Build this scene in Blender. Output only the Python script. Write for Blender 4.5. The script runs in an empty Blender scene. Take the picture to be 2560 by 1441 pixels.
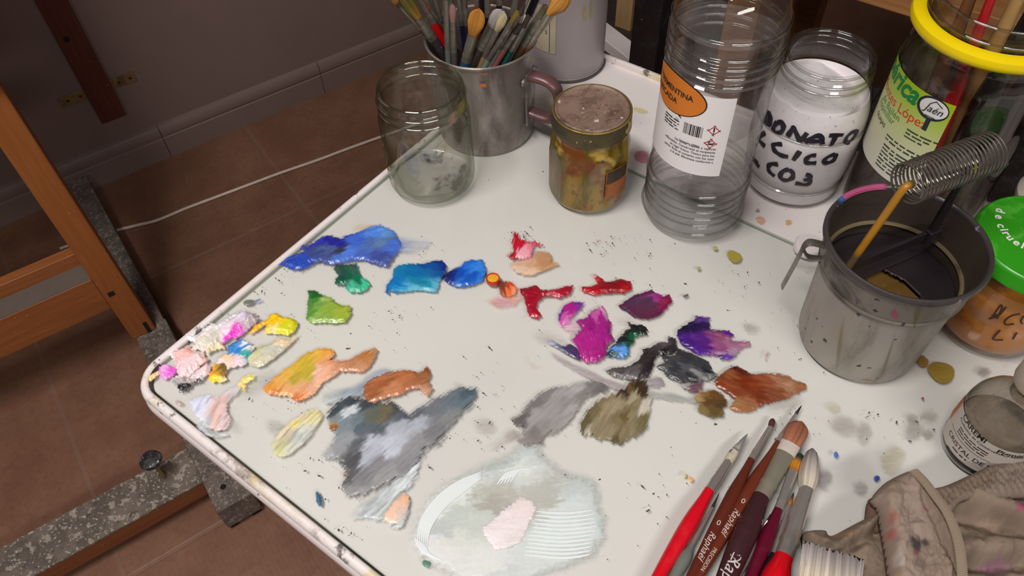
import bpy, bmesh, math, random
import numpy as np
from mathutils import Vector, Matrix
random.seed(7)
RNG = np.random.RandomState(11)
SC = bpy.context.scene
COL = SC.collection
PI = math.pi
TZ = 0.75                      # height of the glass palette's upper face

# ------------------------------------------------------------------ camera model
F_PX = 1960.876; PITCH = math.radians(50.778); ROLL = math.radians(-2.4406)
W_PX, H_PX = 2560, 1441
CAM = np.array([0.0, 0.0, TZ + 0.52])
_cp, _sp = math.cos(PITCH), math.sin(PITCH)
FWD = np.array([0, _cp, -_sp]); _r0 = np.array([1.0, 0, 0]); _u0 = np.array([0, _sp, _cp])
RGT = math.cos(ROLL) * _r0 + math.sin(ROLL) * _u0
UPV = -math.sin(ROLL) * _r0 + math.cos(ROLL) * _u0

def ray(x, y):
    return FWD * F_PX + RGT * (x - W_PX / 2) - UPV * (y - H_PX / 2)
def at(x, y, z=0.0):
    """point of the place seen at (x, y) lying z above the palette's face"""
    d = ray(x, y); s = (z + TZ - CAM[2]) / d[2]
    return CAM + d * s
def atv(X, Y, z=0.0):
    d = FWD[None] * F_PX + RGT[None] * (X[:, None] - W_PX / 2) - UPV[None] * (Y[:, None] - H_PX / 2)
    s = (z + TZ - CAM[2]) / d[:, 2]
    return CAM[None] + d * s[:, None]
def on_cyl(x, y, cx, cy, rf):
    """near hit of the ray through (x, y) with a turned body; rf(z) its radius -> angle, height over palette"""
    d = ray(x, y); d = d / np.linalg.norm(d)
    r = rf(0.05); th = z = 0
    for _ in range(12):
        ox, oy = CAM[0] - cx, CAM[1] - cy
        a = d[0]**2 + d[1]**2; b = 2 * (ox * d[0] + oy * d[1]); c = ox * ox + oy * oy - r * r
        D = max(0, b * b - 4 * a * c)
        s = (-b - math.sqrt(D)) / (2 * a)
        P = CAM + d * s; z = P[2] - TZ; th = math.atan2(P[1] - cy, P[0] - cx)
        r = rf(z)
    return th, z

# ------------------------------------------------------------------ colour
def lin(c):
    c = c.lstrip('#'); v = [int(c[i:i + 2], 16) / 255 for i in (0, 2, 4)]
    return np.array([x / 12.92 if x <= .04045 else ((x + .055) / 1.055)**2.4 for x in v])
def L4(c, k=1.0):
    v = np.clip(lin(c) * k, 0, .95); return (v[0], v[1], v[2], 1)

# ------------------------------------------------------------------ noise (numpy)
_LAT = RNG.rand(256, 256)
def vnoise(x, y):
    xi = np.floor(x).astype(int); yi = np.floor(y).astype(int); fx = x - xi; fy = y - yi
    fx = fx * fx * (3 - 2 * fx); fy = fy * fy * (3 - 2 * fy)
    g = lambda i, j: _LAT[(xi + i) % 256, (yi + j) % 256]
    return (g(0, 0) * (1 - fx) + g(1, 0) * fx) * (1 - fy) + (g(0, 1) * (1 - fx) + g(1, 1) * fx) * fy
def fbm(x, y, o=4):
    s = 0; a = .5; n = 0
    for k in range(o):
        s = s + a * vnoise(x * 2**k + 17.3 * k, y * 2**k + 9.1 * k); n += a; a *= .5
    return s / n
def sstep(a, b, x):
    t = np.clip((x - a) / (b - a), 0, 1); return t * t * (3 - 2 * t)

# ------------------------------------------------------------------ materials
def newmat(name):
    m = bpy.data.materials.new(name); m.use_nodes = True
    nt = m.node_tree; nt.nodes.clear()
    out = nt.nodes.new('ShaderNodeOutputMaterial')
    return m, nt, out
class N:
    """tiny node helper"""
    def __init__(s, nt): s.nt = nt
    def new(s, t, **kw):
        n = s.nt.nodes.new(t)
        for k, v in kw.items():
            if k in n.inputs: s.set(n.inputs[k], v)
            else: setattr(n, k, v)
        return n
    def set(s, inp, v):
        if hasattr(v, 'is_output'): s.nt.links.new(v, inp)
        else: inp.default_value = v
    def math(s, op, a, b=0.0, clamp=False):
        n = s.nt.nodes.new('ShaderNodeMath'); n.operation = op; n.use_clamp = clamp
        s.set(n.inputs[0], a); s.set(n.inputs[1], b); return n.outputs[0]
    def mix(s, f, a, b):
        n = s.nt.nodes.new('ShaderNodeMix'); n.data_type = 'RGBA'
        s.set(n.inputs[0], f); s.set(n.inputs[6], a); s.set(n.inputs[7], b); return n.outputs[2]
    def noise(s, vec, scale, detail=4, rough=.55, dist=0):
        n = s.nt.nodes.new('ShaderNodeTexNoise')
        if vec is not None: s.set(n.inputs['Vector'], vec)
        n.inputs['Scale'].default_value = scale; n.inputs['Detail'].default_value = detail
        n.inputs['Roughness'].default_value = rough; n.inputs['Distortion'].default_value = dist
        return n.outputs[0]
    def ramp(s, f, a, b):
        n = s.nt.nodes.new('ShaderNodeMapRange'); n.interpolation_type = 'SMOOTHSTEP'
        s.set(n.inputs[0], f); n.inputs[1].default_value = a; n.inputs[2].default_value = b
        return n.outputs[0]
    def coord(s, k='Object'):
        return s.nt.nodes.new('ShaderNodeTexCoord').outputs[k]
    def mapping(s, vec, scale=(1, 1, 1), rot=(0, 0, 0), loc=(0, 0, 0)):
        n = s.nt.nodes.new('ShaderNodeMapping'); s.set(n.inputs[0], vec)
        n.inputs['Scale'].default_value = scale; n.inputs['Rotation'].default_value = rot; n.inputs['Location'].default_value = loc
        return n.outputs[0]
    def bump(s, h, strength=.3, dist=.001):
        n = s.nt.nodes.new('ShaderNodeBump'); s.set(n.inputs['Height'], h)
        n.inputs['Strength'].default_value = strength; n.inputs['Distance'].default_value = dist
        return n.outputs[0]
    def bsdf(s, out, **kw):
        b = s.nt.nodes.new('ShaderNodeBsdfPrincipled')
        for k, v in kw.items():
            s.set(b.inputs[k.replace('_', ' ')], v)
        if out is not None: s.nt.links.new(b.outputs[0], out.inputs[0])
        return b

def plain(name, col, rough=.5, metal=0, coat=0, var=.12, scale=60, bump=.0, k=1.0):
    m, nt, out = newmat(name); n = N(nt); c = n.coord()
    f = n.noise(c, scale, 4)
    base = L4(col, k)
    dark = tuple(max(0, x * (1 - 2 * var)) for x in base[:3]) + (1,)
    lite = tuple(min(.95, x * (1 + 1.4 * var)) for x in base[:3]) + (1,)
    kw = dict(Base_Color=n.mix(f, dark, lite), Roughness=rough, Metallic=metal, Coat_Weight=coat)
    if bump: kw['Normal'] = n.bump(f, bump)
    n.bsdf(out, **kw); return m

def worn(name, c1, c2, rough=.4, metal=.8, scale=25, specks=None, streak=1.0, thr=(.45, .7), bump=.1, speck_scale=260, speck_amt=.66):
    """two-tone grimy surface; streak > 1 stretches the grime along z"""
    m, nt, out = newmat(name); n = N(nt); c = n.coord()
    v = n.mapping(c, scale=(1, 1, 1 / streak))
    f = n.ramp(n.noise(v, scale, 6, .65, .4), *thr)
    col = n.mix(f, L4(c1), L4(c2))
    rgh = n.math('MULTIPLY_ADD', f, .25); nt.nodes[-1].inputs[2].default_value = rough
    mt = n.math('MULTIPLY', n.math('SUBTRACT', 1.0, n.math('MULTIPLY', f, .6)), metal)
    if specks:
        g = n.ramp(n.noise(n.mapping(c, loc=(3, 1, 2)), speck_scale, 2, .5), speck_amt, speck_amt + .03)
        col = n.mix(g, col, L4(specks)); mt = n.math('MULTIPLY', mt, n.math('SUBTRACT', 1.0, g))
    n.bsdf(out, Base_Color=col, Roughness=rgh, Metallic=mt, Normal=n.bump(n.noise(c, scale * 5, 5), bump))
    return m

def wood(name, c1, c2, rough=.45, axis='x', scale=14, rot=0.0):
    m, nt, out = newmat(name); n = N(nt)
    c = n.mapping(n.coord(), rot=(0, 0, rot))
    sc = {'x': (.6, 8, 8), 'y': (8, .6, 8), 'z': (8, 8, .6)}[axis]
    v = n.mapping(c, scale=sc)
    f = n.noise(v, scale, 6, .6, .6)
    g = n.noise(v, scale * 6, 4, .6)
    col = n.mix(n.ramp(f, .3, .75), L4(c1), L4(c2))
    col = n.mix(n.math('MULTIPLY', n.ramp(g, .5, .8), .35), col, L4(c1, .5))
    sp = n.ramp(n.noise(c, 220, 1, .4), .79, .82)
    col = n.mix(sp, col, L4('#d8d0c8'))
    n.bsdf(out, Base_Color=col, Roughness=rough, Normal=n.bump(f, .15)); return m

def splattered(name, base, dark, lite, scale=55, rough=.8, thr_l=(.58, .62)):
    m, nt, out = newmat(name); n = N(nt); c = n.coord()
    f = n.noise(c, scale * .35, 5, .65)
    col = n.mix(n.ramp(f, .35, .65), L4(dark), L4(base))
    a = n.ramp(n.noise(c, scale, 3, .6), *thr_l)
    b = n.ramp(n.noise(n.mapping(c, loc=(5, 2, 1)), scale * 3, 2, .5), .62, .66)
    e = n.ramp(n.noise(n.mapping(c, loc=(1, 7, 1)), scale * 1.6, 3, .6), .62, .66)
    col = n.mix(n.math('MULTIPLY', a, .55), col, L4(lite)); col = n.mix(n.math('MULTIPLY', b, .8), col, L4(lite)); col = n.mix(n.math('MULTIPLY', e, .8), col, L4(dark, .6))
    n.bsdf(out, Base_Color=col, Roughness=rough, Normal=n.bump(n.noise(c, scale * 2, 5), .35)); return m

def vcol(name, rough=.4, metal=0, coat=0, alpha=False, bump=0, bscale=400, spec=.5, sub=0):
    """colour from the mesh's 'col' attribute"""
    m, nt, out = newmat(name); n = N(nt)
    a = nt.nodes.new('ShaderNodeAttribute'); a.attribute_name = 'col'
    kw = dict(Base_Color=a.outputs['Color'], Roughness=rough, Metallic=metal, Coat_Weight=coat, Specular_IOR_Level=spec)
    if bump: kw['Normal'] = n.bump(n.noise(n.coord(), bscale, 4), bump, .0006)
    if alpha: kw['Alpha'] = a.outputs['Alpha']
    n.bsdf(out, **kw); return m

def thin_glass(name, tint='#f4faf4', edge='#8c9684', gloss=.95, rough=.02, epow=2.5, f0=.045, fmax=1.0, smear=None, dirt=.0, veilcol='#c8c8c0', dscale=40):
    """thin wall: straight-through transmission, Schlick reflection, absorption that grows towards grazing"""
    m, nt, out = newmat(name); n = N(nt)
    lw = nt.nodes.new('ShaderNodeLayerWeight'); lw.inputs[0].default_value = .5
    fac = lw.outputs['Facing']
    tr = n.new('ShaderNodeBsdfTransparent', Color=n.mix(n.math('POWER', fac, epow), L4(tint), L4(edge)))
    gl = n.new('ShaderNodeBsdfGlossy', Color=(gloss, gloss, gloss, 1), Roughness=rough)
    F = n.math('ADD', n.math('MULTIPLY', n.math('POWER', fac, 5.0), fmax - f0), f0)
    mx = n.new('ShaderNodeMixShader'); nt.links.new(F, mx.inputs[0]); nt.links.new(tr.outputs[0], mx.inputs[1]); nt.links.new(gl.outputs[0], mx.inputs[2])
    res = mx.outputs[0]
    if dirt:
        d = n.new('ShaderNodeBsdfDiffuse', Color=L4(veilcol))
        f = n.math('MULTIPLY', n.ramp(n.noise(n.coord(), dscale, 5, .65), .42, .8), dirt)
        m2 = n.new('ShaderNodeMixShader'); nt.links.new(f, m2.inputs[0]); nt.links.new(res, m2.inputs[1]); nt.links.new(d.outputs[0], m2.inputs[2]); res = m2.outputs[0]
    nt.links.new(res, out.inputs[0]); return m

def liquid(name, col, ior=1.45, rough=0.0, mixt=.0):
    m, nt, out = newmat(name); n = N(nt)
    g = n.new('ShaderNodeBsdfGlass', Color=L4(col), IOR=ior, Roughness=rough)
    res = g.outputs[0]
    if mixt:
        t = n.new('ShaderNodeBsdfTransparent', Color=L4(col))
        m2 = n.new('ShaderNodeMixShader'); m2.inputs[0].default_value = mixt
        nt.links.new(res, m2.inputs[1]); nt.links.new(t.outputs[0], m2.inputs[2]); res = m2.outputs[0]
    nt.links.new(res, out.inputs[0]); return m

# ------------------------------------------------------------------ mesh building
class MB:
    def __init__(s): s.v = []; s.f = []; s.c = []
    def add(s, verts, faces, cols=None):
        b = len(s.v); s.v += [tuple(map(float, p)) for p in verts]; s.f += [tuple(i + b for i in f) for f in faces]
        if cols is None: cols = [(1, 1, 1, 1)] * len(verts)
        elif len(cols) != len(verts): cols = [cols[0]] * len(verts)
        s.c += [tuple(c) for c in cols]
        return s
    def box(s, c, sx, sy, sz, rz=0.0, cols=None):
        R = Matrix.Rotation(rz, 3, 'Z'); v = []
        for dx in (-1, 1):
            for dy in (-1, 1):
                for dz in (-1, 1):
                    v.append(np.array(c) + np.array(R @ Vector((dx * sx / 2, dy * sy / 2, dz * sz / 2))))
        return s.add(v, [(0, 1, 3, 2), (4, 6, 7, 5), (0, 4, 5, 1), (2, 3, 7, 6), (0, 2, 6, 4), (1, 5, 7, 3)], cols)
    def prism(s, poly, z0, z1):
        n = len(poly); v = [(p[0], p[1], z0) for p in poly] + [(p[0], p[1], z1) for p in poly]
        f = [tuple(range(n))[::-1], tuple(range(n, 2 * n))] + [(i, (i + 1) % n, n + (i + 1) % n, n + i) for i in range(n)]
        return s.add(v, f)
    def lathe(s, c, prof, seg=96, fr=None, a0=0.0, a1=2 * PI, cols=None):
        """prof: (r, z) relative to c; fr(a, r, z)->r may shape the section"""
        full = abs(a1 - a0 - 2 * PI) < 1e-6; m = seg if full else seg + 1
        v = []; f = []
        for (r, z) in prof:
            for k in range(m):
                a = a0 + (a1 - a0) * k / seg; rr = fr(a, r, z) if fr else r
                v.append((c[0] + rr * math.cos(a), c[1] + rr * math.sin(a), c[2] + z))
        for i in range(len(prof) - 1):
            for k in range(seg):
                k2 = (k + 1) % m
                f.append((i * m + k, i * m + k2, (i + 1) * m + k2, (i + 1) * m + k))
        cc = None
        if cols is not None:
            cc = []
            for i in range(len(prof)): cc += [cols[i]] * m
        return s.add(v, f, cc)
    def tube(s, pts, r, seg=10, caps=True, cols=None, flat=1.0, side=None):
        """sweep along pts; r scalar or list; flat scales the second axis"""
        P = [Vector(p) for p in pts]; n = len(P)
        rs = r if hasattr(r, '__len__') else [r] * n
        T = [(P[min(i + 1, n - 1)] - P[max(i - 1, 0)]).normalized() for i in range(n)]
        ref = Vector(side) if side is not None else (Vector((0, 0, 1)) if abs(T[0].z) < .9 else Vector((1, 0, 0)))
        v = []; f = []; cc = [] if cols is not None else None
        u = (ref - T[0] * ref.dot(T[0])).normalized()
        for i in range(n):
            u = (u - T[i] * u.dot(T[i])).normalized(); w = T[i].cross(u)
            ri = rs[i]; a_, b_ = (ri if hasattr(ri, '__len__') else (ri, ri * flat))
            for k in range(seg):
                a = 2 * PI * k / seg
                v.append(P[i] + u * (a_ * math.cos(a)) + w * (b_ * math.sin(a)))
                if cc is not None: cc.append(cols[i])
        for i in range(n - 1):
            for k in range(seg):
                f.append((i * seg + k, i * seg + (k + 1) % seg, (i + 1) * seg + (k + 1) % seg, (i + 1) * seg + k))
        if caps:
            f.append(tuple(range(seg))[::-1]); f.append(tuple((n - 1) * seg + k for k in range(seg)))
        return s.add(v, f, cc)
    def disc(s, c, r, z=0, seg=64):
        v = [(c[0], c[1], c[2] + z)] + [(c[0] + r * math.cos(2 * PI * k / seg), c[1] + r * math.sin(2 * PI * k / seg), c[2] + z) for k in range(seg)]
        return s.add(v, [(0, 1 + k, 1 + (k + 1) % seg) for k in range(seg)])

def link(o, parent=None):
    COL.objects.link(o)
    if parent is not None: o.parent = parent
    return o
def wloc(o):
    p = Vector((0, 0, 0))
    while o is not None: p += o.location; o = o.parent
    return p
def obj(name, mb, mat, parent=None, loc=None, smooth=True, angle=40, bevel=0, label=None):
    """ONE mesh object; verts are given in world space"""
    me = bpy.data.meshes.new(name)
    base = wloc(parent) if parent is not None else Vector((0, 0, 0))
    L = Vector(loc) if loc is not None else Vector((0, 0, 0))
    off = base + L
    me.from_pydata([(p[0] - off.x, p[1] - off.y, p[2] - off.z) for p in mb.v], [], mb.f)
    at_ = me.attributes.new('col', 'FLOAT_COLOR', 'POINT')
    at_.data.foreach_set('color', np.array(mb.c, dtype=np.float32).ravel())
    me.materials.append(mat)
    if smooth:
        me.polygons.foreach_set('use_smooth', [True] * len(me.polygons))
        bm = bmesh.new(); bm.from_mesh(me)
        lim = math.radians(angle)
        for e in bm.edges:
            if len(e.link_faces) == 2 and e.calc_face_angle(0) > lim: e.smooth = False
        bm.to_mesh(me); bm.free()
    me.update()
    o = bpy.data.objects.new(name, me); o.location = L
    link(o, parent)
    if bevel:
        b = o.modifiers.new('bevel', 'BEVEL'); b.width = bevel; b.segments = 3; b.limit_method = 'ANGLE'
    if label: o['label'] = label
    return o
def tag(o, label, cat, group=None):
    o['label'] = label; o['category'] = cat
    if group: o['group'] = group
    return o
def thing(name, label, cat, loc, group=None):
    o = bpy.data.objects.new(name, None); o.empty_display_size = .02; o.location = loc
    link(o); return tag(o, label, cat, group)
def struct(name, mb, mat, **kw):
    o = obj(name, mb, mat, **kw); o['kind'] = 'structure'; return o

# ------------------------------------------------------------------ lettering
_txt = {}
def text_geo(s, shear=0.0, bold=0.0, space=1.0):
    key = (s, shear, bold, space)
    if key in _txt: return _txt[key]
    cu = bpy.data.curves.new('t', 'FONT'); cu.body = s; cu.size = 1.0; cu.shear = shear; cu.offset = bold
    cu.space_character = space; cu.resolution_u = 3; cu.align_x = 'CENTER'
    o = bpy.data.objects.new('t', cu); COL.objects.link(o)
    dg = bpy.context.evaluated_depsgraph_get(); dg.update()
    me = bpy.data.meshes.new_from_object(o.evaluated_get(dg))
    bm = bmesh.new(); bm.from_mesh(me)
    bmesh.ops.remove_doubles(bm, verts=bm.verts, dist=1e-5)
    x0 = min((v.co.x for v in bm.verts), default=0); x1 = max((v.co.x for v in bm.verts), default=0)
    if len(s) < 40:
        x = x0
        while x < x1:
            x += .16
            bmesh.ops.bisect_plane(bm, geom=bm.verts[:] + bm.edges[:] + bm.faces[:], plane_co=(x, 0, 0), plane_no=(1, 0, 0))
    bm.verts.index_update()
    V = np.array([tuple(v.co) for v in bm.verts]); Fc = [tuple(v.index for v in f.verts) for f in bm.faces]
    bm.free(); bpy.data.objects.remove(o); bpy.data.curves.remove(cu); bpy.data.meshes.remove(me)
    _txt[key] = (V, Fc); return V, Fc
def cyl_text(mb, s, c, rf, th, z, size, th_dir=1, lift=.0003, shear=0, bold=0, sx=1.0, left=False, right=False, space=1.0):
    """wrap a line round a turned body; th the angle of its middle (or end), z its baseline over the palette"""
    V, Fc = text_geo(s, shear, bold, space); X = V[:, 0] * size * sx; Y = V[:, 1] * size
    if left: X = X - X.min()
    if right: X = X - X.max()
    vs = []
    for x, y in zip(X, Y):
        zz = z + y; r = rf(zz) + lift; a = th + x / r
        vs.append((c[0] + r * math.cos(a), c[1] + r * math.sin(a), TZ + zz))
    mb.add(vs, Fc)
def cyl_patch(mb, c, rf, th0, th1, z0, z1, nt=40, nz=10, lift=.0002, mask=None):
    vs = []; fs = []
    for j in range(nz + 1):
        for i in range(nt + 1):
            z = z0 + (z1 - z0) * j / nz; a = th0 + (th1 - th0) * i / nt; r = rf(z) + lift
            vs.append((c[0] + r * math.cos(a), c[1] + r * math.sin(a), TZ + z))
    for j in range(nz):
        for i in range(nt):
            if mask and not mask((i + .5) / nt, (j + .5) / nz): continue
            q = j * (nt + 1) + i; fs.append((q, q + 1, q + nt + 2, q + nt + 1))
    mb.add(vs, fs)
def cyl_bar(mb, c, rf, th, z, w, h, lift=.00035, rot=0.0):
    """small flat mark w x h on a turned body, (th, z) its centre"""
    n = max(1, int(w / .002)); vs = []; fs = []
    for i in range(n + 1):
        for j in (0, 1):
            x = -w / 2 + w * i / n; y = (-h / 2, h / 2)[j]
            X = x * math.cos(rot) - y * math.sin(rot); Y = x * math.sin(rot) + y * math.cos(rot)
            r = rf(z + Y) + lift; a = th + X / r
            vs.append((c[0] + r * math.cos(a), c[1] + r * math.sin(a), TZ + z + Y))
    for i in range(n): fs.append((2 * i, 2 * i + 2, 2 * i + 3, 2 * i + 1))
    mb.add(vs, fs)
def greek(mb, c, rf, th0, z, width, h, seed=0, lift=.00035):
    """a line of print too small to read: word-length dashes"""
    r = random.Random(seed); x = 0; R = rf(z)
    while x < width:
        w = min(r.uniform(1.6, 5.5) * h, width - x)
        if w > h * .6: cyl_bar(mb, c, rf, th0 + (x + w / 2) / R, z, w, h * r.uniform(.5, .7), lift)
        x += w + h * .7
exec_order = []

# ================================================================== SETTING
WA = at(208, 475, -TZ)[:2]; WD = np.array([0.83831, 0.54520]); WN = np.array([WD[1], -WD[0]])   # wall line, direction, inward normal
WANG = math.atan2(WD[1], WD[0])
def wpt(u, n, z): p = WA + WD * u + WN * n; return np.array([p[0], p[1], z])
def on_wall(x, y, off=0.0):
    d = ray(x, y); o = CAM[:2]
    s = ((WA + WN * off - o) @ WN) / (d[:2] @ WN); return CAM + d * s

def floor_mat():
    m, nt, out = newmat('floor_tiles'); n = N(nt)
    c = n.mapping(n.coord('Object'), rot=(0, 0, -WANG))          # x along the wall, y across
    sx = nt.nodes.new('ShaderNodeSeparateXYZ'); nt.links.new(c, sx.inputs[0])
    g0 = WA + WD * (-.207); gx = g0 @ WD; gy = (WA + WN * .37) @ (-WN)
    def grout(v, off, per, w):
        t = n.math('ABSOLUTE', n.math('SUBTRACT', n.math('FRACT', n.math('ADD', n.math('DIVIDE', n.math('SUBTRACT', v, off), per), .5)), .5))
        return n.math('SUBTRACT', 1.0, n.ramp(t, w / per * .4, w / per * .8))
    gr = n.math('MAXIMUM', grout(sx.outputs[0], gx, .61, .007), grout(sx.outputs[1], gy, .61, .007))
    f = n.noise(c, 9, 5, .65); f2 = n.noise(c, 90, 3, .6)
    col = n.mix(n.ramp(f, .3, .7), L4('#7c5542'), L4('#8c6650'))
    col = n.mix(n.math('MULTIPLY', n.ramp(f2, .45, .75), .4), col, L4('#6a4838'))
    col = n.mix(n.ramp(n.noise(c, 140, 1, .4), .80, .83), col, L4('#b4a496'))
    col = n.mix(n.math('MULTIPLY', gr, .22), col, L4('#8c7a6c'))
    wv = nt.nodes.new('ShaderNodeTexWave'); nt.links.new(c, wv.inputs[0]); wv.inputs['Scale'].default_value = 38; wv.inputs['Distortion'].default_value = 1.5
    h = n.math('ADD', n.math('MULTIPLY', wv.outputs[1], .5), n.math('SUBTRACT', n.math('MULTIPLY', f2, .4), n.math('MULTIPLY', gr, 2.0)))
    n.bsdf(out, Base_Color=col, Roughness=.55, Normal=n.bump(h, .35, .0012)); return m
mb = MB(); mb.box((0.6, 1.2, -.02), 7, 7, .04, 0); struct('floor', mb, floor_mat(), smooth=False)
wallm = plain('wall_paint', '#806a64', .85, var=.05, scale=14, bump=.12)
mb = MB(); p = wpt(1.2, -.05, 1.3); mb.box(p, 6, .1, 2.6, WANG); struct('wall_back', mb, wallm, smooth=False)
# moulded tile skirting, one joint about every 42 cm
prof = [(0, 0), (.011, 0), (.011, .055), (.0085, .057), (.0085, .061), (.012, .063), (.013, .070), (.012, .080), (.008, .088), (0, .092)]
mb = MB()
u = -1.9
while u < 4.0:
    u0, u1 = u + .0008, u + .4192
    vs = [wpt(uu, a, b) for uu in (u0, u1) for a, b in prof]; k = len(prof)
    mb.add(vs, [(i, i + 1, k + i + 1, k + i) for i in range(k - 1)] + [tuple(range(k))[::-1], tuple(range(k, 2 * k))])
    u += .42 if u > -1.9 else (.213 + 1.9) % .42
struct('baseboard_back', mb, plain('skirting', '#84706a', .4, var=.06, scale=20), angle=25)

# ---- wooden post with brass straps, fixed to the wall
pl = on_wall(256, 310, .035); pr = on_wall(316, 287, .035); ul = (pl[:2] - WA) @ WD; ur = (pr[:2] - WA) @ WD; zb = (pl[2] + pr[2]) / 2
uc = (ul + ur) / 2; pw = ur - ul
post = thing('wall_post', 'dark red-brown wooden post on the wall, its foot hanging above the skirting', 'post', wpt(uc, .02, zb))
mb = MB(); lean = -.004
vs = []
for (z, s) in ((zb, 0), (zb + .03, 0), (zb + 1.3, 1)):
    for (a, b) in ((-.5, .004), (.5, .004), (.5, .036), (-.5, .036)):
        vs.append(wpt(uc + a * pw * (1.0 if z > zb + .02 else .98) + lean * s, b, z))
mb.add(vs, [(3, 2, 1, 0), (8, 9, 10, 11)] + [(4 * j + i, 4 * j + (i + 1) % 4, 4 * j + 4 + (i + 1) % 4, 4 * j + 4 + i) for j in (0, 1) for i in range(4)])
obj('timber', mb, wood('post_wood', '#4c1e16', '#5a2a1c', .5, 'z'), post, bevel=.002)
brass = worn('old_brass', '#8c744c', '#54422c', .45, .4, 60, specks='#3a2014')
sl = on_wall(150, 265, .003); sr = on_wall(345, 200, .003)
for nm, (xa, xb) in (('left', (150, 258)), ('right', (258, 345))):
    a = on_wall(xa, 265 - (xa - 150) / 3, .002); b = on_wall(xb, 265 - (xb - 150) / 3, .002)
    mb = MB(); q = (a + b) / 2; zc = zb + .0 + .075
    mb.box((q[0], q[1], (sl[2] + sr[2]) / 2 + .008), abs((b - a)[:2] @ WD) - .004, .003, .024, WANG)
    o = obj('strap', mb, brass, post, bevel=.0008)
    for t in (.2, .5, .82):
        r_ = a + (b - a) * t; mb = MB(); z0 = (sl[2] + sr[2]) / 2 + .008
        c0 = np.array([r_[0], r_[1], z0]) + np.append(WN * .0015, 0)
        mb.tube([c0, c0 + np.append(WN * .002, 0)], [.0035, .002], 12)
        sc = obj('screw', mb, plain('screw_rust', '#5a3018', .6, .5), o, None); sc.location = (0, 0, 0)
mb = MB(); c0 = np.append(WA + WD * (uc - .01) + WN * .036, zb + .21); mb.tube([c0, c0 + np.append(WN * .002, 0)], .006, 14)
obj('bolt_hole', mb, plain('hole_black', '#0a0504', .8), post)

# ================================================================== TABLE
AA = math.radians(51.6); UA = np.array([math.cos(AA), math.sin(AA)]); VB = np.array([math.sin(AA), -math.cos(AA)])
TO = .0773 * UA - .456 * VB
def tp(u, v, z): p = TO + UA * u + VB * v; return np.array([p[0], p[1], TZ + z])
U1, V1 = .591, 1.15
table = thing('table', 'white plastic-topped table with a rounded, paint-stained edge', 'table', tp(.3, .5, -TZ))
def rrect(u0, u1, v0, v1, r, n=12):
    pts = []
    for (cu, cv, a) in ((u0 + r, v0 + r, PI), (u1 - r, v0 + r, 1.5 * PI), (u1 - r, v1 - r, 0), (u0 + r, v1 - r, .5 * PI)):
        for k in range(n + 1):
            t = a + .5 * PI * k / n; pts.append((cu + r * math.cos(t), cv + r * math.sin(t)))
    return pts
def ring_sweep(mb, prof, R0=.028):
    """prof: (inset, z) swept round the table's outline"""
    rows = []
    for (ins, z) in prof:
        rows.append([tp(u, v, z) for u, v in rrect(ins, U1 - ins, ins, V1 - ins, max(.002, R0 - ins))])
    k = len(rows[0]); vs = [p for r in rows for p in r]
    fs = [(i * k + j, i * k + (j + 1) % k, (i + 1) * k + (j + 1) % k, (i + 1) * k + j) for i in range(len(rows) - 1) for j in range(k)]
    mb.add(vs, fs); return k, len(rows)
def table_mat(name, base, dirty):
    m, nt, out = newmat(name); n = N(nt); c = n.coord()
    col = n.mix(n.ramp(n.noise(c, 5, 4), .35, .7), L4(base), L4('#e6dede'))
    if dirty:
        s1 = n.math('MULTIPLY', n.ramp(n.noise(c, 26, 5, .7), .545, .66), .8); s2 = n.math('MULTIPLY', n.ramp(n.noise(n.mapping(c, loc=(2, 5, 0)), 17, 5, .6), .55, .64), .75)
        s3 = n.math('MULTIPLY', n.ramp(n.noise(n.mapping(c, loc=(7, 1, 0)), 38, 5, .7), .58, .66), .85)
        col = n.mix(s1, col, L4('#9a8c80')); col = n.mix(s2, col, L4('#d2c08c')); col = n.mix(s3, col, L4('#3c3632'))
    sp = n.ramp(n.noise(n.mapping(c, loc=(3, 3, 3)), 130, 2, .5), .74, .77)
    col = n.mix(sp, col, L4('#6a5e5c'))
    s5 = n.math('MULTIPLY', n.ramp(n.noise(n.mapping(c, loc=(9, 4, 1)), 22, 3, .5), .70, .76), .55); col = n.mix(s5, col, L4('#dcb890'))
    n.bsdf(out, Base_Color=col, Roughness=.45, Normal=n.bump(n.noise(c, 120, 4), .05)); return m
topm = table_mat('table_top_white', '#ece4e2', False); rimm = table_mat('table_rim_white', '#e6dad6', True); skirtm = table_mat('table_skirt_white', '#eadcdc', False)
DT = -.0045
mb = MB(); mb.prism([tp(u, v, 0)[:2] for u, v in rrect(.004, U1 - .004, .004, V1 - .004, .024)], TZ - .022, TZ + DT)
obj('tabletop', mb, topm, table, smooth=False)
mb = MB(); ring_sweep(mb, [(.0096, DT + .0002), (.0088, DT + .0006), (.0083, -.001), (.0076, .0008)])
V_ = np.array(mb.v); k_ = ((V_[:, :2] - TO) @ UA) < .46; mb.f = [f for f in mb.f if all(k_[i] for i in f)]
obj('groove', mb, worn('groove_grime', '#3c3832', '#8c8474', .6, 0, 14, thr=(.4, .62)), table, label='grimy groove round the glass')
mb = MB(); ring_sweep(mb, [(.0079, DT - .003), (.0077, .0004), (.0072, .0014), (.006, .0022), (.004, .0022), (.002, .0012), (.0006, -.001), (.0002, -.004)])
obj('rim', mb, rimm, table, angle=60, label='raised rim, stained with paint')
mb = MB(); ring_sweep(mb, [(.0002, -.0035), (.0022, -.006), (.0026, -.0085), (.0008, -.0105), (-.0008, -.014), (-.0008, -.020), (.0008, -.025), (.004, -.028), (.012, -.028), (.012, -.022)])
obj('edge_moulding', mb, skirtm, table, angle=60)
legm = plain('table_leg_metal', '#b0aaa8', .35, .7)
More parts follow.
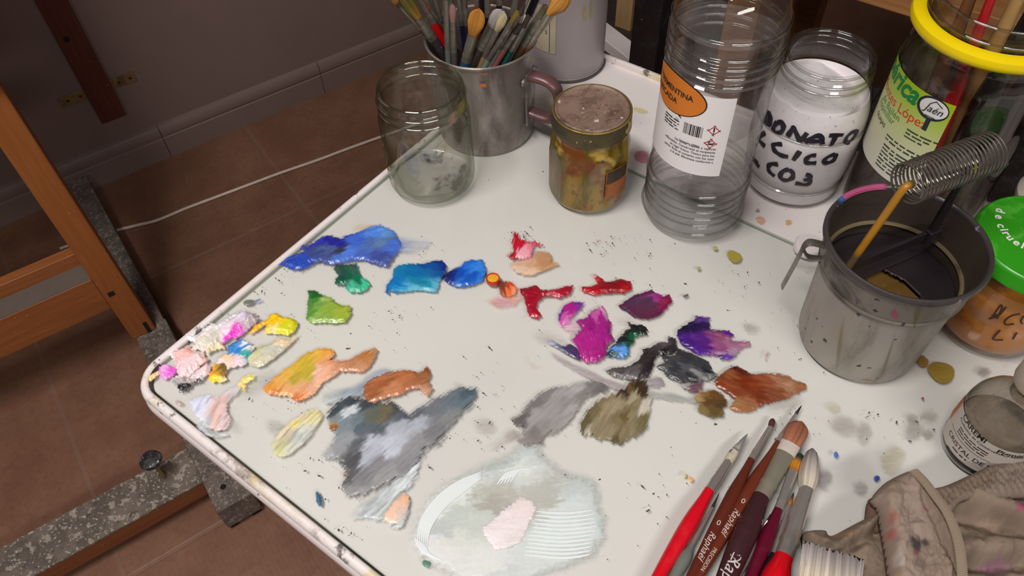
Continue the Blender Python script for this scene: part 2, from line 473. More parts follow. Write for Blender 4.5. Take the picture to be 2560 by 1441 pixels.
for (u, v) in ((.27, .42), (.27, V1 - .15)):
    mb = MB(); mb.tube([tp(u - .2, v, -TZ + .012), tp(u + .2, v, -TZ + .012)], .0115, 14); mb.tube([tp(u, v, -TZ + .012), tp(u, v, -.022)], .016, 16)
    obj('leg', mb, legm, table)

# glass palette sheet
gm = thin_glass('palette_glass', '#f6faf7', '#dfe9e2', rough=.12, f0=.035)
gedge = thin_glass('palette_glass_edge', '#ccd6cc', '#8c9c8c', rough=.1)
GU0, GU1, GV0, GV1 = .0092, .4415, .0088, .98
palette = thing('glass_palette', 'large clear glass sheet used as mixing palette on the front of the white table', 'palette', tp(.22, .5, 0))
mb = MB(); ps = [tp(u, v, 0) for u, v in rrect(GU0, GU1, GV0, GV1, .004, 3)]
mb.add(ps, [tuple(range(len(ps)))]); obj('glass_sheet', mb, gm, palette, smooth=False)
mb = MB(); k = len(ps); mb.add(ps + [p + np.array([0, 0, DT + .0003]) for p in ps], [(i, (i + 1) % k, k + (i + 1) % k, k + i) for i in range(k)])
obj('cut_edge', mb, gedge, palette, smooth=False, label='greenish cut edge')

# ================================================================== EASEL (floor beams, upright, rails)
EA = math.radians(32.3); EX = np.array([math.cos(EA), math.sin(EA)]); EY = np.array([math.sin(EA), -math.cos(EA)])   # EY towards the viewer
E0 = np.array([-.491, .534])                      # near left corner of the foot beam's upper face
def ep(x, y, z): p = E0 + EX * x + EY * y; return np.array([p[0], p[1], z])
def ebox(mb, x0, x1, y0, y1, z0, z1):
    c = (ep(x0, y0, z0) + ep(x1, y1, z1)) / 2; return mb.box(c, x1 - x0, abs(y1 - y0), z1 - z0, EA)
easel = thing('easel', 'heavy wooden studio easel with a paint-splattered grey base left of the table', 'easel', ep(-.3, -.3, 0))
orange = wood('easel_wood', '#9a5a2c', '#a86636', .45, 'z'); orange_x = wood('easel_wood_rail', '#94562c', '#a46438', .5, 'x', rot=-EA)
grey = splattered('splattered_grey', '#766a62', '#5c524c', '#aca096', 110)
grey_plain = plain('rail_top_grey', '#6c6058', .7, var=.1, scale=30)
bh = .074
mb = MB(); ebox(mb, 0, .061, -.44, 0, .012, bh); q0 = [ep(0, -.44, 0), ep(.058, -.44, 0), ep(.046, -.95, 0), ep(0, -.95, 0)]; mb.prism([p[:2] for p in q0], .012, bh); obj('foot_beam', mb, grey, easel, smooth=False, bevel=.002)
mb = MB(); ebox(mb, .004, .018, -.02, -.004, 0, .014); obj('foot_pad', mb, plain('rubber', '#161412', .8), easel, smooth=False)
mb = MB(); ebox(mb, .042, .058, -.02, -.004, 0, .014); obj('foot_pad', mb, plain('rubber', '#161412', .8), easel, smooth=False)
mb = MB(); ebox(mb, .004, .040, -.94, -.90, 0, .013); obj('foot_pad', mb, plain('rubber', '#161412', .8), easel, smooth=False)
# bolt hole in the beam
hp = at(558, 1218, bh - TZ); mb = MB(); mb.tube([hp + np.array([0, 0, -.004]), hp + np.array([0, 0, .0006])], .005, 14); obj('bolt_hole', mb, plain('hole_dark', '#1c1410', .9), easel)
# upright
lb = at(333, 851, bh - TZ)[:2]; lx = (lb - E0) @ EX; ly = (lb - E0) @ EY
lw = .045
mb = MB(); ebox(mb, lx, lx + lw, ly - .05, ly, bh, 1.75); obj('upright', mb, orange, easel, smooth=False, bevel=.003)
for (px, py, sx, sz) in ((278, 735, .011, .010), (370, 822, .007, .04)):
    # dark plug and slot in the upright's front face
    d = ray(px, py); o = CAM[:2]; s = (((E0 + EY * ly) - o) @ EY) / (d[:2] @ EY); P = CAM + d * s
    mb = MB(); mb.box(P, sx, .002, sz, EA); obj('plug' if sz < .02 else 'slot', mb, plain('plug_dark', '#1e1612', .8), easel, smooth=False)
# rails between the uprights
d = ray(278, 771); s = ((E0 + EX * lx - CAM[:2]) @ EX) / (d[:2] @ EX); P = CAM + d * s
d2 = ray(236, 696); s2 = ((E0 + EX * lx - CAM[:2]) @ EX) / (d2[:2] @ EX); P2 = CAM + d2 * s2
ry = (P[:2] - E0) @ EY
d2 = ray(236, 696); s2 = (((E0 + EY * ry) - CAM[:2]) @ EY) / (d2[:2] @ EY); zt = (CAM + d2 * s2)[2]
zl = P[2]
d3 = ray(214, 657); s3 = (zt - CAM[2]) / d3[2]; rb = ((CAM + d3 * s3)[:2] - E0) @ EY
print('rail', 'y', ry, rb, 'z', zl, zt, 'leg', lx, ly)
mb = MB(); ebox(mb, lx - .75, lx, rb, ry, zl, zt); obj('front_rail', mb, orange_x, easel, smooth=False, bevel=.0015)
mb = MB(); ebox(mb, lx - .75, lx - .0005, rb + .001, ry - .001, zt - .002, zt + .0012); obj('rail_top', mb, grey_plain, easel, smooth=False, label='grey, paint-dusted upper face')
d4 = ray(200, 629); s4 = (((E0 + EY * (rb - .001)) - CAM[:2]) @ EY) / (d4[:2] @ EY); zk = (CAM + d4 * s4)[2]
mb = MB(); ebox(mb, lx - .75, lx, rb - .022, rb - .0005, zl, max(zt + .012, zk)); obj('back_rail', mb, orange_x, easel, smooth=False, bevel=.0015)
mb = MB(); ebox(mb, lx - .8, lx - .755, ly - .05, ly, bh, 1.75); obj('upright', mb, orange, easel, smooth=False, bevel=.003)
mb = MB(); ebox(mb, lx - .81, lx - .75, -.95, 0, .012, bh); obj('foot_beam', mb, grey, easel, smooth=False, bevel=.002)
# ledge at the frame's top edge; unseen canvas above it added for its shade
d5 = ray(20, 197); s5 = (((E0 + EY * (ly + .001)) - CAM[:2]) @ EY) / (d5[:2] @ EY); zg = (CAM + d5 * s5)[2]; print('ledge z', zg)
mb = MB(); ebox(mb, lx - .85, lx + lw + .001, ly + .0005, ly + .012, zg, zg + .06); obj('canvas_ledge', mb, wood('ledge_wood', '#5a2c1c', '#6a3824', .5, 'x', rot=-EA), easel, smooth=False, bevel=.0015)
mb = MB(); ebox(mb, lx - .82, lx + lw, ly - .03, ly - .006, zg + .10, zg + 1.0); obj('unseen_canvas', mb, plain('canvas_white', '#c8beb0', .8), easel, smooth=False)
# stretcher with splattered top
sa = at(494, 1212, .07 - TZ); sy0 = (sa[:2] - E0) @ EY; sb = at(457, 1127, .07 - TZ); sy1 = (sb[:2] - E0) @ EY
print('stretcher', sy0, sy1)
mb = MB(); ebox(mb, -.76, 0, sy1, sy0, .028, .068); obj('stretcher', mb, wood('stretcher_wood', '#7c4426', '#8c5432', .5, 'x', rot=-EA), easel, smooth=False, bevel=.001)
mb = MB(); ebox(mb, -.76, -.0005, sy1 - .0005, sy0 + .0005, .0665, .070); obj('stretcher_top', mb, splattered('splattered_top', '#7c7066', '#60564e', '#c0b4a8', 70, thr_l=(.56, .62)), easel, smooth=False, label='grey upper face crusted with paint drops')
# adjusting knob on a brass screw
kb = at(413, 1195, .07 - TZ); mb = MB(); mb.tube([kb, kb + np.array([0, 0, .062])], .0028, 12)
scr = obj('adjusting_screw', mb, plain('screw_brass', '#a89454', .35, .8), easel)
mb = MB(); mb.lathe(kb + np.array([0, 0, .056]), [(.0, 0), (.011, 0), (.0165, .003), (.018, .007), (.0165, .011), (.011, .0135), (0, .0145)], 40)
obj('knob', mb, worn('knob_black', '#2c2a2c', '#6a6668', .45, 0, 90, specks='#c8c4c0', speck_scale=150), scr, label='black knob spotted with white paint')

# cable along the floor
pts = [at(x, y, -TZ + .004) for x, y in ((150, 622), (215, 600), (285, 578), (340, 564), (395, 550), (465, 521), (540, 493), (620, 463), (700, 433), (790, 402), (870, 372), (945, 345), (1010, 322), (1100, 290))]
def spline(P, n=8):
    P = [np.array(p) for p in P]; out = []
    for i in range(len(P) - 1):
        p0, p1, p2, p3 = P[max(i - 1, 0)], P[i], P[i + 1], P[min(i + 2, len(P) - 1)]
        for k in range(n):
            t = k / n; out.append(.5 * ((2 * p1) + (-p0 + p2) * t + (2 * p0 - 5 * p1 + 4 * p2 - p3) * t * t + (-p0 + 3 * p1 - 3 * p2 + p3) * t**3))
    out.append(P[-1]); return out
mb = MB(); mb.tube(spline(pts), .0036, 10); o = obj('power_cable', mb, plain('cable_white', '#d8c8bc', .5), None, loc=pts[0])
tag(o, 'white electric cable lying across the brown floor tiles', 'cable')

# ================================================================== CONTAINERS
def fn_of(prof):
    """radius at height from an (r, z) outline (outer wall, rising z)"""
    zs = [p[1] for p in prof]; rs = [p[0] for p in prof]
    return lambda z: float(np.interp(z, zs, rs))
def G(x, y, z=0): return np.array([x, y, TZ + z])
clear = thin_glass('clear_glass', '#fefefe', '#a0a49a', epow=3.0, f0=.04, fmax=.5, dirt=.01, dscale=30)
greeny = thin_glass('greenish_glass', '#fcfdf8', '#a0a888', epow=2.6, f0=.05, fmax=.6, dirt=.07, veilcol='#d8d4bc', dscale=26)
pet = thin_glass('pet_plastic', '#ffffff', '#c4c0be', epow=2.6, f0=.03, fmax=.4, dirt=.16, veilcol='#f4f2f2', dscale=6)  # whitish diffuse veil painted in to stand for the bright rib highlights

clear_ring = thin_glass('clear_thread', '#fafaf8', '#8c8c86', epow=1.8, f0=.12)
def torus(mb, c, r, z, a, b, seg=96, n=10, pitch=0.0):
    vs = [(c[0] + (r + a * math.cos(2 * PI * j / n)) * math.cos(2 * PI * k / seg), c[1] + (r + a * math.cos(2 * PI * j / n)) * math.sin(2 * PI * k / seg), c[2] + z + pitch * math.sin(2 * PI * k / seg) + b * math.sin(2 * PI * j / n)) for k in range(seg) for j in range(n)]
    mb.add(vs, [(k * n + j, ((k + 1) % seg) * n + j, ((k + 1) % seg) * n + (j + 1) % n, k * n + (j + 1) % n) for k in range(seg) for j in range(n)])
def rim_round(r0, r1, z, n=6):
    """half-round lip from outer r1 to inner r0 at height z"""
    c = (r0 + r1) / 2; h = (r1 - r0) / 2
    return [(c + h * math.cos(PI * k / n), z + h * math.sin(PI * k / n)) for k in range(n + 1)]

# ---- empty jam jar
c = G(-.0723, .5673)
t = thing('glass_jar', 'empty open clear glass jar with smeared thread, on the far left corner of the palette', 'jar', c)
out = [(.0, .0012), (.030, .0012), (.035, .0), (.038, .001), (.0408, .005), (.0415, .010), (.0415, .070), (.0412, .078), (.0395, .084), (.0382, .088), (.0388, .0895), (.0388, .0915), (.0378, .093), (.0378, .0955), (.0388, .097), (.0388, .099), (.0376, .1005), (.0378, .1035)]
lip = rim_round(.0345, .0382, .1055)
inn = [(.0345, .1), (.0355, .088), (.0385, .078), (.0388, .014), (.036, .0075), (.030, .0062), (0, .0068)]
mb = MB(); mb.lathe(c, out + lip + inn, 96); obj('glass_body', mb, greeny, t)
ringm = thin_glass('glass_thread', '#f2f4ea', '#8c9474', epow=1.6, f0=.16)
for z_, r_, p_ in ((.1068, .0366, 0), (.0985, .0386, .0012), (.0905, .0385, .0012)):
    mb = MB(); torus(mb, c, r_, z_, .0013, .0011, pitch=p_); obj('thread' if p_ else 'rim_bead', mb, ringm, t)
mb = MB(); RNG2 = random.Random(3)
vs = []; fs = []; seg = 60
for i in range(7):
    for k in range(seg):
        a = 2 * PI * k / seg; r = .034 * i / 6 * (1 if i < 6 else .96 + .12 * math.sin(3 * a + 1) * math.sin(a * 2)); vs.append((c[0] + r * math.cos(a), c[1] + r * math.sin(a), c[2] + .0078))
fs = [(i * seg + k, i * seg + (k + 1) % seg, (i + 1) * seg + (k + 1) % seg, (i + 1) * seg + k) for i in range(6) for k in range(seg)]
mb.add(vs, fs)
m, nt, o_ = newmat('dried_residue'); n = N(nt); cc = n.coord()
dk = n.ramp(n.noise(cc, 55, 4, .6), .5, .66)
b = n.bsdf(o_, Base_Color=n.mix(dk, L4('#e2deda'), L4('#504c48')), Roughness=.6, Alpha=n.math('MULTIPLY_ADD', dk, .5)); nt.nodes[-2].inputs[2].default_value = .35
obj('residue', mb, m, t, label='dried grey residue in the bottom')
smr = vcol('film', .35, alpha=True)
# paint smears on the thread
for (a0, a1, z0, z1, col, lab_) in ((-.75, -.15, .088, .103, '#a8a040', 'olive smear'), (1.9, 2.6, .100, .1075, '#20261c', 'black-green smear'), (-.95, -.62, .086, .1, '#c8a090', 'pinkish smear'), (-.2, .15, .070, .098, '#b0b060', 'yellow-green smear')):
    mb = MB(); cyl_patch(mb, c, lambda z: .0396, a0, a1, z0, z1, 20, 6); mb.c = [tuple(lin(col)) + (.5 * math.sin(PI * min(1, max(0, i / 20))) * (1 if 0 < j < 6 else 0),) for j in range(7) for i in range(21)]
    obj('paint_smear', mb, smr, t, label=lab_)

# ---- amber octagonal jar with lid
c = G(.0754, .5426); A0 = .12
def octa(a, r, z):
    if z < .004 or z > .062: k = 0.0
    else: k = min(1, min((z - .004) / .008, (.062 - z) / .006))
    q = PI / 5; aa = ((a - A0 + 1000 * q * 2) % q) - q / 2
    flat = r * 1.0 * math.cos(q / 2) / math.cos(aa) * (1.0 + .012 * (1 - abs(aa) / (q / 2)) * 0)
    return r * (1 - k) * .985 + flat * k * 1.015
t = thing('honey_jar', 'faceted jar of amber-green paint sludge with crusted brown lid', 'jar', c)
prof = [(0, 0), (.031, 0), (.0345, .002), (.0365, .006), (.0368, .012), (.0368, .056), (.0362, .062), (.0345, .068), (.033, .072), (.033, .078)]
mb = MB(); mb.lathe(c, prof, 120, octa)
m, nt, o_ = newmat('sludge'); n = N(nt); cc = n.coord()
f = n.noise(n.mapping(cc, scale=(1, 1, .35)), 26, 5, .6, .6); g = n.noise(n.mapping(cc, loc=(4, 1, 2)), 30, 4, .6)
col = n.mix(n.ramp(f, .42, .58), L4('#54480e'), L4('#8c7024')); col = n.mix(n.ramp(g, .50, .60), col, L4('#6a3c12')); col = n.mix(n.ramp(n.noise(n.mapping(cc, loc=(1, 8, 3)), 38, 3), .58, .66), col, L4('#b09448')); col = n.mix(n.ramp(n.noise(n.mapping(cc, loc=(2, 2, 9)), 60, 3), .70, .74), col, L4('#2c5040'))
n.bsdf(o_, Base_Color=col, Roughness=.25, Coat_Weight=.25, Coat_Roughness=.05, Normal=n.bump(n.noise(cc, 60, 4), .08)); sludge = m
obj('jar_body', mb, sludge, t, angle=14)
lidm = worn('crusted_lid', '#8c7466', '#5c4638', .55, .15, 60, specks='#cbb8a8', speck_scale=120, speck_amt=.68, bump=.5)
lid_side = worn('lid_band', '#5c5238', '#34342e', .35, .5, 45, specks='#a89040', speck_scale=90, bump=.3)
mb = MB(); mb.lathe(c, [(.0325, .0795), (.0345, .0785), (.0352, .080), (.0348, .082), (.0346, .0905), (.034, .0935), (.0325, .0952)], 96)
lidb = obj('lid_band', mb, lid_side, t)
mb = MB(); torus(mb, c, .0337, .0940, .0009, .0008); obj('lid_edge', mb, worn('lid_gold', '#a88c48', '#6a5434', .35, .7, 60), t)
mb = MB(); mb.lathe(c, [(.0328, .0945), (.0312, .0958), (.030, .0945), (.0285, .0940), (.012, .0946), (0, .0946)], 96); obj('lid', mb, lidm, t, label='brown crusted lid top')
mb = MB(); gl = random.Random(5)
for k in range(26):
    a = gl.uniform(0, 2 * PI); r = gl.uniform(0, .027); p = c + np.array([r * math.cos(a), r * math.sin(a), .0942]); s = gl.uniform(.0006, .0018)
    mb.lathe(p, [(s, 0), (s * .8, s * .35), (s * .4, s * .55), (0, s * .6)], 10)
obj('dried_drops', mb, plain('dried_drop', '#7a5a44', .25, var=.4, scale=160), t)
rf = lambda z: .0372
th0, z0 = on_cyl(1510, 500, c[0], c[1], rf); th1, z1 = on_cyl(1567, 400, c[0], c[1], rf)
mb = MB(); fa = lambda z: .0376
cyl_patch(mb, c, fa, th0, th1, z0, z1, 20, 10); lab = obj('jar_label', mb, worn('orange_label', '#a05a24', '#6c4c20', .5, 0, 50), t, label='small stained orange label')
mb = MB(); zm = z0 + (z1 - z0) * .55; cyl_patch(mb, c, fa, th0 + .02, th1 - .02, zm, z1 - .001, 16, 6, .0004); obj('printed_panel', mb, plain('label_dark', '#3c2c20', .5, var=.5, scale=200), lab)

# ---- turpentine bottle
c = G(.1681, .5103); R = .0435
bottle = thing('turpentine_bottle', 'tall ribbed clear plastic bottle of turpentine with a white and orange label', 'bottle', c)
prof = [(0, .004), (.026, .003), (.034, .0), (.040, .0015), (.0438, .006), (.0452, .012), (.0452, .016)]
for z in (.020, .028, .036, .044): prof += [(.0448, z - .002), (.0425, z), (.0428, z + .001), (.0446, z + .004)]
prof += [(.0446, .0505), (.0428, .053), (.0428, .056), (.0430, .0780), (.0425, .080), (.0425, .1575)]
for z in (.162, .1695, .177, .1845): prof += [(.0428, z - .0015), (.0410, z), (.0414, z + .0012), (.0432, z + .0040)]
prof += [(.0432, .190), (.0430, .196), (.0418, .199), (.0424, .2015), (.0415, .207), (.0380, .2165), (.0325, .225), (.026, .232), (.0195, .237), (.0165, .2395), (.0158, .242), (.0158, .2475), (.0195, .248), (.0195, .250), (.0150, .251), (.0142, .252), (.0142, .264)]
brf = fn_of(prof)
def bshape(a, r, z):
    if .080 < z < .158:      # embossed diamond net on the unlabelled side
        return r + .0007 * (abs(math.sin(7 * a + z * 160)) + abs(math.sin(7 * a - z * 160)) - 1.0) * max(0, math.cos(a - .55)) * 1.0
    return r
pz = []
for i in range(len(prof) - 1):
    (r0, z0), (r1, z1) = prof[i], prof[i + 1]; nn = 24 if (z1 - z0) > .05 else (2 if abs(z1 - z0) > .0015 else 1)
    for k in range(nn): pz.append((r0 + (r1 - r0) * k / nn, z0 + (z1 - z0) * k / nn))
pz.append(prof[-1])
mb = MB(); mb.lathe(c, pz, 144, bshape); obj('bottle_wall', mb, pet, bottle, angle=50)
liq = [(0, .0055)] + [(r - .0016, z + (.001 if z < .01 else 0)) for r, z in pz if .006 < z < .192 or (z <= .006 and r > .03)]
zl = .1955; liq += [(.0412, zl - .002), (.0405, zl), (0, zl)]
mb = MB(); mb.lathe(c, liq, 96); obj('turpentine', mb, liquid('turpentine_liquid', '#ffffff', 1.40, mixt=.84), bottle, angle=30)
for z_ in (.012, .022, .030, .038, .0475, .055, .1655, .173, .1805, .188, .2015):
    mb = MB(); torus(mb, c, brf(z_) + .0002, z_, .0010, .0013); obj('rib', mb, clear_ring, bottle)
mb = MB(); mb.lathe(c, [(.0155, .252), (.0175, .2525), (.0178, .268), (.016, .2695), (0, .2695)], 48); obj('cap', mb, plain('cap_white', '#e8e4e2', .4), bottle)
# label
tl, zl0 = on_cyl(1640, 392, c[0], c[1], brf); tr, zr = on_cyl(1868, 243, c[0], c[1], brf); tb, zb_ = on_cyl(1800, 436, c[0], c[1], brf)
print('bottle label', tl, zl0, tr, zr, tb, zb_)
LR = .0432; lrf = lambda z: LR
thR = tb - .02; thL = thR - 2.35; zT = .1570; zB = zb_ - .001
paper = plain('label_paper', '#efeaea', .55, var=.02, scale=30); ink = plain('ink_black', '#1c1a1c', .6); 
mb = MB(); cyl_patch(mb, c, lrf, thL, thR, zB, zT, 80, 10); lab = obj('label', mb, paper, bottle)
def ell_patch(mb, c, rf, th, z, a, b, lift, n=48, cut=None):
    R_ = rf(z); vs = [];
    rings = 6
    for i in range(rings + 1):
        for k in range(n):
            x = a * i / rings * math.cos(2 * PI * k / n); y = b * i / rings * math.sin(2 * PI * k / n)
            aa = th + x / R_; r = R_ + lift; vs.append((c[0] + r * math.cos(aa), c[1] + r * math.sin(aa), TZ + z + y))
    mb.add(vs, [(i * n + k, i * n + (k + 1) % n, (i + 1) * n + (k + 1) % n, (i + 1) * n + k) for i in range(rings) for k in range(n)])
te, ze = on_cyl(1762, 283, c[0], c[1], lrf); t2, z2 = on_cyl(1664, 215, c[0], c[1], lrf)
ew = .032; eth = te - ew / LR; ez = ze + .006
mb = MB(); ell_patch(mb, c, lrf, eth, ez, ew + .001, .0175, .0004); bl = obj('ellipse_outline', mb, ink, lab)
mb = MB(); ell_patch(mb, c, lrf, eth, ez, ew, .0165, .0007); obj('orange_ellipse', mb, plain('label_orange', '#d87a1e', .5, var=.03), lab)
mb = MB(); 
cyl_text(mb, 'ESENCIA TREMENTINA', c, lrf, te - .010 / LR, ez + .001, .0068, lift=.001, bold=.012, right=True)
cyl_text(mb, 'RECTIFICADA', c, lrf, te - .0235 / LR, ez - .0075, .0068, lift=.001, bold=.012, right=True)
ta, za = on_cyl(1732, 326, c[0], c[1], lrf)
nb = 26; rr = random.Random(2); x = -.0075
while x < .0075:
    w_ = rr.choice((.0003, .0003, .0006, .0009)); cyl_bar(mb, c, lrf, ta + x / LR, za, w_, .0105); x += w_ + rr.choice((.0003, .0004, .0006))
t3, z3 = on_cyl(1722, 358, c[0], c[1], lrf); cyl_text(mb, 'Contenido: 1000ml', c, lrf, t3, z3 - .0008, .0022, lift=.0005, bold=.01)
# hatched parallelogram device and maker's lines
t4, z4 = on_cyl(1690, 268, c[0], c[1], lrf); t4 -= .04
for k in range(22):
    cyl_bar(mb, c, lrf, t4 + (.0012 * k - .012) / LR * .55, z4 + .0055 - .00055 * k, .009 * (1 - abs(k - 10) / 16), .0007, rot=-.35)
for k in range(4): greek(mb, c, lrf, t4 - .2, z4 - .0108 - k * .0026, .016, .0018, k)
t5, z5 = on_cyl(1700, 301, c[0], c[1], lrf); cyl_text(mb, 'S.L.', c, lrf, t5 - .05, z5 - .001, .003, lift=.0005)
t6, z6 = on_cyl(1787, 385, c[0], c[1], lrf)
tx = ['No fumar. Líquido y vapores', 'inflamables. Consérvese el recipiente', 'en lugar fresco. Tóxico para los', 'peces. Evite el contacto con los ojos', 'y la piel. Elimínese conforme a']
for k, s in enumerate(tx): cyl_text(mb, s, c, lrf, t6, z6 + .004 - k * .0034, .0030, lift=.0005, right=True, bold=.008)
obj('lettering', mb, ink, lab)
for (px, py, kind) in ((1785, 327, 0), (1776, 359, 1)):
    th_, z_ = on_cyl(px, py, c[0], c[1], lrf); red = plain('hazard_red', '#c02430', .5)
    mb = MB(); s = .0058
    for q in range(4):
        a_ = PI / 4 + q * PI / 2; cyl_bar(mb, c, lrf, th_ + s * .5 * math.cos(a_) / LR, z_ + s * .5 * math.sin(a_), s * 1.44, .0007, rot=a_ + PI / 2)
    hz = obj('hazard_diamond', mb, red, lab)
    mb = MB()
    if kind == 0: cyl_bar(mb, c, lrf, th_, z_ + .0008, .0011, .0042); cyl_bar(mb, c, lrf, th_, z_ - .0026, .0011, .0011)
    else:
        cyl_bar(mb, c, lrf, th_ - .0005 / LR, z_ - .001, .0055, .0006); cyl_bar(mb, c, lrf, th_ + .0006 / LR, z_ - .0002, .0045, .0011, rot=.2); cyl_bar(mb, c, lrf, th_ - .0012 / LR, z_ + .001, .0006, .0032); cyl_bar(mb, c, lrf, th_ - .0004 / LR, z_ + .0018, .0028, .0006, rot=.7); cyl_bar(mb, c, lrf, th_ - .0022 / LR, z_ + .0012, .002, .0005, rot=-.7)
    obj('pictogram', mb, ink, hz)

# ---- calcium carbonate jar
c = G(.2708, .5498, DT); 
t = thing('powder_jar', 'barrel-shaped open glass jar of white powder with black handwriting', 'jar', c)
prof = [(0, .003), (.030, .003), (.038, .0), (.042, .0012), (.0440, .006), (.0446, .014), (.0450, .0195), (.0438, .0205), (.0444, .0215), (.0466, .034), (.0478, .052), (.0478, .066), (.0472, .078), (.0462, .0795), (.0472, .081), (.0460, .094), (.0430, .108), (.0395, .117), (.0372, .1205), (.0366, .1225), (.0374, .124), (.0374, .1255), (.0362, .127), (.0362, .129), (.0372, .1305), (.0372, .132), (.0360, .1335), (.0362, .1365)]
crf = fn_of([(r, z + DT) for r, z in prof])
def facet(a, r, z):
    if z < .020: return r * (1 + .004 * (abs(math.cos(9 * a)) - .5))
    return r
inn = rim_round(.0330, .0366, .1388) + [(.0332, .131), (.034, .1225), (.037, .115), (.0398, .1085)]
mb = MB(); mb.lathe(c, prof + inn, 108, facet); obj('glass_body', mb, clear, t, angle=35)
powd = [(0, .0050), (.0385, .0035), (.0428, .0062), (.0436, .014), (.0437, .0195), (.0431, .0205), (.0437, .0215), (.0459, .034), (.0471, .052), (.0471, .066), (.0464, .0785), (.0456, .0795), (.0463, .081), (.0452, .094), (.0412, .1055)]
powm = plain('white_powder', '#f8eef0', .95, var=.05, scale=120, bump=.35)
mb = MB(); top = [(.0385, .1062), (.036, .1070), (.030, .1080), (.024, .1090), (.016, .1097), (.008, .1102), (0, .1104)]
def heap(a, r, z):
    return r
mb.lathe(c, powd + top, 96)
# uneven heap: the powder stands higher towards the left
for i, p in enumerate(mb.v):
    dz = p[2] - c[2]
    if dz > .1060:
        x, y = (p[0] - c[0]) / .04, (p[1] - c[1]) / .04; rr_ = math.hypot(x, y)
        k = .0055 * (-x * .7 + y * .5) + .003 * (float(fbm(np.array([x * 3 + 5]), np.array([y * 3]), 4)[0]) - .5)
        mb.v[i] = (p[0], p[1], p[2] + k - .004 - .004 * sstep(.2, .9, x))
obj('powder', mb, powm, t)
for z_, r_, p_ in ((.0198, .0444, 0), (.0795, .0466, 0), (.1375, .0350, 0), (.1312, .0369, .001), (.1245, .0371, .001)):
    mb = MB(); torus(mb, c, r_, z_, .0012, .0010, pitch=p_); obj('thread' if p_ else 'rim_bead', mb, clear_ring, t)
mb = MB(); rr = random.Random(4)
for k in range(26):
    th, z = on_cyl(rr.uniform(1950, 2150), rr.uniform(190, 330), c[0], c[1], crf); s = rr.uniform(.0002, .0005); cyl_bar(mb, c, crf, th, z, s * 2, s * 1.4, .0002)
obj('specks', mb, plain('speck', '#4c4446', .7), t)['kind'] = 'stuff'
# a yellow-olive paint smear on the right of the thread
mb = MB(); a_, z_ = on_cyl(2168, 175, c[0], c[1], lambda z: .039); i0 = len(mb.v)
cyl_patch(mb, c, lambda z: .0385, a_ - .4, a_ + .35, .112, .134, 20, 8)
mb.c[i0:] = [tuple(lin('#8c9440')) + (.6 * math.sin(PI * i / 20) * math.sin(PI * j / 8),) for j in range(9) for i in range(21)]
obj('paint_smear', mb, smr, t)
K = lambda x, y: (1860 + x / 2.883, 40 + y / 2.883)
strokes = [[(178, 685), (160, 720), (150, 775), (185, 780), (190, 740), (178, 690)], [(175, 700), (170, 770)],
    [(240, 765), (215, 800), (215, 835), (265, 840), (285, 800), (275, 770), (240, 765)],
    [(315, 868), (350, 815), (362, 812), (400, 895), (415, 893), (455, 843)],
    [(440, 912), (500, 875), (550, 862), (562, 890), (565, 925)], [(470, 905), (560, 905)],
    [(615, 862), (715, 858)], [(665, 862), (628, 935)],
    [(790, 832), (745, 870), (735, 905), (760, 910), (800, 870), (818, 840), (790, 832)],
    [(152, 840), (115, 870), (108, 895), (150, 940)],
    [(275, 925), (225, 925), (210, 940), (225, 975), (270, 1005), (318, 1015)],
    [(403, 975), (355, 1040)], [(520, 1005), (475, 1010), (445, 1040), (460, 1060), (520, 1060)],
    [(655, 995), (600, 1020), (575, 1050), (600, 1060), (640, 1045), (660, 1015), (655, 995)],
    [(62, 1022), (85, 1060), (110, 1088)], [(62, 1030), (100, 1060)],
    [(245, 1070), (195, 1068), (175, 1090), (185, 1125), (220, 1155)],
    [(325, 1105), (275, 1125), (262, 1165), (300, 1185), (345, 1170), (352, 1135), (325, 1105)],
    [(445, 1145), (475, 1150), (470, 1175), (430, 1185)], [(470, 1175), (475, 1205), (440, 1218), (370, 1205)]]
mb = MB()
for s in strokes:
    P = []
    for q_ in spline([np.array(q + (0,)) for q in s], 5): P.append(on_cyl(*K(q_[0], q_[1]), c[0], c[1], crf))
    pts = [(c[0] + (crf(z) + .0001) * math.cos(a), c[1] + (crf(z) + .0001) * math.sin(a), TZ + z) for a, z in P]
    nrm = (math.cos(P[0][0]), math.sin(P[0][0]), 0)
    mb.tube(pts, [(.0003, .0021 + .0003 * math.sin(i)) for i in range(len(pts))], 8, side=nrm)
obj('handwriting', mb, plain('marker_black', '#221c2a', .4, var=.05), t)

# ---- large jar with a yellow band, holding brushes
c = G(.3628, .5004, DT); RJ = .0553
bigj = thing('large_jar', 'large clear plastic jar with yellow neck ring and green label, full of brushes', 'jar', c)
prof = [(0, .004), (.044, .003), (.050, .0), (.0535, .002), (.0553, .008), (.0553, .158), (.0545, .168), (.052, .176), (.051, .180), (.051, .186), (.0525, .189), (.0525, .192), (.0505, .194), (.0505, .204), (.0515, .2055), (.0505, .207), (.0495, .214)]
jrf = fn_of([(r, z + DT) for r, z in prof])
mb = MB(); mb.lathe(c, prof + rim_round(.0468, .0497, .2145)[1:] + [(.047, .19), (.050, .176), (.0535, .16), (.0535, .012), (.05, .007), (0, .007)], 108); obj('jar_wall', mb, thin_glass('jar_plastic', '#f6f2ee', '#8c8478', epow=2.4, fmax=.6, dirt=.08, veilcol='#a89c90', dscale=20), bigj, angle=50)
mb = MB(); mb.lathe(c, [(.0512, .189), (.0525, .1885), (.0585, .1900), (.0606, .1925), (.0608, .1955), (.0600, .1985), (.0560, .2005), (.0512, .2005)], 96); obj('yellow_ring', mb, plain('yellow_plastic', '#f2d400', .4, var=.03), bigj)
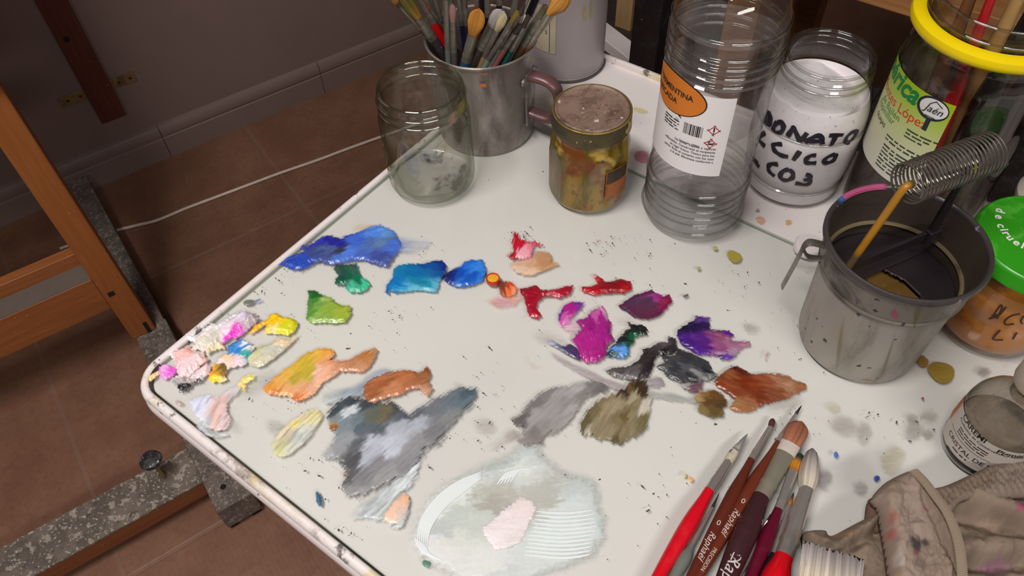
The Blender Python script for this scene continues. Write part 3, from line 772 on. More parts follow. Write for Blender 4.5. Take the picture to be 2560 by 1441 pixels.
for z_, r_ in ((.2045, .0508), (.2155, .0486), (.0035, .0515)):
    mb = MB(); torus(mb, c, r_, z_, .0013, .0013); obj('thread', mb, clear_ring, bigj)
ta, za = on_cyl(2218, 432, c[0], c[1], jrf); tb, zb_ = on_cyl(2392, 265, c[0], c[1], jrf); tc, zc = on_cyl(2250, 112, c[0], c[1], jrf); td, zd = on_cyl(2240, 190, c[0], c[1], jrf)
print('big label', ta, za, tb, zb_, tc, zc, td, zd)
ZL0, ZL1 = .0635, zb_ - .0; TR_ = tb
m, nt, o_ = newmat('green_label'); n = N(nt); cc = n.coord(); sx = nt.nodes.new('ShaderNodeSeparateXYZ'); nt.links.new(cc, sx.inputs[0])
f = n.ramp(sx.outputs[2], ZL0 + .006, ZL1 + .0)
n.bsdf(o_, Base_Color=n.mix(f, L4('#dcd8c8'), n.mix(n.ramp(sx.outputs[2], ZL0 + .03, ZL1), L4('#c8d070'), L4('#a2c01c'))), Roughness=.45)
mb = MB(); lj = lambda z: RJ + .0004
cyl_patch(mb, c, lj, TR_ - 2.7, TR_, ZL0, ZL1, 90, 12); lab = obj('label', mb, m, bigj)
def jl(px, py): return on_cyl(px, py, c[0], c[1], lj)
gtx = plain('print_green', '#0c8040', .5, var=.03); rtx = plain('print_red', '#d84018', .5, var=.03); dtx = plain('print_dark', '#2c4030', .5)
mb = MB(); th, z = jl(2288, 268); cyl_text(mb, 'Ibérica', c, lj, th, z + .001, .0225, bold=.03, shear=.25, right=True, sx=.98); obj('lettering', mb, gtx, lab, label='dark green lettering')
mb = MB(); th, z = jl(2312, 328); cyl_text(mb, 'Montes López', c, lj, th, z + .001, .0118, right=True, bold=.006); obj('lettering', mb, rtx, lab, label='red lettering')
mb = MB(); th, z = jl(2246, 305); cyl_text(mb, 'de Bailén', c, lj, th, z, .0085, right=True); th, z = jl(2234, 312); cyl_text(mb, 'Espinillar', c, lj, th, z - .001, .0085, right=True); obj('lettering', mb, plain('print_midgreen', '#3c8448', .5), lab)
mb = MB(); th, z = jl(2212, 318); cyl_text(mb, 'GUAJAS', c, lj, th, z - .001, .0055, right=True, bold=.02)
th, z = jl(2268, 322)
for k in range(3): greek(mb, c, lj, th, z - k * .0032, .026 - .004 * k, .0020, 20 + k)
th, z = jl(2218, 335)
for k in range(2): greek(mb, c, lj, th, z - k * .0035, .045, .0022, 30 + k)
for k in range(7): greek(mb, c, lj, th + .02, z - .009 - k * .0034, .030 - .001 * k, .0022, 40 + k)
obj('lettering', mb, dtx, lab, label='small dark print')
th, z = jl(2331, 272)
mb = MB(); ell_patch(mb, c, lj, th, z, .0125, .0098, .0004); cyl_bar(mb, c, lj, th + .001 / RJ, z - .0145, .0036, .010, .0004); badge = obj('badge', mb, plain('badge_black', '#20282c', .5), lab)
mb = MB(); ell_patch(mb, c, lj, th + .0008 / RJ, z + .0006, .0108, .0079, .0008); obj('badge_face', mb, plain('badge_white', '#e8e6e4', .5), badge)
mb = MB(); cyl_text(mb, 'Jaén', c, lj, th + .0015 / RJ, z - .0026, .0085, lift=.0012, shear=.3); cyl_bar(mb, c, lj, th + .001 / RJ, z - .0062, .008, .0005, .0012)
cyl_bar(mb, c, lj, th - .001 / RJ, z + .0055, .006, .0006, .0012, rot=.8); cyl_bar(mb, c, lj, th + .0038 / RJ, z + .0058, .007, .0006, .0012, rot=-.5); obj('lettering', mb, ink, badge)

# ---- green-lidded jar of orange liquid
c = G(.3815, .3677)
t = thing('orange_liquid_jar', 'jar of orange oil with a bright green lid, right of the brush washer', 'jar', c)
prof = [(0, .003), (.030, .002), (.034, .0), (.0372, .0025), (.0392, .007), (.0415, .018), (.0428, .035), (.0430, .060), (.0424, .070), (.0405, .077), (.0400, .081), (.0400, .090)]
orf = fn_of(prof)
mb = MB(); mb.lathe(c, prof, 96); obj('glass_body', mb, clear, t)
mb = MB(); mb.lathe(c, [(0, .005), (.0345, .005), (.0382, .009), (.0404, .018), (.0418, .035), (.0419, .040), (.0412, .0405), (0, .0405)], 80)
m, nt, o_ = newmat('orange_oil'); n = N(nt); cc = n.coord(); f = n.noise(n.mapping(cc, scale=(1, 1, 2)), 22, 4, .6)
n.bsdf(o_, Base_Color=n.mix(n.ramp(f, .5, .72), L4('#f09a3a'), L4('#b85c1c')), Roughness=.1, Coat_Weight=.4, Transmission_Weight=.25, IOR=1.3)
obj('orange_oil', mb, m, t)
# an oily orange film above the liquid
mb = MB(); cyl_patch(mb, c, lambda z: .0417, -3.9, .3, .040, .072, 60, 8); i = 0
mb.c = [tuple(lin('#cc9468')) + ((.62 - .3 * j / 8) * (.75 + .25 * math.sin(5 * a_ + j)),) for j in range(9) for a_ in np.linspace(0, 4, 61)]
obj('oil_film', mb, smr, t)
lidg = worn('green_lid', '#2f9418', '#45a62a', .3, 0, 50, thr=(.5, .62), bump=.04)
lr = .0465
mb = MB(); mb.lathe(c, [(lr - .001, .0855), (lr + .0008, .086), (lr + .0008, .088), (lr, .0895), (lr, .0955), (lr - .0012, .0978), (lr - .0025, .0986), (lr - .0035, .0982), (lr - .0045, .0985), (0, .0982)], 108); lid = obj('lid', mb, lidg, t)
mb = MB()
# lid lettering follows an arc, letter tops towards the middle
path = [at(x, y, .0988) for x, y in ((2500, 527), (2498, 543), (2501, 556), (2503, 565), (2510, 575), (2516, 584), (2526, 595), (2542, 607), (2557, 615), (2572, 620))]
for i, ch in enumerate('de ciruela'):
    p_ = path[i]; tg = path[min(i + 1, 9)] - path[max(i - 1, 0)]; tg /= np.linalg.norm(tg); up_ = np.array([-tg[1], tg[0], 0])
    if ch != ' ':
        Vv, Ff = text_geo(ch, 0, .03); s_ = .0088
        mb.add([tuple(p_ + (tg * x + up_ * (y - .3)) * s_) for x, y, _z in Vv], Ff)
obj('lettering', mb, plain('print_white', '#e4e8dc', .5), lid)
mb = MB()
for s in ([(2472, 797), (2495, 790), (2515, 768)], [(2478, 797), (2500, 765), (2505, 770), (2492, 797)], [(2480, 790), (2500, 786)], [(2550, 785), (2528, 790), (2512, 803), (2516, 812), (2535, 810)], [(2560, 790), (2552, 802), (2556, 810)], [(2500, 826), (2482, 848), (2508, 850)], [(2542, 832), (2532, 848)]):
    P = [on_cyl(x, y, c[0], c[1], orf) for x, y, _ in spline([np.array(q + (0,)) for q in s], 4)]
    mb.tube([(c[0] + (orf(z) + .0001) * math.cos(a), c[1] + (orf(z) + .0001) * math.sin(a), TZ + z) for a, z in P], [(.0003, .0008)] * len(P), 6, side=(math.cos(P[0][0]), math.sin(P[0][0]), 0))
obj('handwriting', mb, plain('marker_brown', '#40241c', .5), t)

# ---- pigment bottle with stopper
c = G(.3315, .2575); PR = .0272
t = thing('pigment_bottle', 'small stoppered glass bottle of rock crystal pigment with a printed paper label', 'bottle', c)
prof = [(0, .002), (.020, .002), (.0235, 0), (.0258, .0018), (.0268, .006), (.0272, .010), (.0272, .046), (.0262, .053), (.0230, .060), (.0175, .0665), (.0128, .0705), (.0110, .0735), (.0110, .084)]
mb = MB(); mb.lathe(c, prof, 84); obj('glass_body', mb, thin_glass('dusty_glass', '#e6e2dc', '#6c6456', epow=2.2, dirt=.28, veilcol='#a39a90', dscale=50), t)
prf = lambda z: PR + .0003
mb = MB(); mb.lathe(c, [(0, .004), (.023, .004), (.0254, .008), (.0258, .012), (.0258, .030), (.024, .033), (0, .036)], 60); obj('pigment', mb, plain('pale_pigment', '#8a8076', .9, var=.1, scale=80), t)
mb = MB(); mb.lathe(c, [(.0104, .072), (.0104, .084), (.0135, .0845), (.0145, .088), (.0148, .098), (.0138, .103), (.010, .106), (0, .107)], 48); obj('stopper', mb, plain('stopper_cream', '#b4a898', .7, var=.15, scale=70, bump=.2), t)
ta, za = on_cyl(2370, 1085, c[0], c[1], prf); tb, zb_ = on_cyl(2420, 1000, c[0], c[1], prf); tc, zc = on_cyl(2480, 1190, c[0], c[1], prf)
print('pig', ta, za, tb, zb_, tc, zc)
zA, zB_ = .0095, .0445; t0_ = ta - .35
mb = MB(); cyl_patch(mb, c, prf, t0_, t0_ + 3.3, zA, zB_, 70, 8); lab = obj('label', mb, plain('label_aged', '#c4bab2', .6, var=.04), t)
def pl_(px, py): return on_cyl(px, py, c[0], c[1], prf)
mb = MB()
th, z = pl_(2405, 1045); 
cyl_text(mb, 'CAREMI', c, prf, *pl_(2408, 1042), .0072, bold=.02, left=True, sx=.9)
cyl_text(mb, 'Pigmentos', c, prf, *pl_(2490, 1132), .0064, bold=.02, left=True)
th, z = pl_(2406, 1042); cyl_text(mb, 'Productos de Conservación y Restauración', c, prf, th, z - .0028, .0033, left=True, bold=.01)
for k in range(3): greek(mb, c, prf, th + .16, z - .0062 - k * .0025, .024, .0015, 60 + k)
th, z = pl_(2374, 1080); cyl_text(mb, 'CRISTAL DE ROCA', c, prf, th, z - .0006, .0060, left=True, bold=.008)
cyl_bar(mb, c, prf, th + .55, z + .0072, .036, .0004)
greek(mb, c, prf, th + .35, z - .0040, .012, .0018, 71)
thb, zb2 = pl_(2367, 1112); cyl_bar(mb, c, prf, thb + .62, zb2 - .0002, .033, .0026)
obj('lettering', mb, ink, lab)
mb = MB(); cyl_patch(mb, c, prf, t0_ - .3, t0_ + .05, zA + .012, zB_, 10, 6, .0002); obj('orange_band', mb, plain('band_orange', '#b4683c', .6), lab)

# ---- tall pale paint tin behind the mug
from math import hypot
c = at(1415, 150, DT); c = G(*(at(1414, 150, DT)[:2]), DT)
ptin = thing('paint_tin', 'tall pale grey paint tin behind the metal mug', 'tin', c)
rr_ = .0430
tinm = worn('tin_paint', '#aaa0a2', '#9c9294', .4, .1, 10, specks='#5c5250', speck_scale=120, speck_amt=.76, bump=.03)
mb = MB(); mb.lathe(c, [(0, 0), (rr_ - .002, 0), (rr_ + .0008, .0008), (rr_ + .001, .003), (rr_ - .0004, .004), (rr_ - .0004, .172), (rr_ + .001, .174), (rr_ + .001, .177), (rr_ - .004, .178), (rr_ - .006, .174), (0, .174)], 84); tin = obj('tin_body', mb, tinm, ptin)
mb = MB(); mb.lathe(c, [(rr_ + .0012, .0002), (rr_ + .0020, .001), (rr_ + .0020, .003), (rr_ + .0006, .0038)], 84); obj('bottom_rim', mb, worn('tin_rim', '#6a6462', '#4a4442', .4, .7), ptin)
trf = lambda z: rr_
def tl_(x, y): return on_cyl(x, y, c[0], c[1], trf)
mb = MB(); th, z = tl_(1372, 95); cyl_patch(mb, c, trf, th - .5, th + .18, z - .018, z + .035, 20, 8, .0003)
lab = obj('label', mb, plain('label_buff', '#b4a890', .6), ptin); mb = MB(); th, z = tl_(1366, 84); cyl_text(mb, '5', c, trf, th, z, .006, lift=.0006); cyl_bar(mb, c, trf, th + .09, z - .001, .0006, .04, .0006); obj('lettering', mb, ink, lab)
mb = MB(); i0 = 0
for (x, y, w_, h_, cl) in ((1462, 33, .006, .02, '#b8a850'), (1478, 22, .004, .03, '#a8a060')):
    th, z = tl_(x, y); i0 = len(mb.v); cyl_patch(mb, c, trf, th - w_ / rr_ / 2, th + w_ / rr_ / 2, z - h_ / 2, z + h_ / 2, 10, 10, .0004)
    mb.c[i0:] = [tuple(lin(cl)) + (.7 * math.sin(PI * i / 10) * math.sin(PI * j / 10),) for j in range(11) for i in range(11)]
obj('paint_smear', mb, smr, ptin)

# ---- aluminium mug
c = G(-.0192, .6463, DT)
mug = thing('metal_mug', 'dented aluminium mug with a brown handle, stuffed with paintbrushes', 'mug', c)
alum = worn('old_aluminium', '#a39a95', '#5c524e', .38, .75, 22, streak=2.5, thr=(.42, .72), bump=.12)
prof = [(0, .002), (.042, .0015), (.0465, .0), (.0485, .002), (.0495, .006), (.0505, .094), (.0513, .1), (.0522, .1035), (.0532, .105), (.0534, .107), (.0524, .1082), (.0508, .107), (.0498, .1), (.0488, .08), (.0475, .008), (.044, .004), (0, .004)]
def dent(a, r, z): return r - .0012 * math.exp(-((a - 4.45) / .06)**2) * (1 if .02 < z < .09 else 0) + .0005 * math.sin(3 * a + z * 40) * (1 if .01 < z < .1 else 0)
mb = MB(); pz = []
for i in range(len(prof) - 1):
    nn = 10 if abs(prof[i + 1][1] - prof[i][1]) > .05 else 1
    for k in range(nn): pz.append(tuple(np.array(prof[i]) + (np.array(prof[i + 1]) - np.array(prof[i])) * k / nn))
pz.append(prof[-1]); mb.lathe(c, pz, 120, dent); obj('mug_body', mb, alum, mug)
rfm = lambda z: .0505
ha, hz = on_cyl(1318, 250, c[0], c[1], lambda z: .051); ha = -.50
hd = np.array([math.cos(ha), math.sin(ha), 0]); hs = np.array([-math.sin(ha), math.cos(ha), 0])
def hp_(r, z): return c + hd * r + np.array([0, 0, z])
mb = MB(); hpts = spline([hp_(.0508, .0775), hp_(.060, .0785), (hp_(.072, .0765)), hp_(.080, .068), hp_(.0805, .050), hp_(.078, .039), hp_(.072, .0345), hp_(.060, .0345), hp_(.0505, .036)], 6)
mb.tube(hpts, [(.0045, .0072)] * len(hpts), 14, side=hd); obj('handle', mb, worn('handle_brown', '#6c4c4c', '#4a3436', .35, .2, 30), mug)
mb = MB(); q = hp_(.0512, .062); vs = []
for z in (.024, .083):
    for s_ in (-.0085, .0085):
        for d_ in (0, .0022): vs.append(c + hd * (.0496 + d_) + hs * s_ + np.array([0, 0, z]))
mb.add(vs, [(0, 1, 3, 2), (4, 6, 7, 5), (0, 4, 5, 1), (2, 3, 7, 6), (1, 5, 7, 3)]); obj('handle_plate', mb, alum, mug, smooth=False, bevel=.0008)
for (z, s_) in ((.078, -.0125), (.078, .0105), (.028, 0.003)):
    mb = MB(); p0 = c + hd * .0500 + hs * s_ + np.array([0, 0, z]); mb.tube([p0, p0 + hd * .002, p0 + hd * .0034], [.0045, .004, .0018], 14); obj('rivet', mb, alum, mug)
for (x, y, w_, h_) in ((1208, 181, .010, .0045), (1207, 212, .0065, .005)):
    mb = MB(); th, z = on_cyl(x, y, c[0], c[1], rfm); i0 = len(mb.v); cyl_patch(mb, c, lambda z: .0517, th - w_ / .1, th + w_ / .1, z - h_ / 2, z + h_ / 2, 12, 6, 0)
    mb.c[i0:] = [tuple(lin('#b8642c')) + (.95 * min(1, 3 * math.sin(PI * i / 12)) * min(1, 2 * math.sin(PI * j / 6)),) for j in range(7) for i in range(13)]
    obj('paint_smear', mb, smr, mug, label='orange paint dab')

# ---- brush washer
c = G(.2745, .3591)
wash = thing('brush_washer', 'paint-stained metal brush washer with coil-spring brush holder', 'brush washer', c)
wm = worn('zinc', '#a09a92', '#6e665c', .42, .35, 24, specks='#2c2824', streak=3.0, thr=(.45, .75), bump=.15, speck_scale=150, speck_amt=.70)
darkm = worn('washer_dark', '#3a3236', '#211c20', .35, .5, 30, bump=.25)
inner = worn('washer_inside', '#4a4038', '#2c2424', .4, .3, 16, streak=.4, bump=.15)
prof = [(0, .003), (.038, .002), (.0425, .0), (.0448, .0015), (.0458, .005), (.0462, .010), (.0488, .078), (.0492, .0805), (.0512, .082), (.0518, .084), (.0508, .0855), (.0514, .088), (.0532, .108), (.0535, .110)]
pz = []
for i in range(len(prof) - 1):
    nn = 8 if abs(prof[i + 1][1] - prof[i][1]) > .02 else 1
    for k in range(nn): pz.append(tuple(np.array(prof[i]) + (np.array(prof[i + 1]) - np.array(prof[i])) * k / nn))
pz.append(prof[-1]); wrf = fn_of(pz)
k_ = [i for i, q in enumerate(pz) if q[1] <= .0806][-1]
mb = MB(); mb.lathe(c, pz[:k_ + 1], 120); obj('washer_body', mb, wm, wash)
mb = MB(); mb.lathe(c, pz[k_:], 120); obj('collar', mb, worn('collar_grime', '#7c766e', '#464038', .4, .4, 30, specks='#2c2430', speck_scale=130, speck_amt=.68, bump=.2), wash, label='darker flared collar')
mb = MB(); mb.lathe(c, [(.0528, .1085), (.0545, .1085), (.0558, .1105), (.0560, .1125), (.0552, .1145), (.0538, .115), (.0525, .1142), (.0518, .1125), (.0518, .110)], 96); rimo = obj('rolled_rim', mb, worn('washer_rim', '#5a5454', '#302a30', .38, .6, 40, specks='#8c7c9c', speck_scale=110), wash)
mb = MB(); i0 = 0
pp = at(2145, 475, .114); pa_ = math.atan2(pp[1] - c[1], pp[0] - c[0])
seg = 40
for i in range(seg + 1):
    for j in range(5):
        a_ = pa_ - .42 + .84 * i / seg; q = j / 4 * PI; r = .0540 + .0024 * math.cos(q); z = .1128 + .0026 * math.sin(q)
        mb.v.append((c[0] + r * math.cos(a_), c[1] + r * math.sin(a_), TZ + z)); mb.c.append(tuple(lin('#c45c88' if i < 34 else '#406aa8')) + (.95 * min(1, 4 * math.sin(PI * i / seg)),))
mb.f = [(i * 5 + j, i * 5 + j + 1, i * 5 + j + 6, i * 5 + j + 5) for i in range(seg) for j in range(4)]
obj('pink_smear', mb, smr, rimo)
mb = MB(); mb.lathe(c, [(.0518, .111), (.0508, .106), (.049, .088), (.0478, .0835), (.0475, .078), (.0455, .03), (.044, .006), (0, .005)], 96); obj('inner_wall', mb, inner, wash, label='dark stained inside wall')
mb = MB(); mb.lathe(c, [(.0478, .081), (.0462, .0815), (.0455, .0825), (.0462, .0838), (.0480, .084)], 96); obj('inner_ledge', mb, worn('ledge', '#8c7c5c', '#4c4238', .4, .4, 30), wash)
mb = MB(); mb.disc(c, .0467, .0655, 80)
m, nt, o_ = newmat('dirty_spirit'); n = N(nt); cc = n.coord(); bub = n.ramp(n.noise(cc, 230, 2, .5), .68, .72)
n.bsdf(o_, Base_Color=n.mix(bub, L4('#6c5228'), L4('#2c2010')), Roughness=.06, Coat_Weight=.5); obj('dirty_spirit', mb, m, wash)
# spring holder: bar, half strainer plate, two legs, coil
bl_ = at(2147, 668, .090); br_ = at(2382, 558, .096)
mid = (bl_ + br_) / 2; bd = (br_ - bl_); bd[2] = 0; bl = np.linalg.norm(bd); bd /= bl; bn = np.array([-bd[1], bd[0], 0])
print('bar', (bl_ - c), (br_ - c), bl)
hold = bpy.data.objects.new('spring_holder', None); hold.location = Vector(c) - wash.location; hold.empty_display_size = .02; link(hold, wash)
ofs = float((mid - c) @ bn); half = math.sqrt(.0500**2 - ofs**2); cm = float((c - mid) @ bd)
b0 = c + bn * ofs - bd * half + np.array([0, 0, .094]); b1 = c + bn * ofs + bd * half + np.array([0, 0, .094])
mb = MB(); q = (b0 + b1) / 2; mb.box(q, 2 * half, .0028, .010, math.atan2(bd[1], bd[0])); obj('cross_bar', mb, darkm, hold, smooth=False, bevel=.001)
# strainer plate: part of a disc between the bar and the far right wall
mb = MB(); poly = []
for k in range(41):
    s_ = -half + 2 * half * k / 40; poly.append(c + bn * ofs + bd * s_)
arc = []
a_b1 = math.atan2(*((b1 - c)[[1, 0]])); a_b0 = math.atan2(*((b0 - c)[[1, 0]]))
for k in range(1, 40):
    a_ = a_b1 + ((a_b0 - a_b1) % (2 * PI) - 2 * PI) * k / 40; arc.append(a_)
# crescent cut-out at the front: circle of the opening
pf = at(2250, 690, .07); 
outer = [c + np.array([math.cos(a_), math.sin(a_), 0]) * .0468 for a_ in arc]
vs = []; fs = []; nA = 60; nR = 24; oc = at(2180, 765, .072)[:2]; orad = .0375
for i in range(nA + 1):
    for j in range(nR + 1):
        s_ = -half * .93 + 2 * half * .93 * i / nA; d_ = j / nR
        x0 = c + bn * ofs + bd * s_; lim = math.sqrt(max(0, .0468**2 - s_**2)) ; dist = ofs + lim
        p_ = x0 - bn * (dist * d_); vs.append((p_[0], p_[1], TZ + .072))
for i in range(nA):
    for j in range(nR):
        q = i * (nR + 1) + j; m_ = np.mean([vs[q], vs[q + nR + 2]], axis=0)
        if np.hypot(m_[0] - oc[0], m_[1] - oc[1]) > orad: fs.append((q, q + 1, q + nR + 2, q + nR + 1))
q0 = len(vs)
for i in range(nA + 1):
    for j in range(nR + 1):
        s_ = -half * .93 + 2 * half * .93 * i / nA; x0 = c + bn * ofs + bd * s_; lim = math.sqrt(max(0, .0468**2 - s_**2)); p_ = x0 + bn * (max(.001, lim - ofs) * j / nR); vs.append((p_[0], p_[1], TZ + .072))
for i in range(nA):
    for j in range(nR): q = q0 + i * (nR + 1) + j; fs.append((q, q + nR + 1, q + nR + 2, q + 1))
mb.add(vs, fs); o = obj('strainer_plate', mb, darkm, hold); md = o.modifiers.new('t', 'SOLIDIFY'); md.thickness = .0015
# coil
zc = .172
cl = at(2264, 462, zc); crr = at(2480, 378, zc); ca = (crr - cl); cl_len = np.linalg.norm(ca); ca /= cl_len
print('coil len', cl_len, cl - c, crr - c)
RC = .0133; turns = 22; side = np.cross(ca, [0, 0, 1]); side /= np.linalg.norm(side); upc = np.cross(side, ca)
pts = []
for k in range(turns * 22 + 1):
    a_ = 2 * PI * k / 22; s_ = k / (turns * 22); rr = RC * (1 + .012 * math.sin(a_ * .31))
    pts.append(cl + ca * (cl_len * (s_ + .0004 * math.sin(a_ * .21))) + side * rr * math.cos(a_) + upc * rr * math.sin(a_))
mb = MB(); mb.tube(pts, .00078, 8); obj('coil_spring', mb, worn('spring_steel', '#847e76', '#38322c', .3, .85, 40, specks='#6a6a38', speck_scale=70, speck_amt=.68), hold)
mb = MB(); l0 = b0 + bd * .010; l0[2] = TZ + .090; l1 = cl + np.array([0, 0, -.004])
lp = spline([l0, l0 + (l1 - l0) * .3, l0 + (l1 - l0) * .7, l1, l1 + ca * .006 + np.array([0, 0, .002])], 5); k = len(lp)
cols = [tuple(lin('#a8741e')) + (1,) if .22 < i / k < .82 else tuple(lin('#5c4c34')) + (1,) for i in range(k)]
mb.tube(lp, .0026, 12, cols=cols); obj('holder_leg', mb, vcol('leg_painted', .35, bump=.3, bscale=300), hold, label='leg coated in ochre paint')
mb = MB(); r0 = b1 - bd * .012; r0[2] = TZ + .088; r1 = cl + ca * (cl_len * .80) + np.array([0, 0, -.012])
mb.tube(spline([r0, r0 + (r1 - r0) * .5, r1], 6), .0030, 12); obj('holder_leg', mb, darkm, hold)
mb = MB(); mb.box(r0 + np.array([0, 0, .006]) - bn * .002, .012, .006, .014, math.atan2(bd[1], bd[0])); obj('leg_bracket', mb, darkm, hold, smooth=False, bevel=.001)
# clamp clip on the left flank
pq = at(2050, 640, .09); qa = math.atan2(pq[1] - c[1], pq[0] - c[0]); qd = np.array([math.cos(qa), math.sin(qa), 0])
def qp(r, z): return c + qd * r + np.array([0, 0, z])
mb = MB(); P = spline([qp(.0515, .101), qp(.062, .103), qp(.0655, .099), qp(.0662, .090), qp(.0675, .075), qp(.0700, .052)], 6); mb.tube(P, [(.0009, .0036)] * len(P), 10, side=qd)
P = spline([qp(.0655, .096), qp(.060, .088), qp(.0515, .087)], 5); mb.tube(P, [(.0009, .003)] * len(P), 10, side=qd)
obj('clip', mb, worn('clip_steel', '#8c8680', '#4c4640', .35, .8, 40), wash)
# drips and dabs on the flank
mb = MB()
for (x0, y0, x1, y1, w_, cl_, al) in ((2110, 790, 2090, 930, .004, '#8c8058', .55), (2240, 830, 2200, 950, .004, '#7c6c40', .6), (2235, 770, 2238, 800, .006, '#a83c64', .8), (2140, 740, 2150, 760, .006, '#6c3c70', .7), (2300, 760, 2280, 820, .005, '#6c5c30', .6), (2160, 948, 2180, 955, .012, '#b08850', .8)):
    a0_, z0_ = on_cyl(x0, y0, c[0], c[1], wrf); a1_, z1_ = on_cyl(x1, y1, c[0], c[1], wrf); i0 = len(mb.v); nn = 14
    for j in range(nn + 1):
        for i in range(7):
            t_ = j / nn; z = z0_ + (z1_ - z0_) * t_; a_ = a0_ + (a1_ - a0_) * t_ + (i / 6 - .5) * w_ / .05 * (.7 + .3 * math.sin(5 * t_ + x0)); r = wrf(z) + .0006
            mb.v.append((c[0] + r * math.cos(a_), c[1] + r * math.sin(a_), TZ + z)); mb.c.append(tuple(lin(cl_)) + (al * math.sin(PI * i / 6) * math.sin(PI * min(.97, max(.03, t_))),))
    mb.f += [(i0 + j * 7 + i, i0 + j * 7 + i + 1, i0 + (j + 1) * 7 + i + 1, i0 + (j + 1) * 7 + i) for j in range(nn) for i in range(6)]
obj('paint_drips', mb, smr, wash)

# ---- white bottle cap on the palette's edge
c = at(2022, 616, .004); c[2] = TZ
t = thing('bottle_cap', 'white plastic cap lying on the palette beside the brush washer', 'cap', c)
mb = MB(); mb.lathe(c, [(.0105, 0.0), (.0125, .0005), (.0128, .002), (.0124, .0065), (.0112, .008), (.009, .0082), (0, .0078)], 60); obj('cap_shell', mb, plain('cap_plastic', '#e6dcdc', .35, var=.02), t)

# ---- container at the right edge, behind the green lid
c = G(.460, .452, DT)
t = thing('plastic_pot', 'whitish translucent plastic pot at the right edge behind the green-lidded jar', 'pot', c)
mb = MB(); mb.lathe(c, [(0, 0), (.030, 0), (.033, .003), (.034, .05), (.036, .052), (.036, .056), (.033, .058), (0, .058)], 72); obj('pot_body', mb, plain('pot_plastic', '#b4a8a0', .4, var=.06), t)

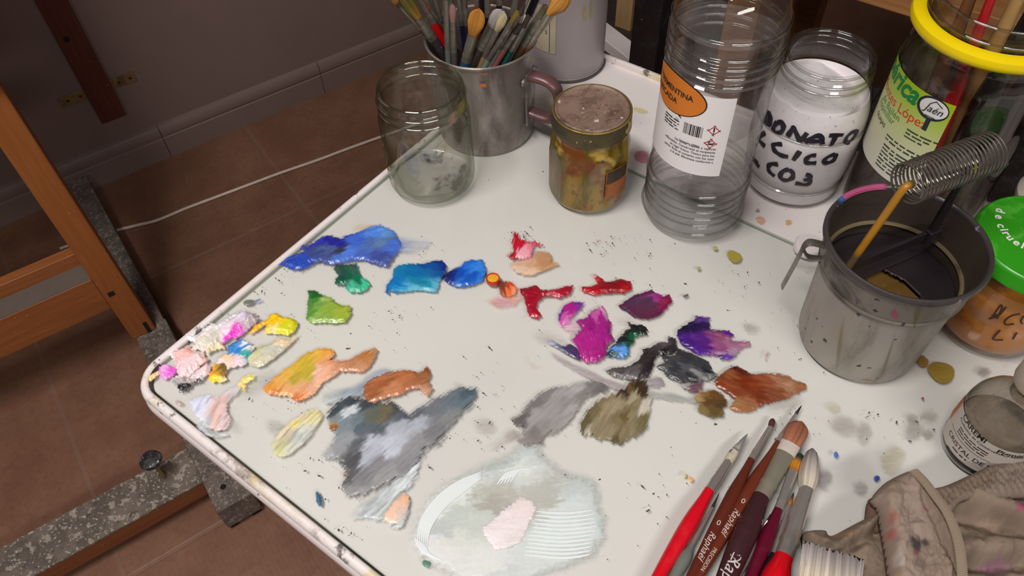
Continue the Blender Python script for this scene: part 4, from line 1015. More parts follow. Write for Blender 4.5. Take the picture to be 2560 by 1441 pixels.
# ================================================================== PAINT ON THE PALETTE
paint = vcol('oil_paint', .30, coat=.25, alpha=True, bump=.25, bscale=900)
paint_matt = vcol('oil_paint_dull', .5, coat=.05, alpha=True, bump=.2, bscale=900)
CR = {'A': (340, 540, 3.002), 'B': (900, 540, 3.43), 'C': (1300, 640, 2.771), 'D': (400, 820, 2.4845), 'E': (980, 900, 2.664), 'F': (330, 860, 4.237), 'P': (0, 0, 1)}
KP = 1.13                                                    # display value -> reflectance
def paint_patch(crop, poly, cols, h=1.6, soft=5.0, rag=4.0, ang=0.0, streak=.5, alpha=1.0, step=2.0, edge=9.0, wob=10, zb=0.0, fray=.35, kc=1.0):
    """a smear of paint lying on the glass: outline and colour places, height h in mm, brushed along ang"""
    ox, oy, sc = CR[crop]
    P = np.array([(ox + x / sc, oy + y / sc) for x, y in poly], float)
    C = [(ox + x / sc, oy + y / sc, lin(c) * KP * kc) for x, y, c in cols]
    pad = soft + rag + 4
    x0, y0 = P.min(0) - pad; x1, y1 = P.max(0) + pad
    gx = np.arange(x0, x1 + step, step); gy = np.arange(y0, y1 + step, step)
    X, Y = np.meshgrid(gx, gy); sh = X.shape; X = X.ravel(); Y = Y.ravel()
    # signed distance to the outline (positive inside)
    d2 = np.full(X.shape, 1e9); inside = np.zeros(X.shape, bool); n = len(P)
    for i in range(n):
        a = P[i]; b = P[(i + 1) % n]; e = b - a; L = max(1e-6, e @ e)
        t = np.clip(((X - a[0]) * e[0] + (Y - a[1]) * e[1]) / L, 0, 1)
        d2 = np.minimum(d2, (X - a[0] - t * e[0])**2 + (Y - a[1] - t * e[1])**2)
        cr = ((a[1] > Y) != (b[1] > Y))
        with np.errstate(divide='ignore', invalid='ignore'):
            inside ^= cr & (X < e[0] * (Y - a[1]) / (e[1] if e[1] else 1e-9) + a[0])
    D = np.sqrt(d2) * np.where(inside, 1, -1)
    ca, sa = math.cos(ang), math.sin(ang); U = X * ca + Y * sa; V = -X * sa + Y * ca
    s0 = (P[0, 0] * 7 + P[0, 1]) % 97
    wq = 9 * (fbm(X / 40 + 7, Y / 40 + s0, 3) - .5); st = fbm(U / 38 + s0, (V + wq) / 4.2 + s0, 3) - .5                 # long brush streaks
    bl = fbm(X / 22 + s0, Y / 16 + 3, 4) - .5                   # lumps
    fi = fbm(X / 5 + s0, Y / 5 + 9, 3) - .5
    s2 = fbm(U / 26 + s0 + 5, V / 2.2 + s0, 2) - .5
    Dn = D + rag * (1.3 * bl + 1.2 * fi) + rag * fray * (2.2 * st + 4.5 * s2 * sstep(14, 0, np.abs(D)))
    if alpha > .98 and soft <= 3.5: soft = max(1.6, soft * .6)
    a = sstep(-soft * .5, soft * .5, Dn)
    Hh = h * .001 * sstep(0, edge, Dn) * (1 + streak * .75 * st + .5 * bl + .22 * fi) + h * .00012 * sstep(-1, 2, Dn)
    Hh = np.maximum(Hh, 0)
    # colour: nearest places, dragged along the stroke
    wx = X + wob * 2.2 * (st * ca * 1.5 + s2 * ca * .8 + bl); wy = Y + wob * 2.2 * (st * sa * 1.5 + s2 * sa * .8 + (fbm(X / 20 + 31, Y / 20 + s0, 3) - .5))
    du = wx[:, None] - np.array([c[0] for c in C])[None]; dv = wy[:, None] - np.array([c[1] for c in C])[None]
    pu = du * ca + dv * sa; pv = -du * sa + dv * ca
    w = 1 / ((pu * .75)**2 + (pv * 1.25)**2 + 5.0)**2.5
    w /= w.sum(1, keepdims=True); col = w @ np.array([c[2] for c in C])
    col = col * (1 + .22 * streak * st[:, None] * 2 + .10 * fi[:, None])
    col = np.clip(col, 0.003, .93)
    al = a * alpha
    if alpha < .95: al = np.clip(al * (1 + 1.1 * st + .5 * bl), 0, 1)
    Z = zb + .00015 + Hh
    W = atv(X, Y, 0); W[:, 2] = TZ + Z
    idx = np.arange(len(X)).reshape(sh)
    q = np.stack([idx[:-1, :-1], idx[1:, :-1], idx[1:, 1:], idx[:-1, 1:]], -1).reshape(-1, 4)
    keep = (al[q] > .004).any(1); q = q[keep]
    used = np.unique(q); rem = -np.ones(len(X), int); rem[used] = np.arange(len(used))
    return W[used], rem[q], np.concatenate([col[used], al[used, None]], 1)
def dab(label, crop, poly, cols, name='paint_dab', mat=None, parent=None, cat='paint', **kw):
    V, Q, Cc = paint_patch(crop, poly, cols, **kw)
    base = V.mean(0); base[2] = TZ
    me = bpy.data.meshes.new(name)
    pb = np.array(wloc(parent)) if parent is not None else np.zeros(3)
    me.vertices.add(len(V)); me.vertices.foreach_set('co', (V - base).astype(np.float32).ravel())
    me.loops.add(len(Q) * 4); me.polygons.add(len(Q))
    me.loops.foreach_set('vertex_index', Q.ravel().astype(np.int32)); me.polygons.foreach_set('loop_start', np.arange(0, len(Q) * 4, 4, dtype=np.int32))
    me.polygons.foreach_set('use_smooth', np.ones(len(Q), bool)); me.update(calc_edges=True)
    me.attributes.new('col', 'FLOAT_COLOR', 'POINT').data.foreach_set('color', Cc.astype(np.float32).ravel())
    me.materials.append(mat or paint)
    o = bpy.data.objects.new(name, me); o.location = base - pb; link(o, parent)
    if parent is None: tag(o, label, cat, 'paint smears on the glass palette')
    elif label: o['label'] = label
    return o
R_ = math.radians
# --- blues and greens along the upper left
dab('long ultramarine blue smear running to the left edge of the palette', 'P',
    [(690, 663), (710, 650), (736, 640), (756, 630), (753, 618), (780, 608), (806, 592), (830, 590), (850, 595), (860, 592), (900, 580), (926, 570), (950, 562), (964, 567), (979, 572), (996, 592), (1004, 612), (996, 628), (982, 646), (967, 668), (946, 665), (906, 652), (860, 655), (823, 663), (800, 655), (773, 663), (750, 677), (723, 671)],
    [(715, 658, '#2446b0'), (760, 655, '#2848ac'), (800, 608, '#2c34a4'), (826, 602, '#1c2090'), (842, 606, '#20248c'), (795, 630, '#3a4880'), (820, 625, '#48588c'), (846, 625, '#34364c'), (870, 632, '#4c74cc'), (890, 600, '#3a62c8'), (940, 582, '#4c80d8'), (960, 576, '#5c90dc'), (930, 612, '#4c68a8'), (955, 608, '#5878a4'), (985, 620, '#4466c0'), (950, 645, '#3c4c98'), (905, 642, '#4460b4'), (968, 655, '#4a5a98')], h=1.5, ang=R_(-20), streak=.8, soft=4, rag=5)
dab('faint pale blue haze at the right end of the ultramarine smear', 'P', [(985, 598), (1030, 596), (1070, 606), (1060, 620), (1030, 628), (995, 632)], [(1000, 612, '#94a4cc'), (1045, 610, '#b8c0d0')], h=.15, alpha=.45, soft=16, mat=paint_matt)
dab('dark viridian green dab with a mint green tip', 'A', [(1490, 400), (1500, 370), (1590, 365), (1650, 365), (1670, 420), (1700, 460), (1740, 485), (1760, 510), (1730, 550), (1680, 580), (1610, 575), (1575, 550), (1580, 520), (1530, 520), (1495, 510), (1500, 470), (1520, 450), (1495, 420)],
    [(1540, 395, '#284c40'), (1620, 380, '#3a5850'), (1530, 470, '#04503a'), (1600, 450, '#0c5a40'), (1660, 470, '#0c6a48'), (1550, 510, '#04503a'), (1610, 540, '#48b090'), (1600, 560, '#3aa888'), (1660, 560, '#40a888'), (1720, 510, '#40b890')], h=1.8, ang=R_(60), soft=3, rag=3)
dab('yellow-green dab with a dark leaf-green corner', 'A', [(1285, 560), (1340, 560), (1390, 590), (1430, 610), (1475, 615), (1480, 640), (1540, 670), (1610, 670), (1610, 740), (1570, 800), (1500, 810), (1420, 810), (1330, 810), (1280, 780), (1285, 700), (1290, 640), (1300, 610)],
    [(1310, 575, '#186a28'), (1350, 605, '#1c6c20'), (1320, 660, '#4c8838'), (1320, 740, '#5c9438'), (1370, 690, '#78a84c'), (1420, 640, '#a8c868'), (1410, 760, '#8cb04c'), (1460, 700, '#90b040'), (1540, 710, '#a4ba3c'), (1590, 690, '#a8bc3c'), (1370, 800, '#a8c474')], kc=.85, h=1.8, ang=R_(-25), soft=3, rag=3, streak=.7)
dab('golden yellow dab with a greenish-yellow end', 'A', [(840, 885), (900, 820), (990, 775), (1000, 740), (1060, 735), (1110, 765), (1180, 770), (1210, 800), (1205, 840), (1180, 880), (1140, 900), (1080, 890), (1030, 885), (965, 885), (960, 850), (990, 810), (930, 850), (870, 885)],
    [(880, 860, '#eeaa0c'), (960, 800, '#f4b010'), (1050, 760, '#ffc40c'), (1060, 810, '#ffba08'), (1110, 790, '#fcc414'), (990, 870, '#f8cc60'), (1040, 870, '#f0dca0'), (1150, 830, '#c8c81c'), (1190, 800, '#d0c824'), (1130, 880, '#dcd838')], h=2.6, ang=R_(-30), soft=2.5, rag=3)
# --- the pale impasto corner
dab('lumpy lilac-white impasto, topmost of the pale heaps by the corner', 'A', [(360, 930), (380, 890), (420, 880), (450, 900), (500, 860), (560, 810), (630, 800), (680, 770), (740, 740), (830, 710), (900, 740), (920, 770), (870, 830), (810, 890), (740, 915), (690, 915), (650, 960), (660, 990), (590, 1020), (530, 1030), (470, 1010), (415, 1000), (440, 960), (400, 950)],
    [(400, 915, '#f6e8f0'), (500, 870, '#ece4ea'), (540, 830, '#f0eaee'), (560, 940, '#d2cabe'), (600, 900, '#d6d0c8'), (600, 820, '#eee8ee'), (690, 880, '#e8cfe0'), (725, 895, '#e23cc4'), (660, 830, '#e0dae2'), (740, 770, '#e2dce8'), (800, 760, '#d4ccdc'), (860, 770, '#b4a8b0'), (480, 990, '#ded4cc'), (620, 1000, '#d8c8a0')], h=4.2, ang=R_(-38), soft=3, rag=6, edge=14, streak=.7)
dab('pale pink impasto slab between the lilac heap and the magenta blob', 'A', [(225, 1040), (300, 1010), (400, 975), (430, 1010), (490, 1020), (520, 1060), (560, 1065), (540, 1100), (480, 1140), (430, 1180), (400, 1210), (340, 1210), (300, 1180), (310, 1140), (290, 1100), (270, 1060)],
    [(250, 1035, '#eee0e0'), (330, 1040, '#f6bcb8'), (400, 1015, '#f2a8a4'), (420, 1100, '#e8c8cc'), (460, 1060, '#e8d0d0'), (350, 1150, '#e8ccd0'), (535, 1080, '#e8b0a4'), (400, 1180, '#e4ccd0')], h=3.8, ang=R_(-35), soft=2.5, rag=5, edge=12)
dab('thin mauve-pink ridge of paint below the pink slab', 'A', [(420, 1200), (470, 1150), (530, 1110), (570, 1130), (545, 1190), (500, 1230), (440, 1240), (400, 1230)], [(490, 1180, '#e4ced4'), (540, 1140, '#e0c4c8'), (430, 1225, '#d8c8cc')], h=3, ang=R_(-40), soft=2.5, rag=5)
dab('small bright lilac-magenta blob near the palette corner', 'A', [(170, 1150), (210, 1115), (260, 1120), (300, 1150), (295, 1190), (250, 1220), (215, 1235), (180, 1210)], [(220, 1150, '#f49ce0'), (265, 1180, '#e460d4'), (215, 1205, '#f0a8e0'), (200, 1170, '#f0a0dc')], h=3.2, soft=2.5, rag=4)
dab('peach and ochre streak in the very corner of the palette', 'A', [(60, 1260), (90, 1210), (140, 1180), (175, 1165), (170, 1195), (120, 1235)], [(80, 1245, '#ccac34'), (120, 1215, '#f0c88c'), (155, 1185, '#f2c8a4')], h=1.8, ang=R_(-40), soft=2.5, rag=2)
dab('crusty black-and-white dried paint edge below the pink heaps', 'A', [(260, 1215), (320, 1200), (360, 1220), (440, 1230), (500, 1210), (490, 1250), (430, 1270), (390, 1310), (330, 1320), (300, 1280), (270, 1245)], [(285, 1222, '#eae6e4'), (320, 1255, '#aca6a6'), (350, 1295, '#18181c'), (390, 1270, '#2c2a2c'), (440, 1250, '#504c4e'), (490, 1222, '#d8ccce'), (400, 1235, '#c8bcbe')], h=3, soft=2, rag=8, wob=16)
dab('cobalt blue dab on a whitish skirt among the pale heaps', 'A', [(600, 1110), (640, 1060), (685, 1030), (690, 985), (740, 940), (800, 930), (860, 950), (895, 985), (870, 1030), (850, 1100), (800, 1130), (740, 1140), (690, 1150), (640, 1120)],
    [(730, 985, '#1c70bc'), (780, 1020, '#2c80cc'), (720, 1010, '#3c8cd0'), (790, 960, '#4c94d4'), (850, 965, '#dce2ee'), (885, 985, '#e4e2e4'), (825, 1060, '#30a4a0'), (700, 1070, '#f2c8a0'), (640, 1095, '#e8dcf2'), (780, 1095, '#e6c8d4'), (690, 1120, '#f0d0c0')], h=3, ang=R_(-30), soft=2.5, rag=4)
dab('yellow-orange dab with a dark cracked middle, among the pale heaps', 'A', [(555, 1200), (590, 1120), (640, 1095), (690, 1110), (690, 1150), (660, 1200), (690, 1230), (640, 1255), (580, 1250), (550, 1230)], [(615, 1125, '#f2b458'), (590, 1170, '#eca830'), (640, 1165, '#8c7030'), (660, 1140, '#6c5c34'), (625, 1190, '#c89028'), (590, 1235, '#f6dc3c'), (665, 1235, '#ece0a0')], h=2.6, ang=R_(-40), soft=2.5, rag=4)
dab('olive-cream band of dried paint right of the cobalt dab', 'A', [(820, 1060), (880, 1020), (940, 980), (1000, 960), (1080, 920), (1150, 920), (1220, 880), (1210, 920), (1120, 1000), (1040, 1070), (990, 1110), (910, 1140), (860, 1120), (830, 1090)], [(880, 1070, '#ccc6a4'), (940, 1005, '#c0c28c'), (1000, 1000, '#c0c0b4'), (1080, 940, '#e2cca8'), (1140, 930, '#e6caa4'), (960, 1090, '#cfc8b0'), (1190, 900, '#c4c0b4'), (1060, 1030, '#c0bcac')], h=2.2, ang=R_(-38), soft=5, rag=4)
dab('little yellow hook-shaped smear below the olive-cream band', 'A', [(760, 1270), (800, 1220), (850, 1195), (890, 1195), (880, 1235), (850, 1245), (820, 1260), (825, 1315), (800, 1310), (785, 1285)], [(780, 1265, '#ead490'), (860, 1215, '#ecd878'), (810, 1300, '#ecba48')], h=1.2, soft=3, rag=3)
dab('pale lavender and pink wash near the front left edge', 'F', [(610, 610), (700, 560), (800, 550), (880, 580), (960, 540), (1060, 470), (1140, 460), (1100, 530), (1020, 620), (1000, 700), (1040, 800), (1000, 900), (950, 920), (860, 910), (800, 900), (700, 890), (750, 830), (690, 770), (650, 700)],
    [(680, 690, '#d2d4f0'), (640, 620, '#d0d2ea'), (760, 640, '#ced0e4'), (870, 760, '#e0bab0'), (930, 650, '#d8b8b4'), (1000, 800, '#d8c0c4'), (1090, 500, '#d2cacc'), (760, 870, '#ccd2da'), (900, 880, '#d4b8b0')], h=.45, ang=R_(-55), soft=5, rag=5, alpha=.92, mat=paint_matt)
dab('whitish swirl by the front rim under the lavender wash', 'F', [(690, 880), (740, 860), (830, 900), (900, 935), (1000, 945), (1010, 975), (960, 1000), (880, 1000), (780, 960)], [(740, 890, '#c4ccd4'), (860, 950, '#b4b8b8'), (980, 960, '#ccd2d4')], h=.9, soft=6, alpha=.7, ang=R_(20), mat=paint_matt)
# --- ochres, siennas, greys in the middle
dab('broad ochre and orange-tan smear in the middle left', 'A', [(950, 1310), (975, 1260), (1040, 1210), (1130, 1150), (1200, 1090), (1290, 1020), (1370, 1000), (1470, 1000), (1490, 1040), (1460, 1080), (1530, 1090), (1600, 1080), (1700, 1030), (1790, 990), (1815, 1010), (1790, 1070), (1740, 1150), (1680, 1180), (1600, 1170), (1530, 1170), (1450, 1220), (1380, 1270), (1340, 1330), (1280, 1370), (1210, 1400), (1150, 1360), (1060, 1350), (990, 1340)],
    [(980, 1310, '#dc9440'), (1060, 1235, '#d8a050'), (1150, 1170, '#d4a848'), (1250, 1130, '#c4a834'), (1350, 1040, '#dcac44'), (1450, 1025, '#dc9c48'), (1180, 1240, '#b4a038'), (1300, 1190, '#b8a43a'), (1120, 1300, '#e0a868'), (1200, 1290, '#dca478'), (1380, 1180, '#e4b49c'), (1440, 1160, '#e0a888'), (1450, 1110, '#d8986c'), (1330, 1260, '#d8a888'), (1250, 1330, '#dc9c70'), (1220, 1380, '#cc7034'), (1060, 1340, '#c87840'), (1600, 1130, '#b8805c'), (1720, 1070, '#b47848'), (1790, 1010, '#bc885c'), (1660, 1150, '#c08c68'), (1530, 1130, '#c89070')], h=1.0, ang=R_(-42), soft=3.5, rag=4, streak=1.0)
dab('burnt sienna smear sitting above the grey-blue mass', 'D', [(1265, 420), (1275, 360), (1330, 310), (1420, 280), (1520, 265), (1590, 275), (1600, 290), (1640, 270), (1655, 230), (1680, 290), (1660, 330), (1690, 380), (1660, 430), (1610, 380), (1540, 390), (1490, 420), (1400, 440), (1330, 470), (1290, 460)],
    [(1290, 400, '#aa6640'), (1400, 345, '#a46038'), (1380, 300, '#b47450'), (1500, 310, '#bc7448'), (1470, 370, '#c8865c'), (1560, 350, '#b4704c'), (1620, 320, '#a86c44'), (1655, 260, '#94502c'), (1650, 390, '#cc9878'), (1330, 440, '#a06038'), (1350, 465, '#c08868')], kc=.82, h=.9, ang=R_(-25), soft=4, rag=4, streak=1.1, zb=.0004)
dab('pale grey-blue wash fringing the sienna smear', 'D', [(1010, 420), (1100, 390), (1200, 370), (1290, 310), (1350, 270), (1430, 258), (1400, 300), (1290, 350), (1280, 420), (1180, 430), (1080, 470), (1020, 470)], [(1050, 440, '#b0b6b8'), (1180, 400, '#96a0ac'), (1330, 300, '#98a2b2'), (1270, 380, '#8c96a0')], h=.4, ang=R_(-25), soft=9, alpha=.85, mat=paint_matt)
dab('large slate-grey mass with a pale blue-grey heart and feathered edges', 'D', [(1040, 550), (1070, 500), (1130, 450), (1200, 430), (1290, 440), (1350, 470), (1450, 460), (1490, 500), (1550, 550), (1620, 510), (1700, 450), (1800, 400), (1880, 380), (1960, 370), (1965, 430), (1920, 480), (1850, 560), (1780, 640), (1720, 720), (1640, 760), (1600, 830), (1540, 900), (1450, 950), (1350, 1000), (1220, 1050), (1160, 1040), (1140, 990), (1150, 930), (1160, 890), (1130, 850), (1100, 820), (1040, 810), (1015, 790), (1070, 720), (1090, 680), (1080, 640), (1060, 600)],
    [(1090, 510, '#3c464c'), (1200, 450, '#384248'), (1280, 480, '#3c444a'), (1180, 528, '#c4ccd0'), (1140, 590, '#76828a'), (1230, 570, '#6c7880'), (1300, 560, '#5c6258'), (1400, 520, '#68604c'), (1460, 500, '#4c4c4c'), (1250, 620, '#54606a'), (1350, 640, '#545c62'), (1500, 560, '#505862'), (1600, 540, '#5c6068'), (1700, 500, '#6c7076'), (1820, 430, '#606c76'), (1930, 395, '#485864'), (1930, 440, '#5c6a74'), (1800, 560, '#7c7e80'), (1700, 640, '#747478'), (1600, 600, '#a4aab4'), (1480, 620, '#a8aeb8'), (1420, 690, '#b4bac6'), (1450, 750, '#b2b8c4'), (1330, 700, '#acb2be'), (1300, 800, '#a8acb8'), (1600, 720, '#88888c'), (1520, 830, '#848488'), (1220, 720, '#5c6064'), (1190, 820, '#505054'), (1170, 910, '#58585a'), (1350, 860, '#808086'), (1260, 930, '#78787c'), (1230, 1020, '#8c8c8e'), (1400, 920, '#909092'), (1100, 760, '#8e9094'), (1050, 795, '#a0a2a6'), (1180, 690, '#8c9096')], h=.45, ang=R_(-40), soft=5, rag=7, streak=1.0, fray=1.0, step=2.2)
dab('tiny brown blob at the left of the slate-grey mass', 'D', [(1050, 600), (1070, 582), (1110, 585), (1122, 615), (1085, 650), (1058, 635)], [(1080, 600, '#b08c64'), (1075, 630, '#86603c')], h=1.2, soft=4)
dab('pale yellow translucent smear near the front left', 'D', [(700, 720), (750, 640), (830, 570), (920, 520), (980, 510), (1010, 540), (980, 600), (930, 670), (870, 740), (800, 790), (740, 810), (700, 780)], [(900, 560, '#dcd0a0'), (960, 520, '#d8d094'), (830, 600, '#e0d088'), (780, 650, '#d8ccb0'), (860, 670, '#b0b6b0'), (900, 640, '#c4c6c0'), (740, 730, '#ccc89c'), (800, 750, '#c8c8b8'), (740, 790, '#ccc890')], h=.4, ang=R_(-45), soft=6, alpha=.85, streak=.9)
dab('pale blue-grey brushed smear below the slate-grey mass', 'D', [(1190, 1190), (1240, 1120), (1330, 1050), (1430, 980), (1520, 900), (1570, 850), (1610, 840), (1600, 900), (1560, 960), (1510, 1020), (1550, 1080), (1540, 1160), (1500, 1240), (1430, 1240), (1380, 1200), (1300, 1190)], [(1580, 870, '#d0d8dc'), (1500, 940, '#c8d0d2'), (1400, 1000, '#b4bcc0'), (1300, 1080, '#a8b0b2'), (1440, 1060, '#bcc2c2'), (1250, 1150, '#b8c0c4'), (1500, 1200, '#bcc4c4')], h=.4, ang=R_(-45), soft=7, alpha=.85, streak=1.2, fray=1)
dab('small peach dab on the pale blue-grey smear by the front rim', 'D', [(1385, 1190), (1400, 1150), (1460, 1080), (1510, 1030), (1545, 1040), (1550, 1100), (1520, 1180), (1480, 1225), (1430, 1220)], [(1440, 1150, '#e8bca4'), (1430, 1190, '#ecc4b0'), (1520, 1060, '#e4b090'), (1500, 1130, '#d4b8a8'), (1500, 1190, '#c8bcb4')], h=.5, ang=R_(-60), soft=4, zb=.0004)
dab('smooth mid-grey leaf-shaped smear in the centre', 'E', [(800, 400), (860, 360), (920, 290), (1000, 220), (1080, 190), (1140, 182), (1200, 165), (1300, 145), (1400, 140), (1450, 180), (1400, 215), (1300, 235), (1270, 270), (1240, 320), (1180, 420), (1100, 470), (1020, 520), (1000, 560), (900, 570), (830, 540), (880, 510), (870, 450), (830, 440)],
    [(850, 390, '#605c5a'), (940, 290, '#747070'), (1020, 230, '#7c7878'), (960, 380, '#969494'), (1050, 330, '#949292'), (1150, 290, '#8c8888'), (1200, 330, '#9c9898'), (1180, 200, '#9a9898'), (1250, 190, '#a4a0a0'), (1330, 165, '#787472'), (1420, 180, '#686462'), (1260, 240, '#807c7a'), (940, 500, '#7c7472'), (1010, 440, '#888482'), (890, 540, '#888280'), (1100, 440, '#928e8c')], h=.35, ang=R_(-42), soft=6, rag=6, streak=.7, fray=.8)
dab('faint dry grey brush flick left of the mid-grey smear', 'E', [(630, 590), (700, 530), (800, 460), (850, 490), (840, 530), (760, 560), (700, 590)], [(800, 500, '#9c9490'), (680, 560, '#b4aca6')], h=.2, ang=R_(-35), alpha=.45, soft=8, fray=1.2, mat=paint_matt)
dab('olive-brown brushed smear with a dark brown top', 'E', [(1250, 420), (1290, 360), (1350, 300), (1420, 250), (1500, 230), (1540, 190), (1570, 150), (1640, 130), (1690, 140), (1700, 200), (1735, 260), (1720, 330), (1700, 400), (1690, 460), (1620, 520), (1550, 550), (1520, 560), (1440, 540), (1370, 530), (1330, 490), (1280, 510), (1260, 470)],
    [(1290, 400, '#665c40'), (1350, 330, '#786c4c'), (1420, 280, '#8c7e5e'), (1430, 330, '#a09274'), (1400, 400, '#94866a'), (1500, 400, '#857656'), (1500, 300, '#a09478'), (1600, 280, '#aca084'), (1600, 330, '#8c7e60'), (1560, 370, '#6a5c3c'), (1630, 170, '#38291c'), (1670, 220, '#40301f'), (1590, 190, '#6c5434'), (1560, 220, '#44352a'), (1700, 300, '#ccc4b8'), (1680, 400, '#746a48'), (1640, 450, '#7c7250'), (1600, 470, '#948a6c'), (1550, 510, '#8c8060'), (1440, 480, '#9a8e70'), (1350, 480, '#8e8464'), (1300, 490, '#c4bcac'), (1275, 490, '#5a5038'), (1510, 545, '#5c5238')], kc=.8, h=.55, ang=R_(-60), soft=4, rag=6, streak=1.1, fray=.7)
# --- reds
dab('bright crimson dab with a dry-brushed pink corner, far right of the blues', 'B', [(1275, 350), (1310, 300), (1310, 230), (1320, 140), (1350, 140), (1370, 190), (1420, 220), (1500, 225), (1570, 255), (1500, 260), (1490, 300), (1470, 350), (1430, 370), (1350, 380), (1300, 375)], [(1335, 180, '#c40c2c'), (1340, 290, '#d00c30'), (1400, 250, '#cc1030'), (1310, 360, '#b00824'), (1380, 340, '#f0b0bc'), (1430, 320, '#f0a4b4'), (1460, 300, '#e88898'), (1470, 240, '#dc5068'), (1550, 255, '#d03050')], kc=.85, h=1.4, ang=R_(-70), soft=2.5, rag=4, fray=.8)
dab('soft tan smear below the bright crimson dab', 'B', [(1300, 420), (1360, 385), (1480, 355), (1520, 300), (1600, 310), (1640, 330), (1640, 390), (1700, 395), (1710, 420), (1660, 440), (1600, 460), (1520, 490), (1430, 510), (1330, 490)], [(1560, 340, '#b88c68'), (1450, 420, '#cca080'), (1360, 420, '#d4a890'), (1600, 400, '#b88860'), (1340, 470, '#dcc0a8'), (1430, 490, '#dcbca0'), (1690, 410, '#c49468')], h=.4, ang=R_(-15), soft=6, alpha=.95)
dab('large cerulean blue swatch with a deep blue corner', 'B', [(215, 660), (240, 580), (280, 540), (290, 450), (330, 425), (400, 415), (500, 415), (560, 410), (600, 390), (650, 380), (710, 385), (735, 420), (740, 480), (710, 520), (680, 560), (660, 650), (600, 650), (500, 640), (400, 650), (300, 665), (250, 640), (240, 670)],
    [(340, 450, '#1080b4'), (420, 500, '#0870ac'), (520, 480, '#0c6cac'), (500, 570, '#1884ac'), (570, 600, '#209ab8'), (600, 440, '#0a50a0'), (650, 420, '#0a3c90'), (710, 430, '#08308c'), (700, 490, '#0c54a4'), (300, 580, '#0c78c0'), (340, 630, '#38a0d0'), (430, 645, '#68bcdc'), (600, 640, '#80c8e0'), (660, 610, '#60b8d8'), (240, 640, '#1068b0')], kc=.85, h=1.0, soft=3.5, rag=3, ang=R_(10), streak=.3)
dab('medium blue swatch with a navy left end', 'B', [(700, 545), (740, 490), (800, 460), (860, 440), (900, 400), (960, 380), (1050, 380), (1075, 440), (1080, 500), (1040, 560), (970, 595), (880, 610), (800, 605), (750, 580), (730, 540)], [(760, 510, '#0c1858'), (720, 535, '#1c2860'), (800, 500, '#10246c'), (780, 560, '#182c80'), (860, 490, '#1048b0'), (960, 430, '#1e6ad0'), (900, 420, '#2068cc'), (1020, 450, '#3480dc'), (950, 540, '#1450b4'), (870, 590, '#2c68c0'), (1040, 530, '#2870d0')], h=1.4, soft=3, rag=3, ang=R_(-30), streak=.5)
dab('orange smear beside the small round tube cap', 'B', [(1190, 560), (1240, 560), (1310, 570), (1345, 620), (1320, 680), (1260, 705), (1200, 690), (1190, 640)], [(1220, 590, '#74382c'), (1240, 610, '#8c4030'), (1290, 590, '#c84428'), (1260, 660, '#e4703c'), (1310, 640, '#e8946c'), (1300, 620, '#dc5830')], h=1.0, soft=7, ang=R_(70), streak=.7)
dab('faint rosy haze wiped below the orange smear', 'B', [(1060, 735), (1180, 705), (1300, 700), (1390, 620), (1380, 700), (1320, 765), (1200, 785)], [(1160, 745, '#d48c88'), (1330, 700, '#e0a090'), (1240, 740, '#d898a8')], h=.15, alpha=.5, soft=10, ang=R_(8), mat=paint_matt)
dab('crimson T-shaped smear below the orange one', 'B', [(1370, 625), (1430, 615), (1510, 600), (1550, 640), (1640, 640), (1760, 605), (1830, 600), (1800, 670), (1720, 715), (1660, 690), (1570, 700), (1520, 740), (1510, 790), (1560, 860), (1520, 885), (1450, 870), (1430, 800), (1410, 740), (1400, 690), (1375, 660)], [(1430, 640, '#98102c'), (1500, 640, '#a81028'), (1450, 720, '#a80c2c'), (1480, 800, '#b01030'), (1520, 860, '#b81430'), (1600, 670, '#a4142c'), (1740, 660, '#b01030'), (1660, 670, '#c83c54'), (1800, 620, '#a81030')], kc=.8, h=1.7, soft=2.5, rag=3, streak=.6)
dab('deep crimson bow-shaped smear, right of the T-shaped one', 'C', [(430, 215), (480, 215), (540, 195), (500, 135), (520, 120), (560, 150), (590, 180), (650, 175), (700, 160), (770, 180), (775, 230), (720, 260), (620, 260), (560, 265), (510, 275), (470, 255), (430, 250)], [(470, 240, '#bc0820'), (530, 250, '#b80820'), (550, 165, '#c01428'), (520, 145, '#e0a4a8'), (600, 220, '#901020'), (650, 200, '#84101c'), (720, 210, '#a81018'), (760, 220, '#b01020')], kc=.8, h=1.9, soft=2.5, rag=2.5)
dab('dark plum lozenge-shaped smear', 'C', [(680, 350), (740, 310), (790, 270), (880, 250), (910, 235), (950, 265), (1000, 280), (1030, 270), (1060, 315), (1010, 370), (950, 420), (890, 440), (800, 430), (740, 390)], [(720, 345, '#4c2440'), (800, 320, '#4a2848'), (880, 270, '#5c2450'), (850, 390, '#50203c'), (900, 330, '#482444'), (1000, 320, '#841048'), (1040, 310, '#780c40'), (950, 275, '#942c7c'), (920, 400, '#541c3c')], h=.8, soft=3, rag=3, ang=R_(-20))
dab('magenta and violet smear above the big magenta dab', 'C', [(260, 410), (300, 360), (330, 330), (380, 315), (440, 325), (410, 380), (380, 410), (350, 430), (330, 480), (290, 500), (270, 450)], [(320, 365, '#b41888'), (360, 380, '#a01c80'), (395, 345, '#5c2c9c'), (300, 450, '#c850a4'), (280, 400, '#502880'), (320, 470, '#d07cb4')], h=1.5, soft=4, rag=4, ang=R_(-40))
dab('washed-out pink haze left of the big magenta dab', 'C', [(285, 490), (350, 440), (420, 480), (405, 530), (345, 545)], [(340, 490, '#e0bccc'), (400, 500, '#d4b4c4')], h=.2, alpha=.65, soft=10, mat=paint_matt)
